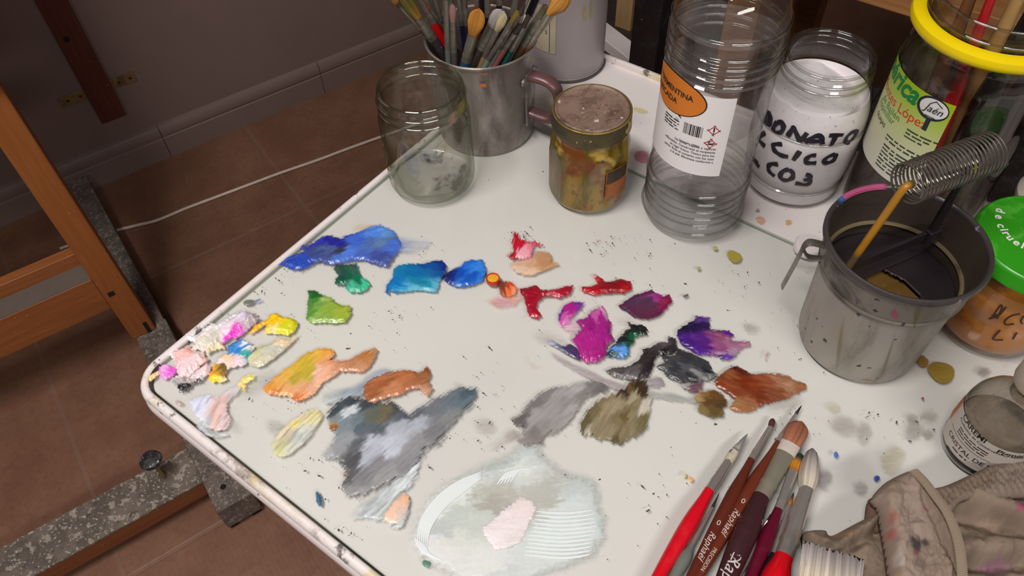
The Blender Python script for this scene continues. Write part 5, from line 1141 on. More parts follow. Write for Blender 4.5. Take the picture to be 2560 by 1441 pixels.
dab('big thick magenta dab', 'C', [(385, 455), (460, 430), (500, 380), (570, 350), (600, 380), (600, 430), (630, 470), (620, 540), (650, 580), (600, 620), (590, 700), (540, 740), (470, 745), (420, 720), (400, 650), (350, 580), (400, 540), (430, 510)], [(490, 470, '#a01480'), (430, 470, '#a42488'), (560, 470, '#a81888'), (400, 580, '#b8208c'), (480, 600, '#b82090'), (570, 570, '#ac1c8c'), (500, 690, '#b42488'), (560, 680, '#a82080'), (560, 385, '#e098c8'), (590, 410, '#d484bc'), (520, 410, '#c860a8'), (610, 510, '#9c1480')], kc=.83, h=2.4, soft=2.5, rag=4, ang=R_(70), streak=.6)
dab('dark indigo tail sweeping left from the magenta dab', 'C', [(195, 590), (230, 590), (290, 630), (350, 615), (395, 640), (425, 690), (415, 722), (350, 700), (270, 650), (200, 610)], [(340, 650, '#403a5c'), (390, 680, '#4c2c60'), (280, 640, '#6a6888'), (215, 600, '#a4a4b8'), (370, 700, '#38304c')], h=.9, soft=5, ang=R_(30))
dab('black and green dab with a light blue spot', 'C', [(590, 690), (640, 630), (700, 560), (730, 520), (760, 500), (750, 465), (800, 480), (850, 475), (885, 510), (880, 545), (830, 555), (790, 570), (800, 600), (760, 640), (755, 690), (720, 715), (650, 705)], [(840, 510, '#161c1a'), (790, 500, '#101a18'), (750, 530, '#16241e'), (690, 590, '#141c1c'), (640, 640, '#1c2424'), (775, 600, '#0c5c38'), (740, 620, '#0c4c34'), (700, 660, '#5c98e0'), (665, 655, '#5890dc'), (690, 685, '#4480cc'), (740, 700, '#307880'), (610, 690, '#1c3c40'), (640, 690, '#204c50')], h=2.2, soft=2.5, rag=4)
dab('royal purple smear with a streaky mauve right end', 'C', [(1090, 510), (1180, 460), (1220, 430), (1190, 405), (1250, 420), (1320, 430), (1310, 470), (1320, 510), (1400, 520), (1450, 515), (1475, 550), (1460, 590), (1590, 595), (1600, 615), (1520, 650), (1500, 690), (1450, 720), (1390, 715), (1420, 690), (1300, 690), (1230, 690), (1180, 650), (1110, 610), (1090, 560)], [(1230, 480, '#28124c'), (1140, 510, '#1c0e38'), (1290, 490, '#301858'), (1250, 430, '#5c3c94'), (1300, 445, '#6c4c9c'), (1150, 565, '#4c1c8c'), (1230, 580, '#5c2490'), (1280, 630, '#5c2088'), (1350, 555, '#8c4480'), (1400, 560, '#a05c74'), (1445, 545, '#5c1894'), (1380, 640, '#a85c94'), (1450, 620, '#b8789c'), (1560, 615, '#bc7c9c'), (1240, 670, '#58209c'), (1440, 705, '#6c3cb0'), (1460, 670, '#bc98b4')], kc=.7, h=1.2, soft=3, rag=4, ang=R_(12), streak=1.1)
dab('tiny dusty-pink comma right of the purple smear', 'C', [(1690, 720), (1695, 690), (1710, 665), (1725, 668), (1712, 700), (1703, 735)], [(1705, 700, '#c0a4ac')], h=.4, alpha=.7, soft=4)
dab('black and grey swooping smear', 'C', [(590, 800), (650, 775), (740, 770), (820, 730), (860, 670), (850, 650), (920, 630), (960, 600), (1020, 595), (1030, 565), (1075, 570), (1090, 640), (1050, 680), (990, 690), (960, 680), (930, 730), (920, 800), (880, 840), (800, 860), (700, 850), (620, 825)], [(640, 800, '#5a5656'), (720, 790, '#4c4648'), (780, 810, '#565052'), (870, 700, '#2a2426'), (840, 740, '#302a2c'), (900, 770, '#201a1c'), (880, 810, '#2c2828'), (1000, 620, '#504a4c'), (960, 640, '#3c3638'), (1060, 600, '#342e36'), (1030, 670, '#282426'), (1000, 680, '#1c181a'), (760, 845, '#6c6668')], h=1.6, soft=3, rag=4, ang=R_(-35), streak=.9)
dab('charcoal rounded smear with a grey patch, right of the black swoop', 'C', [(950, 770), (1000, 740), (990, 700), (1060, 690), (1100, 650), (1180, 680), (1250, 710), (1310, 740), (1330, 790), (1370, 820), (1340, 850), (1290, 870), (1200, 880), (1100, 875), (1030, 850), (990, 800)], [(1040, 720, '#3c3c40'), (1150, 700, '#303034'), (1060, 780, '#2c2e32'), (1000, 780, '#4c4e52'), (1220, 750, '#34363a'), (1240, 820, '#7c7e80'), (1190, 810, '#48494c'), (1120, 850, '#3c3c40'), (1300, 800, '#24262c'), (1340, 830, '#787878'), (1200, 860, '#2c2c30')], h=1.3, soft=3.5, rag=5, ang=R_(20), streak=.9)
dab('light grey patch between the black swoop and the charcoal smear', 'C', [(870, 850), (980, 845), (1000, 890), (960, 915), (890, 910)], [(930, 880, '#9c989a'), (980, 860, '#8c888a')], h=.4, alpha=.85, soft=6)
dab('mauve-brown square smear under the charcoal one', 'C', [(1110, 885), (1270, 880), (1255, 925), (1190, 940), (1130, 920)], [(1140, 905, '#a09c9e'), (1220, 900, '#604850'), (1240, 915, '#704c58')], h=.5, alpha=.9, soft=6)
dab('rust-red burnt sienna smear at the right', 'C', [(1345, 870), (1400, 810), (1440, 780), (1500, 765), (1550, 785), (1600, 820), (1700, 820), (1790, 820), (1860, 830), (1920, 870), (1980, 885), (1985, 930), (1900, 960), (1850, 990), (1790, 1010), (1700, 1030), (1660, 1050), (1600, 1080), (1500, 1080), (1450, 1060), (1490, 1000), (1430, 950), (1380, 920)], [(1500, 785, '#5a1c10'), (1540, 800, '#6c2414'), (1410, 850, '#904c28'), (1450, 820, '#a86038'), (1550, 880, '#8c3818'), (1480, 920, '#a05030'), (1390, 890, '#984420'), (1700, 870, '#ac5c3c'), (1650, 960, '#8c3c1c'), (1620, 900, '#984420'), (1800, 870, '#c08460'), (1860, 900, '#cc9878'), (1930, 915, '#b47448'), (1760, 960, '#9c5838'), (1600, 1030, '#b87850'), (1520, 1040, '#c08c5c'), (1560, 1060, '#b8784c'), (1700, 1010, '#94482c')], kc=.6, h=1.0, soft=4, rag=4, ang=R_(15), streak=1.1)
dab('raw umber patch left of the rust-red smear', 'C', [(1190, 985), (1250, 940), (1340, 925), (1400, 960), (1430, 1000), (1430, 1040), (1410, 1060), (1420, 1120), (1340, 1130), (1280, 1110), (1230, 1080), (1240, 1020)], [(1270, 970, '#90703c'), (1340, 960, '#704c28'), (1330, 1020, '#64482a'), (1340, 1090, '#6c5634'), (1400, 1030, '#584024'), (1260, 1080, '#8c7848'), (1220, 985, '#b89464'), (1390, 1110, '#7a6844')], kc=.75, h=.45, soft=8, rag=5)
dab('thin greyish arc left where the palette was wiped', 'P', [(1378, 880), (1440, 912), (1510, 945), (1600, 975), (1680, 985), (1740, 998), (1738, 1008), (1660, 998), (1590, 990), (1500, 962), (1430, 926), (1380, 892)], [(1420, 905, '#b0a4ac'), (1520, 950, '#a89ca0'), (1650, 990, '#a4a4a4'), (1720, 1002, '#9ca09c')], h=.3, alpha=.6, soft=7, ang=R_(20), mat=paint_matt)
# --- big whitish glaze
gl = dab('large swirled greenish-white glaze at the front of the palette', 'E', [(140, 1180), (180, 1050), (250, 930), (400, 820), (560, 740), (700, 680), (800, 640), (850, 580), (960, 570), (1000, 640), (1080, 720), (1200, 780), (1330, 810), (1370, 880), (1360, 960), (1400, 1050), (1400, 1180), (1340, 1290), (1200, 1360), (1000, 1420), (900, 1490), (500, 1490), (300, 1380), (180, 1300)],
    [(600, 1080, '#c2c8c2'), (450, 1050, '#bcc4be'), (330, 930, '#d4dad6'), (250, 1000, '#dcdedc'), (190, 1170, '#d8d8dc'), (450, 830, '#d6dcda'), (700, 700, '#b8c2c0'), (900, 640, '#c0c8c6'), (850, 740, '#d4dad6'), (900, 800, '#c8cecb'), (750, 890, '#b4b4ac'), (700, 960, '#a8a69e'), (980, 950, '#b4b4ac'), (1000, 860, '#b4b6b0'), (1250, 850, '#bec6c5'), (1150, 980, '#ccd4d4'), (1200, 1150, '#d0dada'), (1350, 1080, '#c4cccc'), (1250, 1280, '#c4caca'), (900, 1300, '#ccd2d0'), (650, 1350, '#d6dad8'), (430, 1220, '#d0d4ce'), (330, 1280, '#d8dad8'), (700, 1440, '#c6cccc'), (300, 1120, '#b8bebc')], h=.3, soft=34, rag=9, ang=R_(-10), streak=.12, alpha=.96, kc=.98, step=3.0, edge=26, wob=22)
dab('pinkish-white matt patch in the middle of the whitish glaze', 'E', [(590, 1130), (680, 1060), (740, 1010), (850, 920), (920, 930), (960, 990), (930, 1060), (890, 1130), (870, 1200), (790, 1260), (680, 1270), (640, 1200)], [(750, 1100, '#dcd2d4'), (900, 960, '#d8cccc'), (680, 1200, '#dcd4d6'), (840, 1200, '#d4cccc')], h=.35, soft=5, rag=5, zb=.0008, mat=paint_matt)
def ridges(name, label, paths, w=.0011, hgt=.0009, col='#dfe6e6'):
    mb = MB()
    for P in paths:
        S = spline([at(980 + x / 2.664, 900 + y / 2.664, .0010) for x, y in P], 8); k = len(S)
        mb.tube(S, [(hgt * .5 * math.sin(PI * (i + .5) / k)**.5, w * math.sin(PI * (i + .5) / k)**.5) for i in range(k)], 6, side=(0, 0, 1))
    o = obj(name, mb, plain('glaze_ridge', col, .4, var=.02), gl); o['kind'] = 'stuff'; o['label'] = label; return o
rp = [[(960 - 8 * i + 3 * (i % 3), 1010 + 26 * i), (1100, 1022 + 27 * i), (1220, 1018 + 27 * i), (1370 - abs(i - 4) * 7, 1000 + 27 * i)] for i in range(12)]
rp += [[(170 + 12 * i, 1230 + 6 * i), (190 + 13 * i, 1080 + 8 * i), (290 + 12 * i, 930 + 10 * i), (430 + 8 * i, 820 + 12 * i), (600, 745 + 8 * i)] for i in range(6)]
rp += [[(150 + 14 * i, 1180 + 12 * i), (190 + 16 * i, 1260 + 10 * i), (280 + 14 * i, 1320 + 4 * i)] for i in range(5)]
rp += [[(700 + 22 * i, 830 - 4 * i), (760 + 22 * i, 760 - 6 * i), (850 + 20 * i, 730)] for i in range(5)]
ridges('brush_ridges', 'fine whitish ridges left by the brush', rp)
# --- small drops, flecks
def drop(label, x, y, rx, ry, col, rot=0.0, alpha=.95, h=.5, name='paint_drop', soft=3, mat=None, zb=0.0):
    n = 32; rr = random.Random(int(x * 3 + y)); f1, f2 = rr.uniform(0, 6), rr.uniform(0, 6)
    poly = []
    for k in range(n):
        a = 2 * PI * k / n; q = 1 + .09 * math.sin(2 * a + f1) + .06 * math.sin(3 * a + f2); u, v = rx * q * math.cos(a), ry * q * math.sin(a)
        poly.append((x + u * math.cos(rot) - v * math.sin(rot), y + u * math.sin(rot) + v * math.cos(rot)))
    return dab(label, 'P', poly, [(x, y, col), (x + rx * .5, y + ry * .5, col)], name=name, h=h, soft=soft, rag=1.2, edge=4, step=1.5, alpha=alpha, wob=2, mat=mat, zb=zb)
drop('olive-yellow drop of oil in front of the turpentine bottle', 1836, 642, 18, 14, '#9c9038', .3)
drop('tiny olive drop between the bottle and the larger olive drop', 1788, 621, 6, 5, '#a8a468')
drop('tiny green drop left of the olive-yellow one', 1747, 672, 5, 5, '#98a060')
drop('large ochre-brown oil stain right of the brush washer', 2354, 931, 36, 24, '#8c7430', .2, soft=5)
drop('smaller ochre stain touching the brush washer foot', 2307, 904, 14, 14, '#8a6a34', 0, soft=5)
drop('grey-green oval drop near the left rim', 622, 757, 16, 6, '#6c7068', -.25)
drop('small blue fleck beside the grey-green oval drop', 645, 752, 9, 3, '#5068b0', -.3)
drop('round blue-green spot by the front rim', 1066, 1411, 10, 10, '#54806c')
drop('blue-black fleck pair near the front rim', 797, 1250, 7, 18, '#305c80', -.25)
drop('small bright blue fleck above the rag', 2090, 1138, 6, 8, '#3c70b4', .2)
drop('dark blue fleck at the rag', 2192, 1197, 6, 9, '#2c4898', .6)
drop('orange speck left of the red brush', 1727, 1199, 6, 6, '#dca860')
drop('yellow-green speck left of the orange speck', 1712, 1190, 4, 7, '#c8c080')
drop('tiny red speck right of the umber smear', 2307, 997, 4, 3, '#8c1420', .5)
drop('small rust spot by the lavender wash', 447, 1008, 9, 6, '#b49484', .4, alpha=.7)
drop('dark green smudge right of the palette centre', 1715, 740, 7, 4, '#4c5450', -.4)
for l_, x_, y_, a_, b_, c_ in (('pink stain on the white table top left of the turpentine bottle', 1606, 384, 20, 13, '#d8909c'), ('faint yellow streak on the white table top behind the amber jar', 1602, 268, 20, 5, '#d8cc98'), ('orange-pink stain on the white table top in front of the powder jar', 1905, 543, 11, 9, '#d8a890'), ('small yellow stain on the white table top in front of the powder jar', 1975, 549, 8, 7, '#d8b058'), ('small grey spot on the white table top by the foot of the powder jar', 1897, 518, 5, 4, '#9c9088')):
    drop(l_, x_, y_, a_, b_, c_, .3, h=.05, alpha=.8, soft=6, mat=paint_matt, zb=DT)
# dried specks and soft smudges, past counting
mb = MB(); rr = random.Random(21)
def fleck(x, y, s, el, rot):
    c0 = at(x, y, .0003); px = .00031
    mb.add([c0 + np.array([s * px * (el * math.cos(a) * math.cos(rot) - math.sin(a) * math.sin(rot)), s * px * (el * math.cos(a) * math.sin(rot) + math.sin(a) * math.cos(rot)), 0]) for a in np.linspace(0, 2 * PI, 7)[:-1]], [(0, 1, 2, 3, 4, 5)])
cl = [(1500, 610, 26), (1860, 720, 40), (1180, 980, 90), (950, 800, 50), (1040, 630, 40), (1310, 590, 18), (800, 1180, 70), (1250, 1100, 70), (1640, 1230, 60), (1990, 1080, 60), (2250, 1060, 50), (680, 690, 40), (640, 720, 40), (1480, 800, 60), (720, 1000, 40), (1600, 640, 60), (830, 1330, 30)]
for k in range(300):
    x, y, s = rr.choice(cl); fleck(rr.gauss(x, s), rr.gauss(y, s * .6), rr.choice((.8, 1, 1, 1.4, 1.8, 2.4)), rr.uniform(1, 2.6), rr.uniform(0, 3))
for k in range(160): fleck(rr.uniform(500, 2100), rr.uniform(600, 1400), rr.choice((.8, 1, 1.5)), rr.uniform(1, 2), rr.uniform(0, 3))
V = np.array(mb.v); uu = (V[:, :2] - TO) @ UA; vv = (V[:, :2] - TO) @ VB
bad = set(np.where((uu < GU0 + .003) | (uu > GU1 - .003) | (vv < GV0 + .003))[0].tolist())
mb.f = [f for f in mb.f if not (set(f) & bad)]
o = obj('paint_flecks', mb, plain('fleck_dark', '#5a5654', .6, var=.3, scale=50), None, smooth=False); tag(o, 'fine dark dried paint flecks scattered over the glass palette', 'paint'); o['kind'] = 'stuff'
def smudges(name, label, spots):
    vs, qs, cs, nb = [], [], [], 0
    for (x, y, rx, ry, col, al, rot) in spots:
        poly = [(x + rx * math.cos(a) * math.cos(rot) - ry * math.sin(a) * math.sin(rot), y + rx * math.cos(a) * math.sin(rot) + ry * math.sin(a) * math.cos(rot)) for a in np.linspace(0, 2 * PI, 15)[:-1]]
        V, Q, Cc = paint_patch('P', poly, [(x, y, col), (x + 3, y + 3, col)], h=.02, soft=max(8, rx * .9), rag=6, alpha=al, step=4)
        vs.append(V); qs.append(Q + nb); cs.append(Cc); nb += len(V)
    V, Q, Cc = np.concatenate(vs), np.concatenate(qs), np.concatenate(cs)
    mb = MB(); mb.v = [tuple(p) for p in V]; mb.f = [tuple(int(i) for i in q) for q in Q]; mb.c = [tuple(c) for c in Cc]
    o = obj(name, mb, paint_matt, None); tag(o, label, 'paint'); o['kind'] = 'stuff'
smudges('dried_smudges', 'soft grey and olive smudges over the right of the glass palette',
        [(2110, 1065, 30, 22, '#a8a29c', .5, .3), (2160, 1085, 16, 30, '#a49e98', .45, .1), (2285, 1075, 20, 26, '#98948e', .55, .4), (2320, 1085, 12, 12, '#98968c', .6, 0), (2280, 1045, 12, 8, '#9c9890', .5, 0), (2232, 1150, 26, 34, '#b4ac94', .5, .4), (2060, 1200, 16, 26, '#8c8488', .6, .2), (2150, 1220, 18, 16, '#a09a98', .5, 0), (2320, 1040, 20, 14, '#a09488', .4, .2), (2460, 930, 14, 10, '#8c8484', .6, 0), (1880, 820, 18, 10, '#a8a49a', .5, .2), (2010, 660, 30, 12, '#b4b0ac', .4, .2), (1840, 560, 12, 6, '#a4a29c', .5, .2),
         (2085, 1020, 14, 12, '#beb8a0', .45, 0), (1150, 970, 14, 10, '#b8b2ac', .4, 0), (690, 1070, 26, 16, '#b4b4aa', .4, .4), (1960, 1010, 40, 14, '#b4aea4', .4, -.2), (1210, 1065, 24, 18, '#b8b2ac', .4, 0), (640, 960, 50, 16, '#b4b4ac', .35, -.5), (560, 1050, 40, 14, '#b4b4ac', .3, .7), (1990, 1130, 20, 14, '#a8a29e', .3, .4), (1370, 845, 34, 10, '#c4beba', .45, .15), (1565, 800, 20, 8, '#c4b8b8', .3, 0)])
# --- small round tube cap by the orange smear
c0 = at(1233, 704, 0); t = thing('tube_cap', 'small round red-rimmed cap filled with yellow-orange paint on the glass', 'cap', c0)
mb = MB(); mb.lathe(c0, [(.0056, .0), (.0060, .0006), (.0060, .0045), (.0056, .0052), (.0050, .0050), (.0048, .0040)], 40); obj('cap_rim', mb, plain('cap_red', '#c83420', .35), t)
mb = MB(); mb.lathe(c0, [(.0050, .0042), (.003, .0046), (0, .0044)], 40); obj('cap_paint', mb, worn('cap_paint', '#e8b030', '#d06820', .3, 0, 180, bump=.3), t)

# ================================================================== PAINTBRUSHES
hair = vcol('brush_hair', .6, bump=.5, bscale=1500); 
steel = worn('ferrule_steel', '#d8d0ca', '#8c8480', .24, .82, 60, thr=(.58, .85), bump=.01)
steel_dull = worn('ferrule_dull', '#a29c8c', '#6c6658', .42, .6, 50, bump=.08)
steel_old = worn('ferrule_old', '#8c867c', '#443c32', .34, .7, 70, specks='#a09860', speck_scale=140, speck_amt=.74, bump=.12)
_hm = {}
def lacq(col, dirt=True):
    if col not in _hm:
        _hm[col] = worn('lacquer_' + col[1:], col, col, .22, 0, 40, specks='#b8aca0', speck_scale=160, speck_amt=.74, bump=.02) if dirt else plain('lacquer_' + col[1:], col, .2, coat=.4, var=.04)
    return _hm[col]
def section_sweep(mb, A, B, secs, side, seg=24, cols=None, rough_tip=0.0, seed=0):
    """elliptic sections (t, half-width, half-thickness) from A to B"""
    A, B = np.array(A, float), np.array(B, float); d = B - A; L = np.linalg.norm(d); d /= L
    s = np.array(side, float); s -= d * (s @ d); s /= np.linalg.norm(s); n = np.cross(d, s)
    rr = random.Random(seed); jit = [rr.uniform(-1, 1) for _ in range(seg)]
    v = []; cc = [] if cols is not None else None; k = len(secs)
    for i, (t, w, h) in enumerate(secs):
        for j in range(seg):
            a = 2 * PI * j / seg
            fr = rough_tip * (1 - i / max(1, k - 1))**2
            g = 1 + fr * .06 * jit[j]
            v.append(A + d * (L * t + fr * .0016 * jit[(j * 5) % seg]) + s * (w * math.cos(a) * g) + n * (h * math.sin(a) * g))
            if cc is not None:
                c_ = cols[i]; st = 1 + .34 * jit[j]; cc.append((c_[0] * st, c_[1] * st, c_[2] * st, 1))
    f = [(i * seg + j, i * seg + (j + 1) % seg, (i + 1) * seg + (j + 1) % seg, (i + 1) * seg + j) for i in range(k - 1) for j in range(seg)]
    f += [tuple(range(seg))[::-1], tuple((k - 1) * seg + j for j in range(seg))]
    mb.add(v, f, cc)
def lerp_cols(cs, n):
    out = []
    for i in range(n):
        x = i / max(1, n - 1) * (len(cs) - 1); j = min(int(x), len(cs) - 2); q = x - j
        c = lin(cs[j]) * (1 - q) + lin(cs[j + 1]) * q; out.append(tuple(c) + (1,))
    return out
def make_brush(label, tip, tuft, fer, end, tw, fw, fe, hm, he, kind='round', cols=('#8c8a86', '#c8bca8'), handle='#8c2020', ferrule=None, group=None, side=None, th=None, crimps=2, rings=True, name='paintbrush', hair_rough=.6, dirt=True, pinch=.8):
    """points: tip of hair, hair/ferrule joint, ferrule/handle joint, handle end; half-widths: hair, ferrule mouth, ferrule end, handle belly, handle end"""
    tip, tuft, fer, end = [np.array(p, float) for p in (tip, tuft, fer, end)]
    if side is None:
        d = fer - tuft; side = np.cross(d, [0, 0, 1.0])
        if np.linalg.norm(side) < 1e-6: side = np.array([1., 0, 0])
    th = th or tw
    low = min((tip, end), key=lambda p: p[2])
    t = thing(name, label, 'brush', low, group)
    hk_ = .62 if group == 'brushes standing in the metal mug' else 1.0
    # hair
    n = 11; secs = []
    for i in range(n):
        x = i / (n - 1)
        if kind == 'round': w = tw * (x**.55 if x < .5 else (.5**.55) + (1 - .5**.55) * sstep(.5, .8, x)) * (1 if x < .8 else 1 - (1 - fw / tw) * (x - .8) / .2); w = max(w, .0002); secs.append((x, w, w * th / tw))
        elif kind == 'dome': w = tw * math.sqrt(max(0.01, 1 - (1 - min(1, x / .75))**2.2)) * (1 if x < .75 else 1 - (1 - fw / tw) * (x - .75) / .25); secs.append((x, w, w * th / tw))
        elif kind == 'flat': w = tw * (.96 + .04 * x) * (1 if x < .6 else 1 - (1 - fw / tw) * (x - .6) / .4); secs.append((x, w, max(.0005, th * (.35 + .65 * x))))
        else: w = tw * math.sqrt(max(0.02, 1 - (1 - min(1, x / .42))**2)) * (1 if x < .6 else 1 - (1 - fw / tw) * (x - .6) / .4); secs.append((x, w, max(.0004, th * (.3 + .7 * x))))
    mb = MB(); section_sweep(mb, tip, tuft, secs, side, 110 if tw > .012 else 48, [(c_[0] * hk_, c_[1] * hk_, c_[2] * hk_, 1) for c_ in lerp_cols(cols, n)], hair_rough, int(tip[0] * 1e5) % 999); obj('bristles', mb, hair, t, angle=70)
    # ferrule: flat at its mouth, round at the handle
    ft = th * pinch if kind != 'round' else fw
    secs = []
    for i in range(15):
        x = i / 14; w = fw + (fe - fw) * sstep(0, .8, x); h = ft + (fe - ft) * sstep(0, .75, x)
        if rings and (10 <= i <= 12): q = 1.08 if i == 11 else .97; w *= q; h *= q
        secs.append((x, w, h))
    mb = MB(); section_sweep(mb, tuft - (fer - tuft) * .02, fer, secs, side, 28); obj('ferrule', mb, ferrule or steel, t, angle=50)
    # handle
    secs = []
    for i in range(17):
        x = i / 16
        w = fe * .97 + (hm - fe * .97) * sstep(0, .28, x) if x < .28 else hm + (he - hm) * sstep(.28, 1, x)
        secs.append((x, w, w))
    mb = MB(); section_sweep(mb, fer, end, secs, side, 26); h = obj('handle', mb, lacq(handle, dirt) if isinstance(handle, str) else handle, t, angle=50)
    return t, h
def axis_text(mb, s, p0, p1, pos, rfun, size, across=False, shear=0, bold=0.0, rot=0.0):
    """print on a lying handle's upper side; along the handle from p0 to p1, or across it"""
    p0, p1 = np.array(p0), np.array(p1); d = (p1 - p0); L = np.linalg.norm(d); d /= L; s_ = np.cross(d, [0, 0, 1.0]); s_ /= np.linalg.norm(s_); n = np.cross(s_, d)
    V, Fc = text_geo(s, shear, bold); vs = []
    q0 = float((np.array(pos) - p0) @ d)
    for x, y, _z in V:
        if across: l, a = q0 - (y - .35) * size, x * size
        else: l, a = q0 + x * size, (y - .3) * size
        r = rfun(l / L) + .00025; ang = a / r + rot
        c = p0 + d * l
        vs.append(c + s_ * (-math.sin(ang)) * r + n * math.cos(ang) * r)
    mb.add(vs, Fc)
W2 = lambda px: px * .00027 / 2                             # half-width in metres from a width in pixels near the front of the palette
def lying(x, y, z): return at(x, y, z)
GB = 'brushes laid out on the palette'
white_print = plain('print_silver', '#c8c0bc', .4, var=.03)
# order: left to right
def lay(label, tip, tuft, fer, end, z, wt, wf, we, wm, wend, ext=1.25, zt=None, **kw):
    zt = W2(wf) + .0004 if zt is None else zt
    T_ = at(*tip, zt * .8); U_ = at(*tuft, zt); F_ = at(*fer, W2(we) * .6 + z * .4); E_ = at(*end, z)
    d = E_ - F_; E2 = F_ + d * ext; E2[2] = TZ + max(.004, z)
    return make_brush(label, T_, U_, F_, E2, W2(wt), W2(wf), W2(we), W2(wm), W2(wend), group=GB, **kw) + (F_, E2)
t, h, p0, p1 = lay('red-handled round brush with grey hair, leftmost of the brushes laid on the palette', (1868, 1087), (1838, 1127), (1773, 1227), (1646, 1441), .0058, 19, 21, 27, 41, 22, ext=1.5, kind='round', cols=('#8c9094', '#6e7276', '#8c8a86', '#a8a49c'), handle='#d00c20')
mb = MB(); d_ = (at(1773, 1227, .004) - at(1838, 1127, .003)); a_ = at(1838, 1127, .003); section_sweep(mb, a_ + d_ * .0, a_ + d_ * .33, [(0, .0027, .0027), (.15, .0034, .0034), (.6, .0036, .0036), (.9, .0034, .0034), (1, .0031, .0031)], np.cross(d_, [0, 0, 1]), 20); obj('dried_paint', mb, worn('dried_cream', '#c8bca8', '#8c8070', .7, 0, 90, specks='#3c3834', speck_scale=200, bump=.4), t, label='cream dried paint round the ferrule mouth')
lay('thin grey-green liner brush with a black tip, between the red brush and the brown ones', (1797, 1236), (1780, 1272), (1730, 1362), (1686, 1441), .0045, 8, 9, 14, 34, 18, ext=1.6, kind='round', cols=('#1c1a1c', '#2c2828'), handle='#6c706a')
t, h, p0, p1 = lay('brown-handled size 0 brush with short stubby dark hair', (1933, 1049), (1926, 1068), (1878, 1150), (1729, 1441), .0052, 17, 14, 20, 36, 20, ext=1.3, kind='filbert', cols=('#2c1c1a', '#5c3028', '#4c2c28'), handle='#5c261a', th=.0016, side=None)
rfh = lambda x: float(np.interp(x, [0, .28, 1], [W2(20), W2(36), W2(20)]))
mb = MB(); axis_text(mb, '0', p0, p1, at(1795, 1306, .009), rfh, .0055, across=True); axis_text(mb, 'Raphaël', p0, p1, at(1766, 1362, .009), rfh, .0068, shear=.35); obj('lettering', mb, white_print, h)
t, h, p0, p1 = lay('brown-handled size 0 brush with a long fine pointed black tip', (2003, 1016), (1989, 1037), (1946, 1107), (1760, 1420), .0054, 9, 9, 19, 38, 20, ext=1.3, kind='round', cols=('#161214', '#2c2020', '#4c3c38'), handle='#662c1c')
rfh = lambda x: float(np.interp(x, [0, .28, 1], [W2(19), W2(38), W2(20)]))
mb = MB(); axis_text(mb, '0', p0, p1, at(1864, 1257, .009), rfh, .0055, across=True); axis_text(mb, 'Raphaël', p0, p1, at(1833, 1308, .009), rfh, .0068, shear=.35); axis_text(mb, 'PRECISION', p0, p1, at(1778, 1402, .009), rfh, .0038); obj('lettering', mb, white_print, h)
t, h, p0, p1 = lay('large dark brown size 12 filbert brush with reddish hair and flat ferrule', (2004, 1056), (1976, 1112), (1903, 1243), (1818, 1441), .0078, 58, 50, 44, 60, 36, ext=1.6, kind='filbert', cols=('#7a4834', '#8c5640', '#a0684c'), handle='#3c2024', ferrule=steel_dull, th=.0036, zt=.006, hair_rough=.15)
rfh = lambda x: float(np.interp(x, [0, .28, 1], [W2(44), W2(60), W2(36)]))
mb = MB(); axis_text(mb, '12', p0, p1, at(1822, 1384, .015), rfh, .0085, across=True); axis_text(mb, 'Raphaël', p0, p1, at(1795, 1440, .015), rfh, .012, shear=.35); obj('lettering', mb, white_print, h)
mb = MB(); d_ = at(1903, 1243, .006) - at(1976, 1112, .006); a_ = at(1976, 1112, .006); section_sweep(mb, a_ - d_ * .02, a_ + d_ * .2, [(0, .0069, .0033), (.1, .0071, .0034), (.9, .0068, .0036), (1, .0066, .0035)], np.cross(d_, [0, 0, 1]), 26); obj('worn_band', mb, plain('band_white', '#c8bcb4', .45, var=.1), t, label='pale worn band on the ferrule mouth')
lay('thin grey-green liner brush with a fine dark tip, beside the maroon brush', (1925, 1288), (1918, 1302), (1904, 1327), (1838, 1441), .0050, 4, 5, 9, 30, 18, ext=1.5, kind='round', cols=('#1c1a1c', '#2c2828'), handle='#666c66', zt=.007)
lay('maroon flat brush with orange hair dipped in black-green', (2000, 1136), (1984, 1178), (1946, 1274), (1878, 1441), .0062, 27, 25, 22, 38, 22, ext=1.5, kind='flat', cols=('#1c2826', '#24302c', '#c07c20', '#cc8420', '#b06c1c'), handle='#5c0c24', th=.0026, zt=.006)
lay('black-handled thin brush with an orange and green tip, left of the big round brush', (1984, 1234), (1973, 1265), (1935, 1385), (1910, 1441), .0052, 12, 9, 17, 24, 16, ext=2.2, kind='round', cols=('#1c3c34', '#284438', '#b06020', '#b86828'), handle='#1c1a20', zt=.0062)
lay('big round brush with white hair, chrome ferrule and red handle', (2031, 1124), (2016, 1228), (1960, 1392), (1941, 1445), .0085, 50, 36, 45, 68, 40, ext=4.0, kind='dome', cols=('#7c7674', '#968e8a', '#b4aaa0', '#c8bcac', '#c8bca8'), handle='#d00c1c', zt=.0075, ferrule=steel)
# wide flat bristle brush whose ferrule lies beyond the frame
T_ = at(2083, 1380, .028); U_ = at(2066, 1520, .026); F_ = at(2060, 1590, .024); E_ = at(2040, 1800, .010)
make_brush('wide flat brush of white hog bristle by the rag, greyed at the tips', T_, U_, F_, E_, .0185, .018, .017, .012, .009, kind='flat', cols=('#7c7474', '#a49a96', '#c8bca8', '#d0c2aa', '#ccbea4'), handle='#b08850', th=.0055, group=GB, side=at(2149, 1408, .028) - at(2014, 1356, .028), hair_rough=1.0)

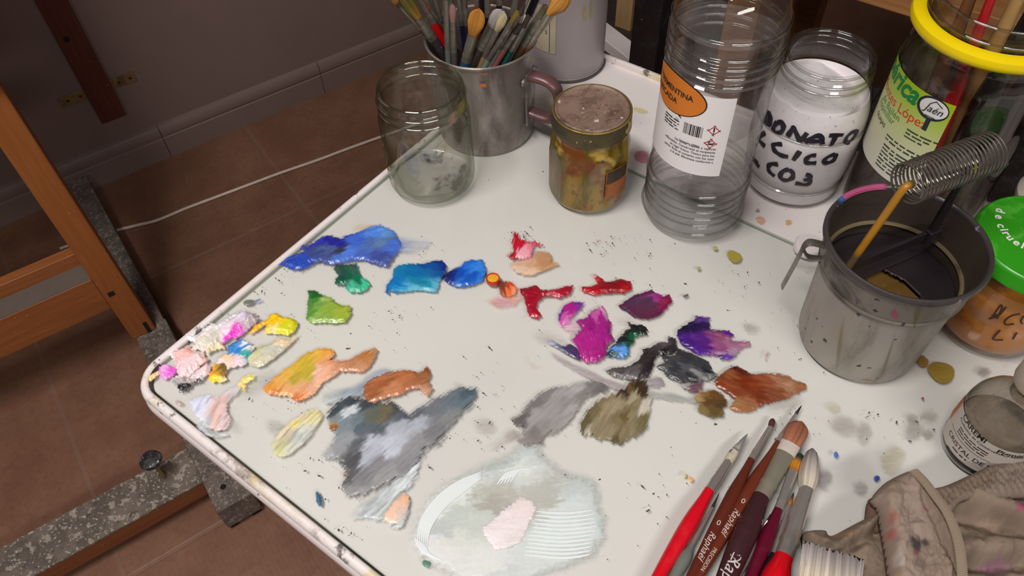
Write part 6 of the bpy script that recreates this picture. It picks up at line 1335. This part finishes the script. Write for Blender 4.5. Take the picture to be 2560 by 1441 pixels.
# ---- brushes standing in the mug
MC = G(-.0192, .6463, DT); GM = 'brushes standing in the metal mug'
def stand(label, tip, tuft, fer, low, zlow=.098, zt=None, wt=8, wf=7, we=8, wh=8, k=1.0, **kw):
    """tip, hair joint, ferrule end and where it passes the mug's mouth, in the photo; zlow/zt their heights"""
    PXM = .00038
    wmax = max(wf, we, wh) * PXM / 2
    A = at(*low, zlow + DT); z_in = zlow
    while math.hypot(A[0] - MC[0], A[1] - MC[1]) > .0475 - wmax and z_in > zlow - .03: z_in -= .002; A = at(*low, z_in + DT)
    rA = math.hypot(A[0] - MC[0], A[1] - MC[1])
    if rA > .0475 - wmax: k_ = (.0475 - wmax) / rA; A[:2] = MC[:2] + (A[:2] - MC[:2]) * k_
    if zt is None: zt = zlow + k * math.hypot(tip[0] - low[0], tip[1] - low[1]) * PXM * 1.0
    B = at(*tip, zt + DT); d = B - A; L = np.linalg.norm(d); d = d / L
    ltot = math.hypot(tip[0] - low[0], tip[1] - low[1]) + 1e-6
    f1 = math.hypot(tuft[0] - low[0], tuft[1] - low[1]) / ltot; f2 = math.hypot(fer[0] - low[0], fer[1] - low[1]) / ltot * kw.pop('fsign', 1)
    # run the handle down until it meets the bottom or the wall
    s = 0
    while s < .16:
        q = A - d * (s + .002); r = math.hypot(q[0] - MC[0], q[1] - MC[1]); z = q[2] - MC[2]
        if z < .008 or (r > .0455 - wmax and s > .004): break
        s += .002
    E_ = A - d * s
    sd = np.cross(d, FWD)
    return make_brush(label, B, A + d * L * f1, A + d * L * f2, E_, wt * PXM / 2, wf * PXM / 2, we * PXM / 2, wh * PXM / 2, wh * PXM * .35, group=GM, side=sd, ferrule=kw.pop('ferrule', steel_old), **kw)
stand('orange-yellow filbert brush in front in the mug', (1198, 24), (1187, 84), (1166, 152), (1162, 165), wt=40, wf=24, we=25, wh=24, kind='filbert', cols=('#c8842c', '#d08c2c', '#a86820'), handle='#24485c', th=.004)
stand('olive-stained brush leaning far left out of the mug', (1000, -22), (1020, 58), (1072, 100), (1104, 130), wt=30, wf=20, we=24, wh=24, kind='filbert', cols=('#6c6420', '#70681c', '#b07c28'), handle='#3c3438', th=.004)
stand('small orange-tipped brush behind the olive-stained one', (966, -20), (986, 14), (1046, 70), (1098, 122), wt=18, wf=10, we=12, wh=12, kind='round', cols=('#b87c2c', '#8c6428'), handle='#4c3c30')
stand('brush with wide grey ferrule and red handle, upper left in the mug', (1030, -60), (1038, -26), (1080, 52), (1112, 112), wt=26, wf=26, we=25, wh=24, kind='flat', cols=('#6c6450', '#8c8070'), handle='#c41418', th=.004, dirt=False)
stand('thin brown-tipped brush crossing the red handle', (1056, -2), (1082, 20), (1112, 56), (1140, 110), wt=9, wf=8, we=10, wh=10, kind='round', cols=('#7c4020', '#8c5030'), handle='#5c5448')
stand('long grey-green stained brush at the left inside the mug', (1113, -38), (1114, -5), (1118, 120), (1121, 152), wt=13, wf=15, we=16, wh=15, kind='flat', cols=('#6a684c', '#5c5c44'), handle='#5c645c', th=.003)
stand('brush with a dusty rose rounded tip', (1131, 12), (1137, 52), (1143, 130), (1136, 156), wt=16, wf=14, we=16, wh=15, kind='filbert', cols=('#b4807c', '#a07068'), handle='#4c4440', th=.003)
stand('dark blue-handled brush behind the rose tipped one', (1142, -40), (1146, -10), (1158, 60), (1162, 118), wt=12, wf=12, we=13, wh=14, kind='round', cols=('#8c8880', '#6c6860'), handle='#24284c')
stand('thin silver-ferruled brush at the centre of the mug', (1136, -46), (1142, -22), (1172, 36), (1188, 96), wt=8, wf=9, we=10, wh=11, kind='round', cols=('#8c8478', '#6c6860'), handle='#6c5c50')
stand('rust-striped brush at the back of the mug', (1188, -62), (1190, -36), (1194, 10), (1196, 80), wt=14, wf=14, we=14, wh=15, kind='flat', cols=('#8c5c3c', '#7c4c34'), handle='#7c3428', th=.003)
stand('black-handled brush at the back of the mug', (1200, -70), (1203, -40), (1207, -6), (1208, 80), wt=12, wf=12, we=12, wh=12, kind='round', cols=('#6c6860', '#5c5850'), handle='#1c1a1e')
stand('bright red-handled brush at the back of the mug', (1202, -80), (1206, -50), (1214, -16), (1226, 70), wt=16, wf=17, we=18, wh=19, kind='flat', cols=('#6c6860', '#5c5850'), handle='#d03838', th=.004, dirt=False)
stand('large soft white-haired brush right of the orange filbert', (1256, 26), (1224, 62), (1196, 118), (1180, 158), wt=40, wf=30, we=28, wh=24, kind='filbert', cols=('#b4acaa', '#a8a09c', '#7c7670'), handle='#3c3430', th=.006, k=.8)
stand('cream flat brush right of the white-haired one', (1262, 36), (1252, 78), (1212, 140), (1204, 156), wt=24, wf=16, we=16, wh=15, kind='filbert', cols=('#d8c8a0', '#d8c49c', '#a89070'), handle='#8c7450', th=.003)
stand('small olive-yellow flat brush with a long dark ferrule', (1294, 32), (1286, 58), (1222, 148), (1216, 160), wt=14, wf=13, we=14, wh=14, kind='flat', cols=('#8c7428', '#7c6420'), handle='#6c7c74', th=.003)
stand('thin brush with a pale dirty ferrule, next to the olive-yellow one', (1288, 50), (1276, 72), (1248, 118), (1226, 158), wt=10, wf=12, we=14, wh=14, kind='round', cols=('#5c4c34', '#7c7060'), handle='#7c8880')
stand('brush with maroon handle and pink stains near the right of the mug', (1300, 62), (1290, 82), (1262, 120), (1240, 158), wt=14, wf=15, we=15, wh=16, kind='flat', cols=('#4c3430', '#3c2c28'), handle='#8c5450', th=.003)
stand('teal-stained brush at the right in the mug', (1322, 40), (1312, 66), (1286, 128), (1262, 158), wt=13, wf=14, we=15, wh=16, kind='flat', cols=('#3c3028', '#4c3c30'), handle='#1c4c44', th=.003)
stand('black-handled brush with a white painted end, right in the mug', (1356, -40), (1342, -14), (1330, 38), (1294, 104), wt=20, wf=20, we=20, wh=16, kind='round', cols=('#1a181c', '#141216'), handle='#e0dad6', ferrule=plain('ferrule_black', '#141216', .2), dirt=False)
stand('slim silver-ferruled brush left of the black-and-white one', (1332, -30), (1326, -6), (1304, 56), (1284, 96), wt=7, wf=9, we=10, wh=10, kind='round', cols=('#5c5450', '#4c4440'), handle='#24243c', ferrule=steel)
stand('big orange-haired brush leaning right out of the mug', (1420, -22), (1388, 28), (1328, 102), (1298, 140), wt=44, wf=20, we=20, wh=20, kind='filbert', cols=('#d08c34', '#d89840', '#d08c34'), handle='#8c5c34', th=.008, ferrule=steel_dull)
stand('brush with a wide stained ferrule below the orange-haired one', (1366, 16), (1352, 40), (1312, 110), (1290, 146), wt=20, wf=22, we=20, wh=18, kind='flat', cols=('#5c4c3c', '#6c6450'), handle='#5c4430', th=.004)

for lab_, tp_, tu_, fe_, lo_, hc_, cc_ in (
    ('dark brown brush half hidden at the left of the mug', (1076, -40), (1080, -10), (1098, 50), (1120, 118), '#2c201c', ('#5c5040', '#4c4034')),
    ('umber brush standing between the green-grey and rose-tipped ones', (1124, -40), (1126, -14), (1130, 50), (1134, 120), '#4c382c', ('#6c5c44', '#5c4c3c')),
    ('violet-stained dark brush left of the orange filbert', (1158, -30), (1161, -4), (1168, 60), (1172, 128), '#382c40', ('#6c4c64', '#5c4454')),
    ('black brush behind the orange filbert', (1216, -50), (1218, -20), (1222, 40), (1222, 100), '#181418', ('#4c4440', '#3c3430')),
    ('dark brush at the back right of the mug', (1244, -60), (1246, -34), (1250, 10), (1252, 84), '#241c20', ('#5c5450', '#4c4440')),
    ('navy-handled brush at the back right of the mug', (1296, -40), (1294, -14), (1284, 40), (1270, 100), '#20243c', ('#6c645c', '#5c544c')),
    ('burgundy brush in the right half of the mug', (1312, 10), (1304, 36), (1276, 92), (1256, 136), '#4c2428', ('#443028', '#54402c'))):
    stand(lab_, tp_, tu_, fe_, lo_, wt=14, wf=13, we=15, wh=17, kind='round', cols=cc_, handle=hc_, zlow=.094)

# ---- brushes in the large jar (handles up)
JC = G(.3628, .5004, DT); GJ = 'brushes in the large jar'
def jarbrush(label, a0, r0, a1, r1, ztop, w, col, kind='handle'):
    A = JC + np.array([r0 * math.cos(a0), r0 * math.sin(a0), .012]); B = JC + np.array([r1 * math.cos(a1), r1 * math.sin(a1), ztop])
    d = B - A
    return make_brush(label, A, A + d * .10, A + d * .25, B, w * 1.1, w, w, w * 1.15, w * .55, kind='flat', cols=('#3c3430', '#5c5048'), handle=col, th=w * .7, group=GJ, side=np.cross(d, FWD), ferrule=steel_old)
jarbrush('red-handled brush inside the large jar', -1.9, .018, -2.6, .030, .235, .0055, '#b01c28')
jarbrush('black-handled brush inside the large jar', -1.5, .030, -1.2, .020, .245, .0085, '#161218')
jarbrush('second black brush leaning against the right wall of the large jar', -1.0, .036, -.4, .036, .250, .0065, '#1c181c')
jarbrush('pale wooden brush handle sticking out of the large jar', -.9, .010, -2.0, .018, .262, .0065, '#b08c58')
jarbrush('dark red thick handle at the right of the large jar', .2, .020, -.9, .032, .258, .0080, '#4c1c1c')
jarbrush('green-handled brush at the right of the large jar', -.3, .040, .1, .040, .225, .0055, '#2c4c1c')
jarbrush('brown wooden handle at the back of the large jar', 1.5, .030, 1.9, .034, .25, .0055, '#7c5030')

# ================================================================== RAG
def rag_sheet(name, label, poly, zfun, mat, cols, parent=None, step=4.0, zref=.012, thick=.0016, drop=14, stain=()):
    """cloth surface over an outline seen in the photo (at height zref); zfun(X, Y, D) gives its height"""
    P = np.array([q_[:2] for q_ in spline([np.array(v + (0,), float) for v in poly + poly[:1]], 6)][:-1]); x0, y0 = P.min(0) - 4; x1, y1 = P.max(0) + 4
    X, Y = np.meshgrid(np.arange(x0, x1, step), np.arange(y0, y1, step)); sh = X.shape; X = X.ravel(); Y = Y.ravel()
    d2 = np.full(X.shape, 1e9); ins = np.zeros(X.shape, bool); n = len(P); NX = X.copy(); NY = Y.copy()
    for i in range(n):
        a = P[i]; b = P[(i + 1) % n]; e = b - a; L = max(1e-6, e @ e)
        t = np.clip(((X - a[0]) * e[0] + (Y - a[1]) * e[1]) / L, 0, 1)
        dd = (X - a[0] - t * e[0])**2 + (Y - a[1] - t * e[1])**2; nn_ = dd < d2; NX[nn_] = (a[0] + t * e[0])[nn_]; NY[nn_] = (a[1] + t * e[1])[nn_]; d2 = np.minimum(d2, dd)
        cr = ((a[1] > Y) != (b[1] > Y)); ins ^= cr & (X < e[0] * (Y - a[1]) / (e[1] if e[1] else 1e-9) + a[0])
    D = np.sqrt(d2) * np.where(ins, 1, -1)
    X = np.where(D < 0, NX, X); Y = np.where(D < 0, NY, Y)
    Z = zfun(X, Y, np.maximum(D, 0))
    Z = Z + (.0045 * (fbm(X / 26 + 3, Y / 34 + 8, 4) - .5) + .0022 * (fbm(X / 9, Y / 12, 3) - .5)) * sstep(0, 22, D)
    W = atv(X, Y, zref); W[:, 2] = TZ + Z
    base = np.array([lin(c) for c in cols]); f = fbm(X / 60, Y / 60, 4)[:, None]
    col = base[0] * (1 - sstep(.35, .65, f)) + base[1] * sstep(.35, .65, f)
    for (sx, sy, rx, ry, rot, c, al) in stain:
        u = ((X - sx) * math.cos(rot) + (Y - sy) * math.sin(rot)) / rx; v = (-(X - sx) * math.sin(rot) + (Y - sy) * math.cos(rot)) / ry
        k = (al * (1 - sstep(.3, 1.0, np.sqrt(u * u + v * v) + .9 * (fbm(X / 14 + sx, Y / 20, 4) - .5))))[:, None]
        col = col * (1 - k) + lin(c) * k
    idx = np.arange(len(X)).reshape(sh); q = np.stack([idx[:-1, :-1], idx[1:, :-1], idx[1:, 1:], idx[:-1, 1:]], -1).reshape(-1, 4)
    q = q[(D[q] > -step * 1.02).all(1) & (D[q] > 0).any(1)]
    used = np.unique(q); rem = -np.ones(len(X), int); rem[used] = np.arange(len(used))
    mb = MB(); mb.v = [tuple(p) for p in W[used]]; mb.f = [tuple(int(i) for i in r) for r in rem[q]]; mb.c = [tuple(c) + (1,) for c in col[used]]
    o = obj(name, mb, mat, parent)
    if label: o['label'] = label
    m = o.modifiers.new('thick', 'SOLIDIFY'); m.thickness = thick; m.offset = -1
    return o
m, nt, out = newmat('rag_cloth'); n = N(nt); a = nt.nodes.new('ShaderNodeAttribute'); a.attribute_name = 'col'
c = n.coord(); wv = nt.nodes.new('ShaderNodeTexWave'); nt.links.new(n.mapping(c, rot=(0, 0, .6)), wv.inputs[0]); wv.inputs['Scale'].default_value = 900; wv.inputs['Distortion'].default_value = 1.5
n.bsdf(out, Base_Color=a.outputs['Color'], Roughness=.95, Specular_IOR_Level=.15, Normal=n.bump(n.math('ADD', n.math('MULTIPLY', wv.outputs[1], .2), n.noise(c, 700, 4)), .3, .0006)); cloth = m
def dome(D, h, w): return h * np.sqrt(np.clip(1 - (1 - np.clip(D / w, 0, 1))**2, 0, 1))
def fold(X, Y, x0, y0, x1, y1, w):
    """ridge profile about a line"""
    e = np.array([x1 - x0, y1 - y0], float); L = np.linalg.norm(e); e /= L
    t = np.clip((X - x0) * e[0] + (Y - y0) * e[1], 0, L); d = np.hypot(X - x0 - t * e[0], Y - y0 - t * e[1]); return np.exp(-(d / w)**2)
rag = thing('rag', 'crumpled beige cotton rag stained with paint, heaped at the lower right', 'rag', at(2330, 1380, 0))
C2 = ('#78695c', '#867667')
# under layer: whole heap
rag_sheet('lower_folds', None, [(1990, 1460), (2018, 1400), (2012, 1330), (2030, 1318), (2070, 1318), (2082, 1332), (2130, 1310), (2170, 1292), (2200, 1270), (2260, 1250), (2330, 1218), (2400, 1212), (2440, 1175), (2490, 1166), (2570, 1164), (2640, 1200), (2660, 1330), (2640, 1500), (2400, 1540), (2150, 1520)],
    lambda X, Y, D: .0012 + dome(D, .016, 40) + .010 * fold(X, Y, 2040, 1420, 2190, 1300, 24) - .007 * fold(X, Y, 2080, 1400, 2180, 1340, 14) + .010 * fold(X, Y, 2420, 1250, 2600, 1330, 30) - .012 * fold(X, Y, 2400, 1290, 2560, 1345, 22) + .008 * fold(X, Y, 2400, 1380, 2580, 1360, 26) - .008 * fold(X, Y, 2410, 1420, 2600, 1420, 18) + .006 * (fbm(X / 45, Y / 45, 4) - .5) * sstep(0, 25, D),
    cloth, C2, rag, stain=((2095, 1345, 40, 18, .3, '#b88c60', .5), (2130, 1365, 30, 16, .6, '#5c5048', .5), (2530, 1290, 26, 14, .3, '#a83c68', .7), (2470, 1320, 50, 24, .2, '#a8907c', .5), (2500, 1340, 40, 14, .2, '#8c5c70', .5), (2490, 1420, 50, 26, 0, '#8c5c78', .6), (2075, 1330, 20, 10, 0, '#a89860', .5)))
# ribbed cuff band running along the back
def rib(X, Y, D): return .020 + dome(D, .007, 18) + .0004 * np.sin(X * 1.05 + Y * .15) + .006 * sstep(2380, 2560, X)
rag_sheet('ribbed_band', 'ribbed knit band of the rag', [(2318, 1222), (2360, 1216), (2440, 1182), (2490, 1168), (2640, 1170), (2640, 1260), (2560, 1256), (2500, 1252), (2440, 1248), (2400, 1258), (2378, 1284), (2352, 1280)], rib, cloth, ('#766659', '#82746a'), rag, step=2.5, zref=.022)
# front flap: long fold with a stitched hem down its right side
def flap(X, Y, D): return .022 + dome(D, .013, 26) + .004 * fold(X, Y, 2215, 1240, 2270, 1450, 30) + .003 * (fbm(X / 30, Y / 40, 4) - .5) - .004 * fold(X, Y, 2300, 1240, 2390, 1430, 10)
rag_sheet('folded_flap', 'front flap of the rag with red and black stains', [(2180, 1248), (2196, 1222), (2228, 1194), (2278, 1172), (2300, 1184), (2330, 1222), (2366, 1262), (2392, 1310), (2408, 1370), (2416, 1460), (2420, 1530), (2240, 1530), (2224, 1430), (2214, 1360), (2204, 1310), (2196, 1270)], flap, cloth, ('#897769', '#958377'), rag, step=3, zref=.030,
    stain=((2222, 1310, 14, 26, -.2, '#a05850', .5), (2222, 1345, 12, 22, 0, '#a04040', .6), (2278, 1372, 22, 26, -.1, '#2c2c34', .85), (2306, 1366, 14, 20, 0, '#30303a', .75), (2282, 1394, 6, 8, 0, '#8c2c3c', .7), (2300, 1420, 30, 20, .3, '#4c4844', .5), (2240, 1410, 16, 26, 0, '#b0a8a4', .6), (2310, 1280, 12, 8, .5, '#8c4c58', .6), (2240, 1235, 24, 10, .4, '#8c7c74', .4), (2224, 1450, 20, 14, 0, '#a89048', .5)))
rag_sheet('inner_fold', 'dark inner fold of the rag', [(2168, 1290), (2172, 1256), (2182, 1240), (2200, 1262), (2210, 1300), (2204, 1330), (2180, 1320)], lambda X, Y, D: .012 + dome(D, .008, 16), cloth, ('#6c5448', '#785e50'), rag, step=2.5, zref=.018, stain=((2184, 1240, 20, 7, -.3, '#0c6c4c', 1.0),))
# hem: a raised stitched strip
hemP = spline([at(x, y, z) for x, y, z in ((2284, 1178, .034), (2308, 1202, .0375), (2336, 1238, .039), (2366, 1280, .040), (2388, 1330, .040), (2400, 1380, .040), (2406, 1450, .038), (2408, 1530, .036))], 30)
mb = MB(); mb.tube(hemP, [(.0013 + .0003 * (i % 2), .0030 + .0005 * (i % 2)) for i in range(len(hemP))], 10, side=(0, 0, 1), cols=[tuple(lin('#9a8a76' if i % 2 else '#86766a')) + (1,) for i in range(len(hemP))])
obj('hem', mb, cloth, rag, label='stitched hem')

# ================================================================== BACKGROUND BEHIND THE TABLE
def up_box(mb, px, py, zr, w, dpt, z0, z1, ang):
    p = at(px, py, zr); return mb.box((p[0], p[1], (z0 + z1) / 2), w, dpt, z1 - z0, ang)
BA = AA - PI / 2
def tbox(mb, u0, u1, v0, v1, z0, z1):
    c_ = (tp(u0, v0, 0) + tp(u1, v1, 0)) / 2; return mb.box((c_[0], c_[1], (z0 + z1) / 2), u1 - u0, v1 - v0, z1 - z0, AA)
# black splattered stand leg
p = at(1618, 150, -.06); t = thing('studio_stand', 'black paint-spotted upright of a stand behind the table', 'stand', (p[0], p[1], 0))
bm_ = worn('black_paint', '#1a161a', '#241e22', .45, 0, 60, specks='#8c8488', speck_scale=70, speck_amt=.70)
mb = MB(); mb.box((p[0], p[1], .55), .036, .03, 1.1, BA); obj('upright', mb, bm_, t, smooth=False, bevel=.002)
mb = MB(); mb.box((p[0], p[1], .012), .09, .05, .024, BA); obj('foot', mb, bm_, t, smooth=False, bevel=.002)
# dark crate; on it a white bar and a pale wooden block
CT = -.235
cl_ = at(1232, 22, CT)[:2]; cr_ = at(1585, 40, CT)[:2]; q_ = at(1545, 135, CT)[:2]
clv, crv, cu0, cu1 = (cl_ - TO) @ VB, (cr_ - TO) @ VB, (cl_ - TO) @ UA, (cr_ - TO) @ UA
print('crate', clv, crv, cu0, cu1, (q_ - TO) @ UA)
u0c = max(U1 + .02, (q_ - TO) @ UA - .02)
t = thing('dark_crate', 'low dark crate behind the paint tin', 'crate', tp(u0c + .2, crv, -TZ))
mb = MB(); tbox(mb, u0c, u0c + .45, clv + .10, crv + .10, 0, TZ + CT); obj('crate_body', mb, worn('crate_dark', '#2c2422', '#3c302a', .7, 0, 30, specks='#8c8c9c', speck_scale=60, speck_amt=.72), t, smooth=False, bevel=.004)
a = at(1500, 66, CT + .02); b = at(1600, 143, CT + .02)
t = thing('white_bar', 'white paint-spotted wooden bar lying slantwise on the dark crate', 'bar', (a[0], a[1], TZ + CT))
q = a - (b - a) * .6; q2 = b - (b - a) * .02; dd = q2 - q; L = np.linalg.norm(dd[:2]); mid_ = (q + q2) / 2; R3 = math.atan2(dd[1], dd[0])
mb = MB(); mb.box((mid_[0], mid_[1], TZ + CT + .010), L, .034, .020, R3); obj('bar', mb, table_mat('white_bar_paint', '#d0c6c4', False), t, smooth=False, bevel=.002)
p = at(1567, 62, CT); t = thing('wooden_block', 'pale wooden block standing on the dark crate', 'block', (p[0], p[1], TZ + CT))
mb = MB(); mb.box((p[0], p[1], TZ + CT + .04), .03, .03, .08, BA); obj('block', mb, wood('pale_wood', '#9a7c54', '#a8885c', .6, 'z'), t, smooth=False, bevel=.001)
# orange wood upright
p = at(1668, 140, -.12); t = thing('wooden_upright', 'orange-brown wooden upright behind the turpentine bottle', 'post', (p[0], p[1], 0))
mb = MB(); mb.box((p[0], p[1], .5), .026, .04, 1.0, BA); obj('timber', mb, wood('upright_wood', '#8c5a2c', '#9a6632', .5, 'z'), t, smooth=False, bevel=.002)
# black ribbed case, and a wooden bench behind
p0_ = at(2120, 120, -.16); t = thing('ribbed_case', 'black case with a ribbed top behind the powder jar', 'case', (p0_[0], p0_[1], 0))
case = worn('case_black', '#1c1818', '#282220', .45, 0, 30, specks='#5c5450', speck_scale=150, speck_amt=.75)
cu = (p0_[:2] - TO) @ UA; cv = (p0_[:2] - TO) @ VB; print('case', cu, cv)
zt_ = TZ - .16; u0_ = .625
mb = MB(); tbox(mb, u0_, .94, .19, 1.15, 0, zt_); obj('case_body', mb, case, t, smooth=False, bevel=.006)
for k in range(11):
    mb = MB(); tbox(mb, u0_ + .01, .93, .21 + .08 * k, .238 + .08 * k, zt_, zt_ + .008); obj('rib', mb, case, t, smooth=False, bevel=.002)
t = thing('wooden_bench', 'light wooden bench top beyond the black case', 'bench', tp(1.1, .7, -TZ))
zb0 = -.06; l1 = at(2169, 0, zb0); l2 = at(2275, 56, zb0); ub = ((l1[:2] - TO) @ UA + (l2[:2] - TO) @ UA) / 2; v_end = .02; print('bench', ub, (l1[:2] - TO) @ VB, (l1[:2] - TO) @ UA, (l2[:2] - TO) @ UA)
bw = wood('bench_wood', '#a06c40', '#b88454', .5, 'x', rot=-BA, scale=10)
mb = MB(); tbox(mb, ub, ub + .45, v_end, 1.6, TZ + zb0, TZ + zb0 + .032); obj('bench_top', mb, bw, t, smooth=False, bevel=.002)
for (u, v) in ((ub + .06, v_end + .06), (ub + .40, v_end + .06), (ub + .06, 1.5), (ub + .40, 1.5)):
    mb = MB(); tbox(mb, u - .025, u + .025, v - .025, v + .025, 0, TZ + zb0); obj('leg', mb, bw, t, smooth=False)

# ================================================================== LIGHT, CAMERA
def area(name, loc, target, sx, sy, power, col, rz=None):
    l = bpy.data.lights.new(name, 'AREA'); l.shape = 'RECTANGLE'; l.size = sx; l.size_y = sy; l.energy = power; l.color = col
    o = bpy.data.objects.new(name, l); COL.objects.link(o); o.location = loc
    if rz is not None: o.rotation_euler = (0, 0, rz); return o
    o.rotation_euler = (Vector(target) - Vector(loc)).to_track_quat('-Z', 'Y').to_euler(); return o
area('ceiling_tube_lamp', (-.5, -.1, TZ + 1.65), (-.2, .2, TZ - .3), .16, .9, 28, (1, .95, .91), EA)
area('ceiling_tube_lamp', (.6, -1.1, TZ + 1.45), (.1, .4, TZ - .2), 1.2, .16, 17, (1, .95, .91))
w = bpy.data.worlds.new('room'); SC.world = w; w.use_nodes = True
bg = w.node_tree.nodes['Background']; bg.inputs[0].default_value = (.95, .86, .80, 1); bg.inputs[1].default_value = .06
cd = bpy.data.cameras.new('camera'); cam = bpy.data.objects.new('camera', cd); COL.objects.link(cam)
cd.sensor_fit = 'HORIZONTAL'; cd.sensor_width = 36; cd.lens = F_PX / W_PX * 36; cd.clip_start = .01; cd.clip_end = 50
M = Matrix((RGT, UPV, -FWD)).transposed().to_4x4(); M.translation = Vector(CAM); cam.matrix_world = M
SC.camera = cam
vs_ = SC.view_settings; vs_.view_transform = 'Standard'; vs_.look = 'None'; vs_.gamma = 1; vs_.use_curve_mapping = False; vs_.exposure = 0.0
cy = SC.cycles; cy.max_bounces = 16; cy.transparent_max_bounces = 32; cy.transmission_bounces = 14; cy.glossy_bounces = 6; cy.caustics_refractive = True; cy.caustics_reflective = False
